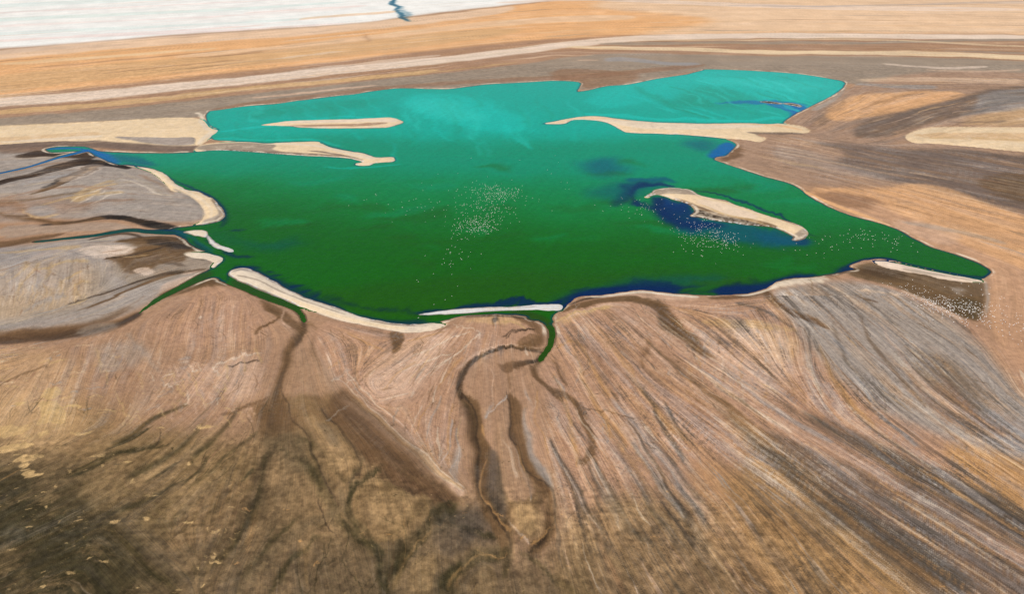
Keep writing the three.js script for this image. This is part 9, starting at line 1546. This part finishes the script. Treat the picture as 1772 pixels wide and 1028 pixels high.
// ------------------------------------------------------------------ the land: one sheet, hollowed out for the lake and its channels
function relief(x, z) { const i = z > -300 ? 0 : z > -800 ? 1 : 2, q = ZONES[i]; if (x < q.x0 || x > q.x1 || z > q.z1 || z < q.z0) return 0; return reliefAt[i](x, z); }
function landHeight(x, z) {
  const sw = at(sdWater, x, z), sb = at(sdBar, x, z);
  let h;
  if (sw > 0) h = -Math.min(0.42, 0.02 + sw * 0.09);
  else { const d = -sw, rise = 1 - Math.exp(-d / 5); h = 0.02 + rise * (0.62 + 0.22 * fbm(x * 0.02, z * 0.02, 3) + 0.06 * fbm(x * 0.15, z * 0.15, 2) + relief(x, z) * 2.2 + (Math.abs(x) > 700 || z < -850 ? 0.4 * fbm(x * 0.004, z * 0.004, 3) : 0)); h = Math.max(h, 0.02); }
  return h - smooth(-1.6, 0.2, sb) * 0.9;
}
function axis(stops) { const o = [stops[0][0]]; for (let i = 0; i + 1 < stops.length; i++) { const a = stops[i][0], b = stops[i + 1][0], n = Math.max(1, Math.round(Math.abs(b - a) / stops[i][1])); for (let k = 1; k <= n; k++) o.push(a + (b - a) * k / n); } return o; }
function gridMesh(xs, zs, height, keep, materials) {
  const nx = xs.length, nz = zs.length, pos = new Float32Array(nx * nz * 3), uv = new Float32Array(nx * nz * 2), groups = GROUND.map(() => []);
  for (let j = 0; j < nz; j++) for (let i = 0; i < nx; i++) { const k = j * nx + i; pos[3 * k] = xs[i]; pos[3 * k + 1] = height(xs[i], zs[j]); pos[3 * k + 2] = zs[j]; uv[2 * k] = xs[i]; uv[2 * k + 1] = -zs[j]; }
  for (let j = 0; j + 1 < nz; j++) for (let i = 0; i + 1 < nx; i++) {
    const a = j * nx + i, b = a + 1, c = a + nx, d = c + 1; if (keep && !keep(xs[i], zs[j], xs[i + 1], zs[j + 1])) continue;
    const up = (zs[1] - zs[0]) < 0; (groups[materials ? 0 : slotAt((xs[i] + xs[i + 1]) / 2, (zs[j] + zs[j + 1]) / 2)]).push(...(up ? [a, b, d, a, d, c] : [a, d, b, a, c, d]));
  }
  const g = new THREE.BufferGeometry(), used = new Map(), P = [], U = [], I = []; let start = 0;
  groups.forEach((tri, slot) => { if (!tri.length) return; for (const v of tri) { let n = used.get(v); if (n === undefined) { n = P.length / 3; used.set(v, n); P.push(pos[3 * v], pos[3 * v + 1], pos[3 * v + 2]); U.push(uv[2 * v], uv[2 * v + 1]); } I.push(n); } g.addGroup(start, tri.length, slot); start += tri.length; });
  g.setAttribute('position', new THREE.Float32BufferAttribute(P, 3)); g.setAttribute('uv', new THREE.Float32BufferAttribute(U, 2)); g.setIndex(new THREE.Uint32BufferAttribute(I, 1)); g.computeVertexNormals();
  return g;
}
function structure(name, geometry, material, label) { const m = new THREE.Mesh(geometry, material); m.name = name; m.userData = { kind: 'structure', label }; m.castShadow = m.receiveShadow = true; scene.add(m); return m; }
{
  const half = [[0, 1.5], [320, 2.5], [640, 22], [1300, 400], [4000, 4000], [24000, 1]], right = axis(half), xs = [...right.slice(1).reverse().map((v) => -v), ...right];
  const zs = axis([[3000, 600], [0, 30], [-110, 1.1], [-300, 1.7], [-560, 2.4], [-800, 10], [-2000, 500], [-5000, 5000], [-30000, 1]]);
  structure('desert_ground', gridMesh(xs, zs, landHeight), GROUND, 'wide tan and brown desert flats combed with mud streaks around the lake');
}

// ------------------------------------------------------------------ bars, spits and islands of sand
const BAR_LABEL = {
  north_island: ['sand_island', 'thin flat cream sand island in the upper left of the lake', 0.6],
  west_spit: ['sand_spit', 'brown and cream sand spit reaching in from the left, hooked at its tip', 0.6],
  east_spit: ['sand_spit', 'long curved cream sand spit below the turquoise bay at upper right', 0.8],
  long_island: ['sand_island', 'long cream sand island with dark lower edge in right part of lake', 0.9],
  beach_ridge: ['beach_ridge', 'pale beach ridge curving along the lower left shore of the lake', 0.9],
  white_bar: ['salt_bar', 'narrow white salt bar off the lower middle shore', 0.4],
  delta_islet: ['sand_islet', 'small cream islet between the mouths of the left delta', 0.4],
  foam_bar: ['salt_bar', 'ragged white bar off the left delta mouth', 0.3],
  delta_point: ['sand_point', 'pale pointed sand tongue beside the lower delta channel', 0.4],
  rounded_beach: ['beach_ridge', 'rounded cream beach rim on the left shore above the delta', 0.8],
  mud_islet: ['mud_islet', 'straight dark mud islet in the turquoise upper right bay', 0.25],
  curved_mud_islet: ['mud_islet', 'curved dark mud islet nearest the right shore of the turquoise bay', 0.25],
  east_bar: ['sand_bar', 'pale thin sand bar under the green right arm of the lake', 0.5],
  far_ridge: ['sand_ridge', 'cream sand ridge reaching in from the right edge over brown flats', 1.0],
  west_sandbar: ['sand_bar', 'broad cream sandbar at the left edge above the delta', 0.6],
};
const barTop = {}, nameCount = {};
for (const k in BARS) {
  const [base, label, top] = BAR_LABEL[k], f = barField[k], [a, b, c, d] = bounds(BARS[k]), m = 7, fn = (x, z) => { const s = at(f, x, z); return s >= 0 ? 0.03 + top * (1 - Math.exp(-s / 2.6)) * (0.85 + 0.3 * fbm(x * 0.09, z * 0.09, 3)) : Math.max(-0.9, 0.03 + s * 0.16); };
  nameCount[base] = (nameCount[base] ?? -1) + 1; barTop[k] = fn;
  const step = (b - a) * (d - c) > 12000 ? 1.6 : 0.9;
  const far = (lo, hi) => axis([[lo, step], [hi, 1]]);
  structure(nameCount[base] ? `${base}_${String(nameCount[base]).padStart(3, '0')}` : base, gridMesh(far(Math.max(a - m, -640), Math.min(b + m, 640)), far(d + m, c - m), fn, (x, z) => at(f, x, z) > -6), GROUND, label);
}

// ------------------------------------------------------------------ the water
{
  const zone = { x0: -440, x1: 440, z0: -810, z1: -230 }, res = 0.45, paint = 0.9, W = Math.round(880 / res), H = Math.round(580 / res);
  const ctx = sheet(zone, paint, COLOR.algae);
  lay(ctx, zone, paint, WATER, (s) => COLOR[s]);
  const pw = ctx.canvas.width, ph = ctx.canvas.height, img = ctx.getImageData(0, 0, pw, ph).data, data = new Uint8Array(W * H * 4), NAVY = linear('navy'), rg = rng(77);
  const drift = { w: 2, h: 2, d: new Float32Array([0.42, -0.91, 0.42, -0.91, 0.42, -0.91, 0.42, -0.91]), at: () => 0 }, cw = Math.ceil(W / 2) + 1, ch = Math.ceil(H / 2) + 1;
  const streak = combed(drift, zone.x0, zone.z1, cw, ch, res * 2, 2.2, 34, 12, 40, false);
  for (let j = 0; j < H; j++) for (let i = 0; i < W; i++) {
    const x = zone.x0 + (i + 0.5) * res, z = zone.z1 - (j + 0.5) * res, s = bilinear(streak, cw, ch, i / 2, j / 2), sd = at(sdWater, x, z), free = smooth(1, 14, sd);
    const px = x + free * (s * 0.5 + fbm(x * 0.04, z * 0.04, 3) * 9), pz = z + free * (s * -1.2 + fbm(x * 0.04 + 70, z * 0.04, 3) * 9);
    const u = clamp((px - zone.x0) / paint - 0.5, 0, pw - 1.01), v = clamp((zone.z1 - pz) / paint - 0.5, 0, ph - 1.01), iu = u | 0, iv = v | 0, fu = u - iu, fv = v - iv, q = (iv * pw + iu) * 4, q2 = q + pw * 4, at4 = (j * W + i) * 4;
    const rimW = 0.9 + 0.7 * vn(x * 0.06, z * 0.06) + 0.3 * vn(x * 0.6, z * 0.6), rim = smooth(rimW + 0.8, rimW * 0.3, sd) * (0.55 + 0.2 * vn(x * 0.05 + 9, z * 0.05)) * smooth(-1, 3, at(lakeOnly, x, z) + 2), m = 1 + 0.03 * s + (rg() - 0.5) * 0.16 + 0.07 * vn(x * 0.55, z * 0.55);
    for (let c = 0; c < 3; c++) {
      let a = (toLin[img[q + c]] * (1 - fu) + toLin[img[q + 4 + c]] * fu) * (1 - fv) + (toLin[img[q2 + c]] * (1 - fu) + toLin[img[q2 + 4 + c]] * fu) * fv;
      a += (NAVY[c] - a) * rim; data[at4 + c] = encode(a * m);
    }
    data[at4 + 3] = 255;
  }
  const map = makeTexture(data, W, H, zone, zone.x0, zone.x1, true);
  const n = 512, rip = new Uint8Array(n * n * 4), wrap = (x, y, f) => vn(x * f, y * f);
  for (let j = 0; j < n; j++) for (let i = 0; i < n; i++) {       // wind ripples, tiling every 64 m (value noise repeats every 512 cells)
    const a = vn(i * 1, j * 1) * 0.5 + NTwrap(i, j, 4) * 0.9 + NTwrap(i, j, 16) * 0.6, v = clamp(128 + a * 46, 0, 255), k = (j * n + i) * 4; rip[k] = rip[k + 1] = rip[k + 2] = v; rip[k + 3] = 255;
  }
  const ripple = new THREE.DataTexture(rip, n, n, THREE.RGBAFormat); ripple.wrapS = ripple.wrapT = THREE.RepeatWrapping; ripple.magFilter = THREE.LinearFilter; ripple.repeat.set(1 / 64, 1 / 64); ripple.needsUpdate = true;
  const water = new THREE.MeshPhysicalMaterial({ map, bumpMap: ripple, bumpScale: 0.2, roughness: 0.14, ior: 1.333, specularIntensity: 0.2 });
  const cells = (f, others, y, name, label) => {
    const xs = axis([[-430, 2], [430, 1]]), zs = axis([[-236, 2], [-806, 1]]);
    structure(name, gridMesh(xs, zs, () => y, (xa, za, xb, zb) => { const s = Math.max(at(f, xa, za), at(f, xb, za), at(f, xa, zb), at(f, xb, zb)); return s > -3.5 && (!others || Math.min(at(others, xa, za), at(others, xb, za), at(others, xa, zb), at(others, xb, zb)) < 4); }, true), water, label);
  };
  cells(lakeOnly, null, 0, 'lake', 'green lake turning turquoise toward its far bays, ringed by sand');
  for (const [key, name, label] of [
    ['upper_delta_channel', 'water_channel', 'thin dark green channel, upper one of the left delta'], ['lower_delta_channel', 'water_channel_001', 'green channel running down left from the delta mouth'],
    ['beach_channel', 'water_channel_002', 'green channel behind the pale beach ridge'], ['shore_channel', 'water_channel_003', 'olive green channel hooking down from the middle of the near shore'],
    ['west_channel', 'water_channel_004', 'thin blue channel winding to the left edge below the sandbar'], ['west_puddle', 'puddle', 'small blue puddle on the left sandbar']]) cells(signed(rounded(WATERS[key], 4, 0.2), field()), lakeOnly, key === 'west_puddle' ? 0.012 : -0.006, name, label);
}
function NTwrap(i, j, s) { const m = 512 / s, x = i / s, y = j / s, ix = Math.floor(x), iy = Math.floor(y), fx = x - ix, fy = y - iy, sx = fx * fx * (3 - 2 * fx), sy = fy * fy * (3 - 2 * fy), g = (a, b) => NT[((b % m) << 9) | (a % m)]; return (g(ix, iy) * (1 - sx) + g(ix + 1, iy) * sx) * (1 - sy) + (g(ix, iy + 1) * (1 - sx) + g(ix + 1, iy + 1) * sx) * sy; }

// ------------------------------------------------------------------ flamingos
function flamingo(afloat) {
  const parts = [], paint = (g, r, gg, b) => { g = g.index ? g.toNonIndexed() : g; g.deleteAttribute('uv'); const n = g.attributes.position.count, c = new Float32Array(n * 3); for (let i = 0; i < n; i++) c.set([r, gg, b], i * 3); g.setAttribute('color', new THREE.BufferAttribute(c, 3)); parts.push(g); };
  const white = [0.84, 0.8, 0.72], ball = (rx, ry, rz, x, y, z, tilt, col, n = 8) => { const g = new THREE.SphereGeometry(1, n, Math.max(4, n - 2)); g.scale(rx, ry, rz); g.rotateZ(tilt); g.translate(x, y, z); paint(g, ...col); };
  ball(0.34, 0.19, 0.2, 0, 0.95, 0, 0.12, white);                                                     // body
  for (const s of [-1, 1]) ball(0.33, 0.12, 0.06, -0.08, 0.97, 0.16 * s, 0.1, [0.82, 0.72, 0.64], 6);   // folded wings
  { const g = new THREE.ConeGeometry(0.1, 0.26, 6); g.rotateZ(Math.PI / 2); g.scale(1, 0.5, 1); g.translate(-0.42, 0.9, 0); paint(g, ...white); }
  const curve = new THREE.CatmullRomCurve3([[0.24, 1.0, 0], [0.4, 1.1, 0], [0.44, 1.25, 0], [0.38, 1.4, 0], [0.42, 1.52, 0], [0.5, 1.52, 0]].map((p) => new THREE.Vector3(...p)));
  paint(new THREE.TubeGeometry(curve, 8, 0.045, 5), ...white);
  ball(0.085, 0.06, 0.055, 0.53, 1.5, 0, -0.4, white, 6);
  { const g = new THREE.ConeGeometry(0.035, 0.14, 5); g.rotateZ(-2.5); g.translate(0.61, 1.44, 0); paint(g, 0.09, 0.05, 0.05); }
  if (!afloat) for (const s of [-1, 1]) { const g = new THREE.CylinderGeometry(0.022, 0.018, 0.84, 4); g.translate(0.02, 0.42, 0.07 * s); paint(g, 0.6, 0.22, 0.2); const foot = new THREE.BoxGeometry(0.14, 0.02, 0.1); foot.translate(0.06, 0.01, 0.07 * s); paint(foot, 0.5, 0.2, 0.18); }
  const g = mergeGeometries(parts); if (afloat) g.translate(0, -0.84, 0); { const k = afloat ? 0.5 : 0.58; g.scale(k, k, k); }; g.computeVertexNormals(); return g;
}
const FLOCK_LABEL = {
  mid: 'pale flamingo floating in the dense flock in the middle of the green lake',
  island: 'pale flamingo floating in the flock just below the long sand island',
  arm: 'pale flamingo floating in the loose flock in the green right arm of the lake',
  mudflat: 'white flamingo standing in the flock on the dark brown mudflat at right',
  shore: 'white flamingo standing on the pale grey shore beside the brown mudflat',
  sand: 'white flamingo scattered on the orange sand right of the mudflat',
};
{
  const r = rng(4242), gauss = () => Math.sqrt(-2 * Math.log(1 - r() * 0.9999)) * Math.cos(6.28318 * r()), birds = [];
  for (const [kind, clumps] of FLOCKS) for (const [n, cx, cz, sx, sz, slant] of clumps) for (let i = 0; i < n; i++) {
    const gx = gauss(), gz = gauss(), x = cx + gx * sx, z = cz + gz * sz + gx * slant * sz * 1.4, wet = at(sdWater, x, z), wades = kind === 'mid' || kind === 'island' || kind === 'arm', turn = r() * 6.28318, size = 0.92 + 0.22 * r();
    if (at(sdBar, x, z) > -1.5 || (wades ? wet < 2.5 : wet > -1)) continue;
    birds.push({ kind, wades, x, z, y: wades ? 0 : landHeight(x, z) - 0.01, turn, size, far: Math.hypot(x, 180, z) });
  }
  birds.sort((a, b) => a.far - b.far);
  const standing = flamingo(false), afloat = flamingo(true), material = new THREE.MeshStandardMaterial({ vertexColors: true, roughness: 0.8 }), proto = [new THREE.Mesh(standing, material), new THREE.Mesh(afloat, material)]; proto.forEach((p) => { p.castShadow = p.receiveShadow = true; });
  birds.slice(0, 300).forEach((b, i) => {
    const m = proto[b.wades ? 1 : 0].clone(); m.name = i ? `flamingo_${String(i).padStart(3, '0')}` : 'flamingo';
    m.position.set(b.x, b.y, b.z); m.rotation.y = b.turn; m.scale.setScalar(b.size); m.userData = { label: FLOCK_LABEL[b.kind], category: 'flamingo', group: { mid: 'flock in the middle of the lake', island: 'flock below the long island', arm: 'flock in the right arm', mudflat: 'flock on the brown mudflat', shore: 'birds on the pale shore', sand: 'birds on the orange sand' }[b.kind] };
    scene.add(m);
  });
  const rest = birds.slice(300), flock = new THREE.InstancedMesh(afloat, material, rest.length), q = new THREE.Quaternion(), M = new THREE.Matrix4(), up = new THREE.Vector3(0, 1, 0);
  rest.forEach((b, i) => flock.setMatrixAt(i, M.compose(new THREE.Vector3(b.x, b.y, b.z), q.setFromAxisAngle(up, b.turn), new THREE.Vector3(b.size, b.size, b.size))));
  flock.name = 'flamingo_flock'; flock.castShadow = flock.receiveShadow = true; flock.userData = { kind: 'stuff', label: 'hundreds of tiny pale flamingos scattered over the middle of the lake', category: 'flamingos' };
  scene.add(flock);
}

renderer.render(scene, camera);
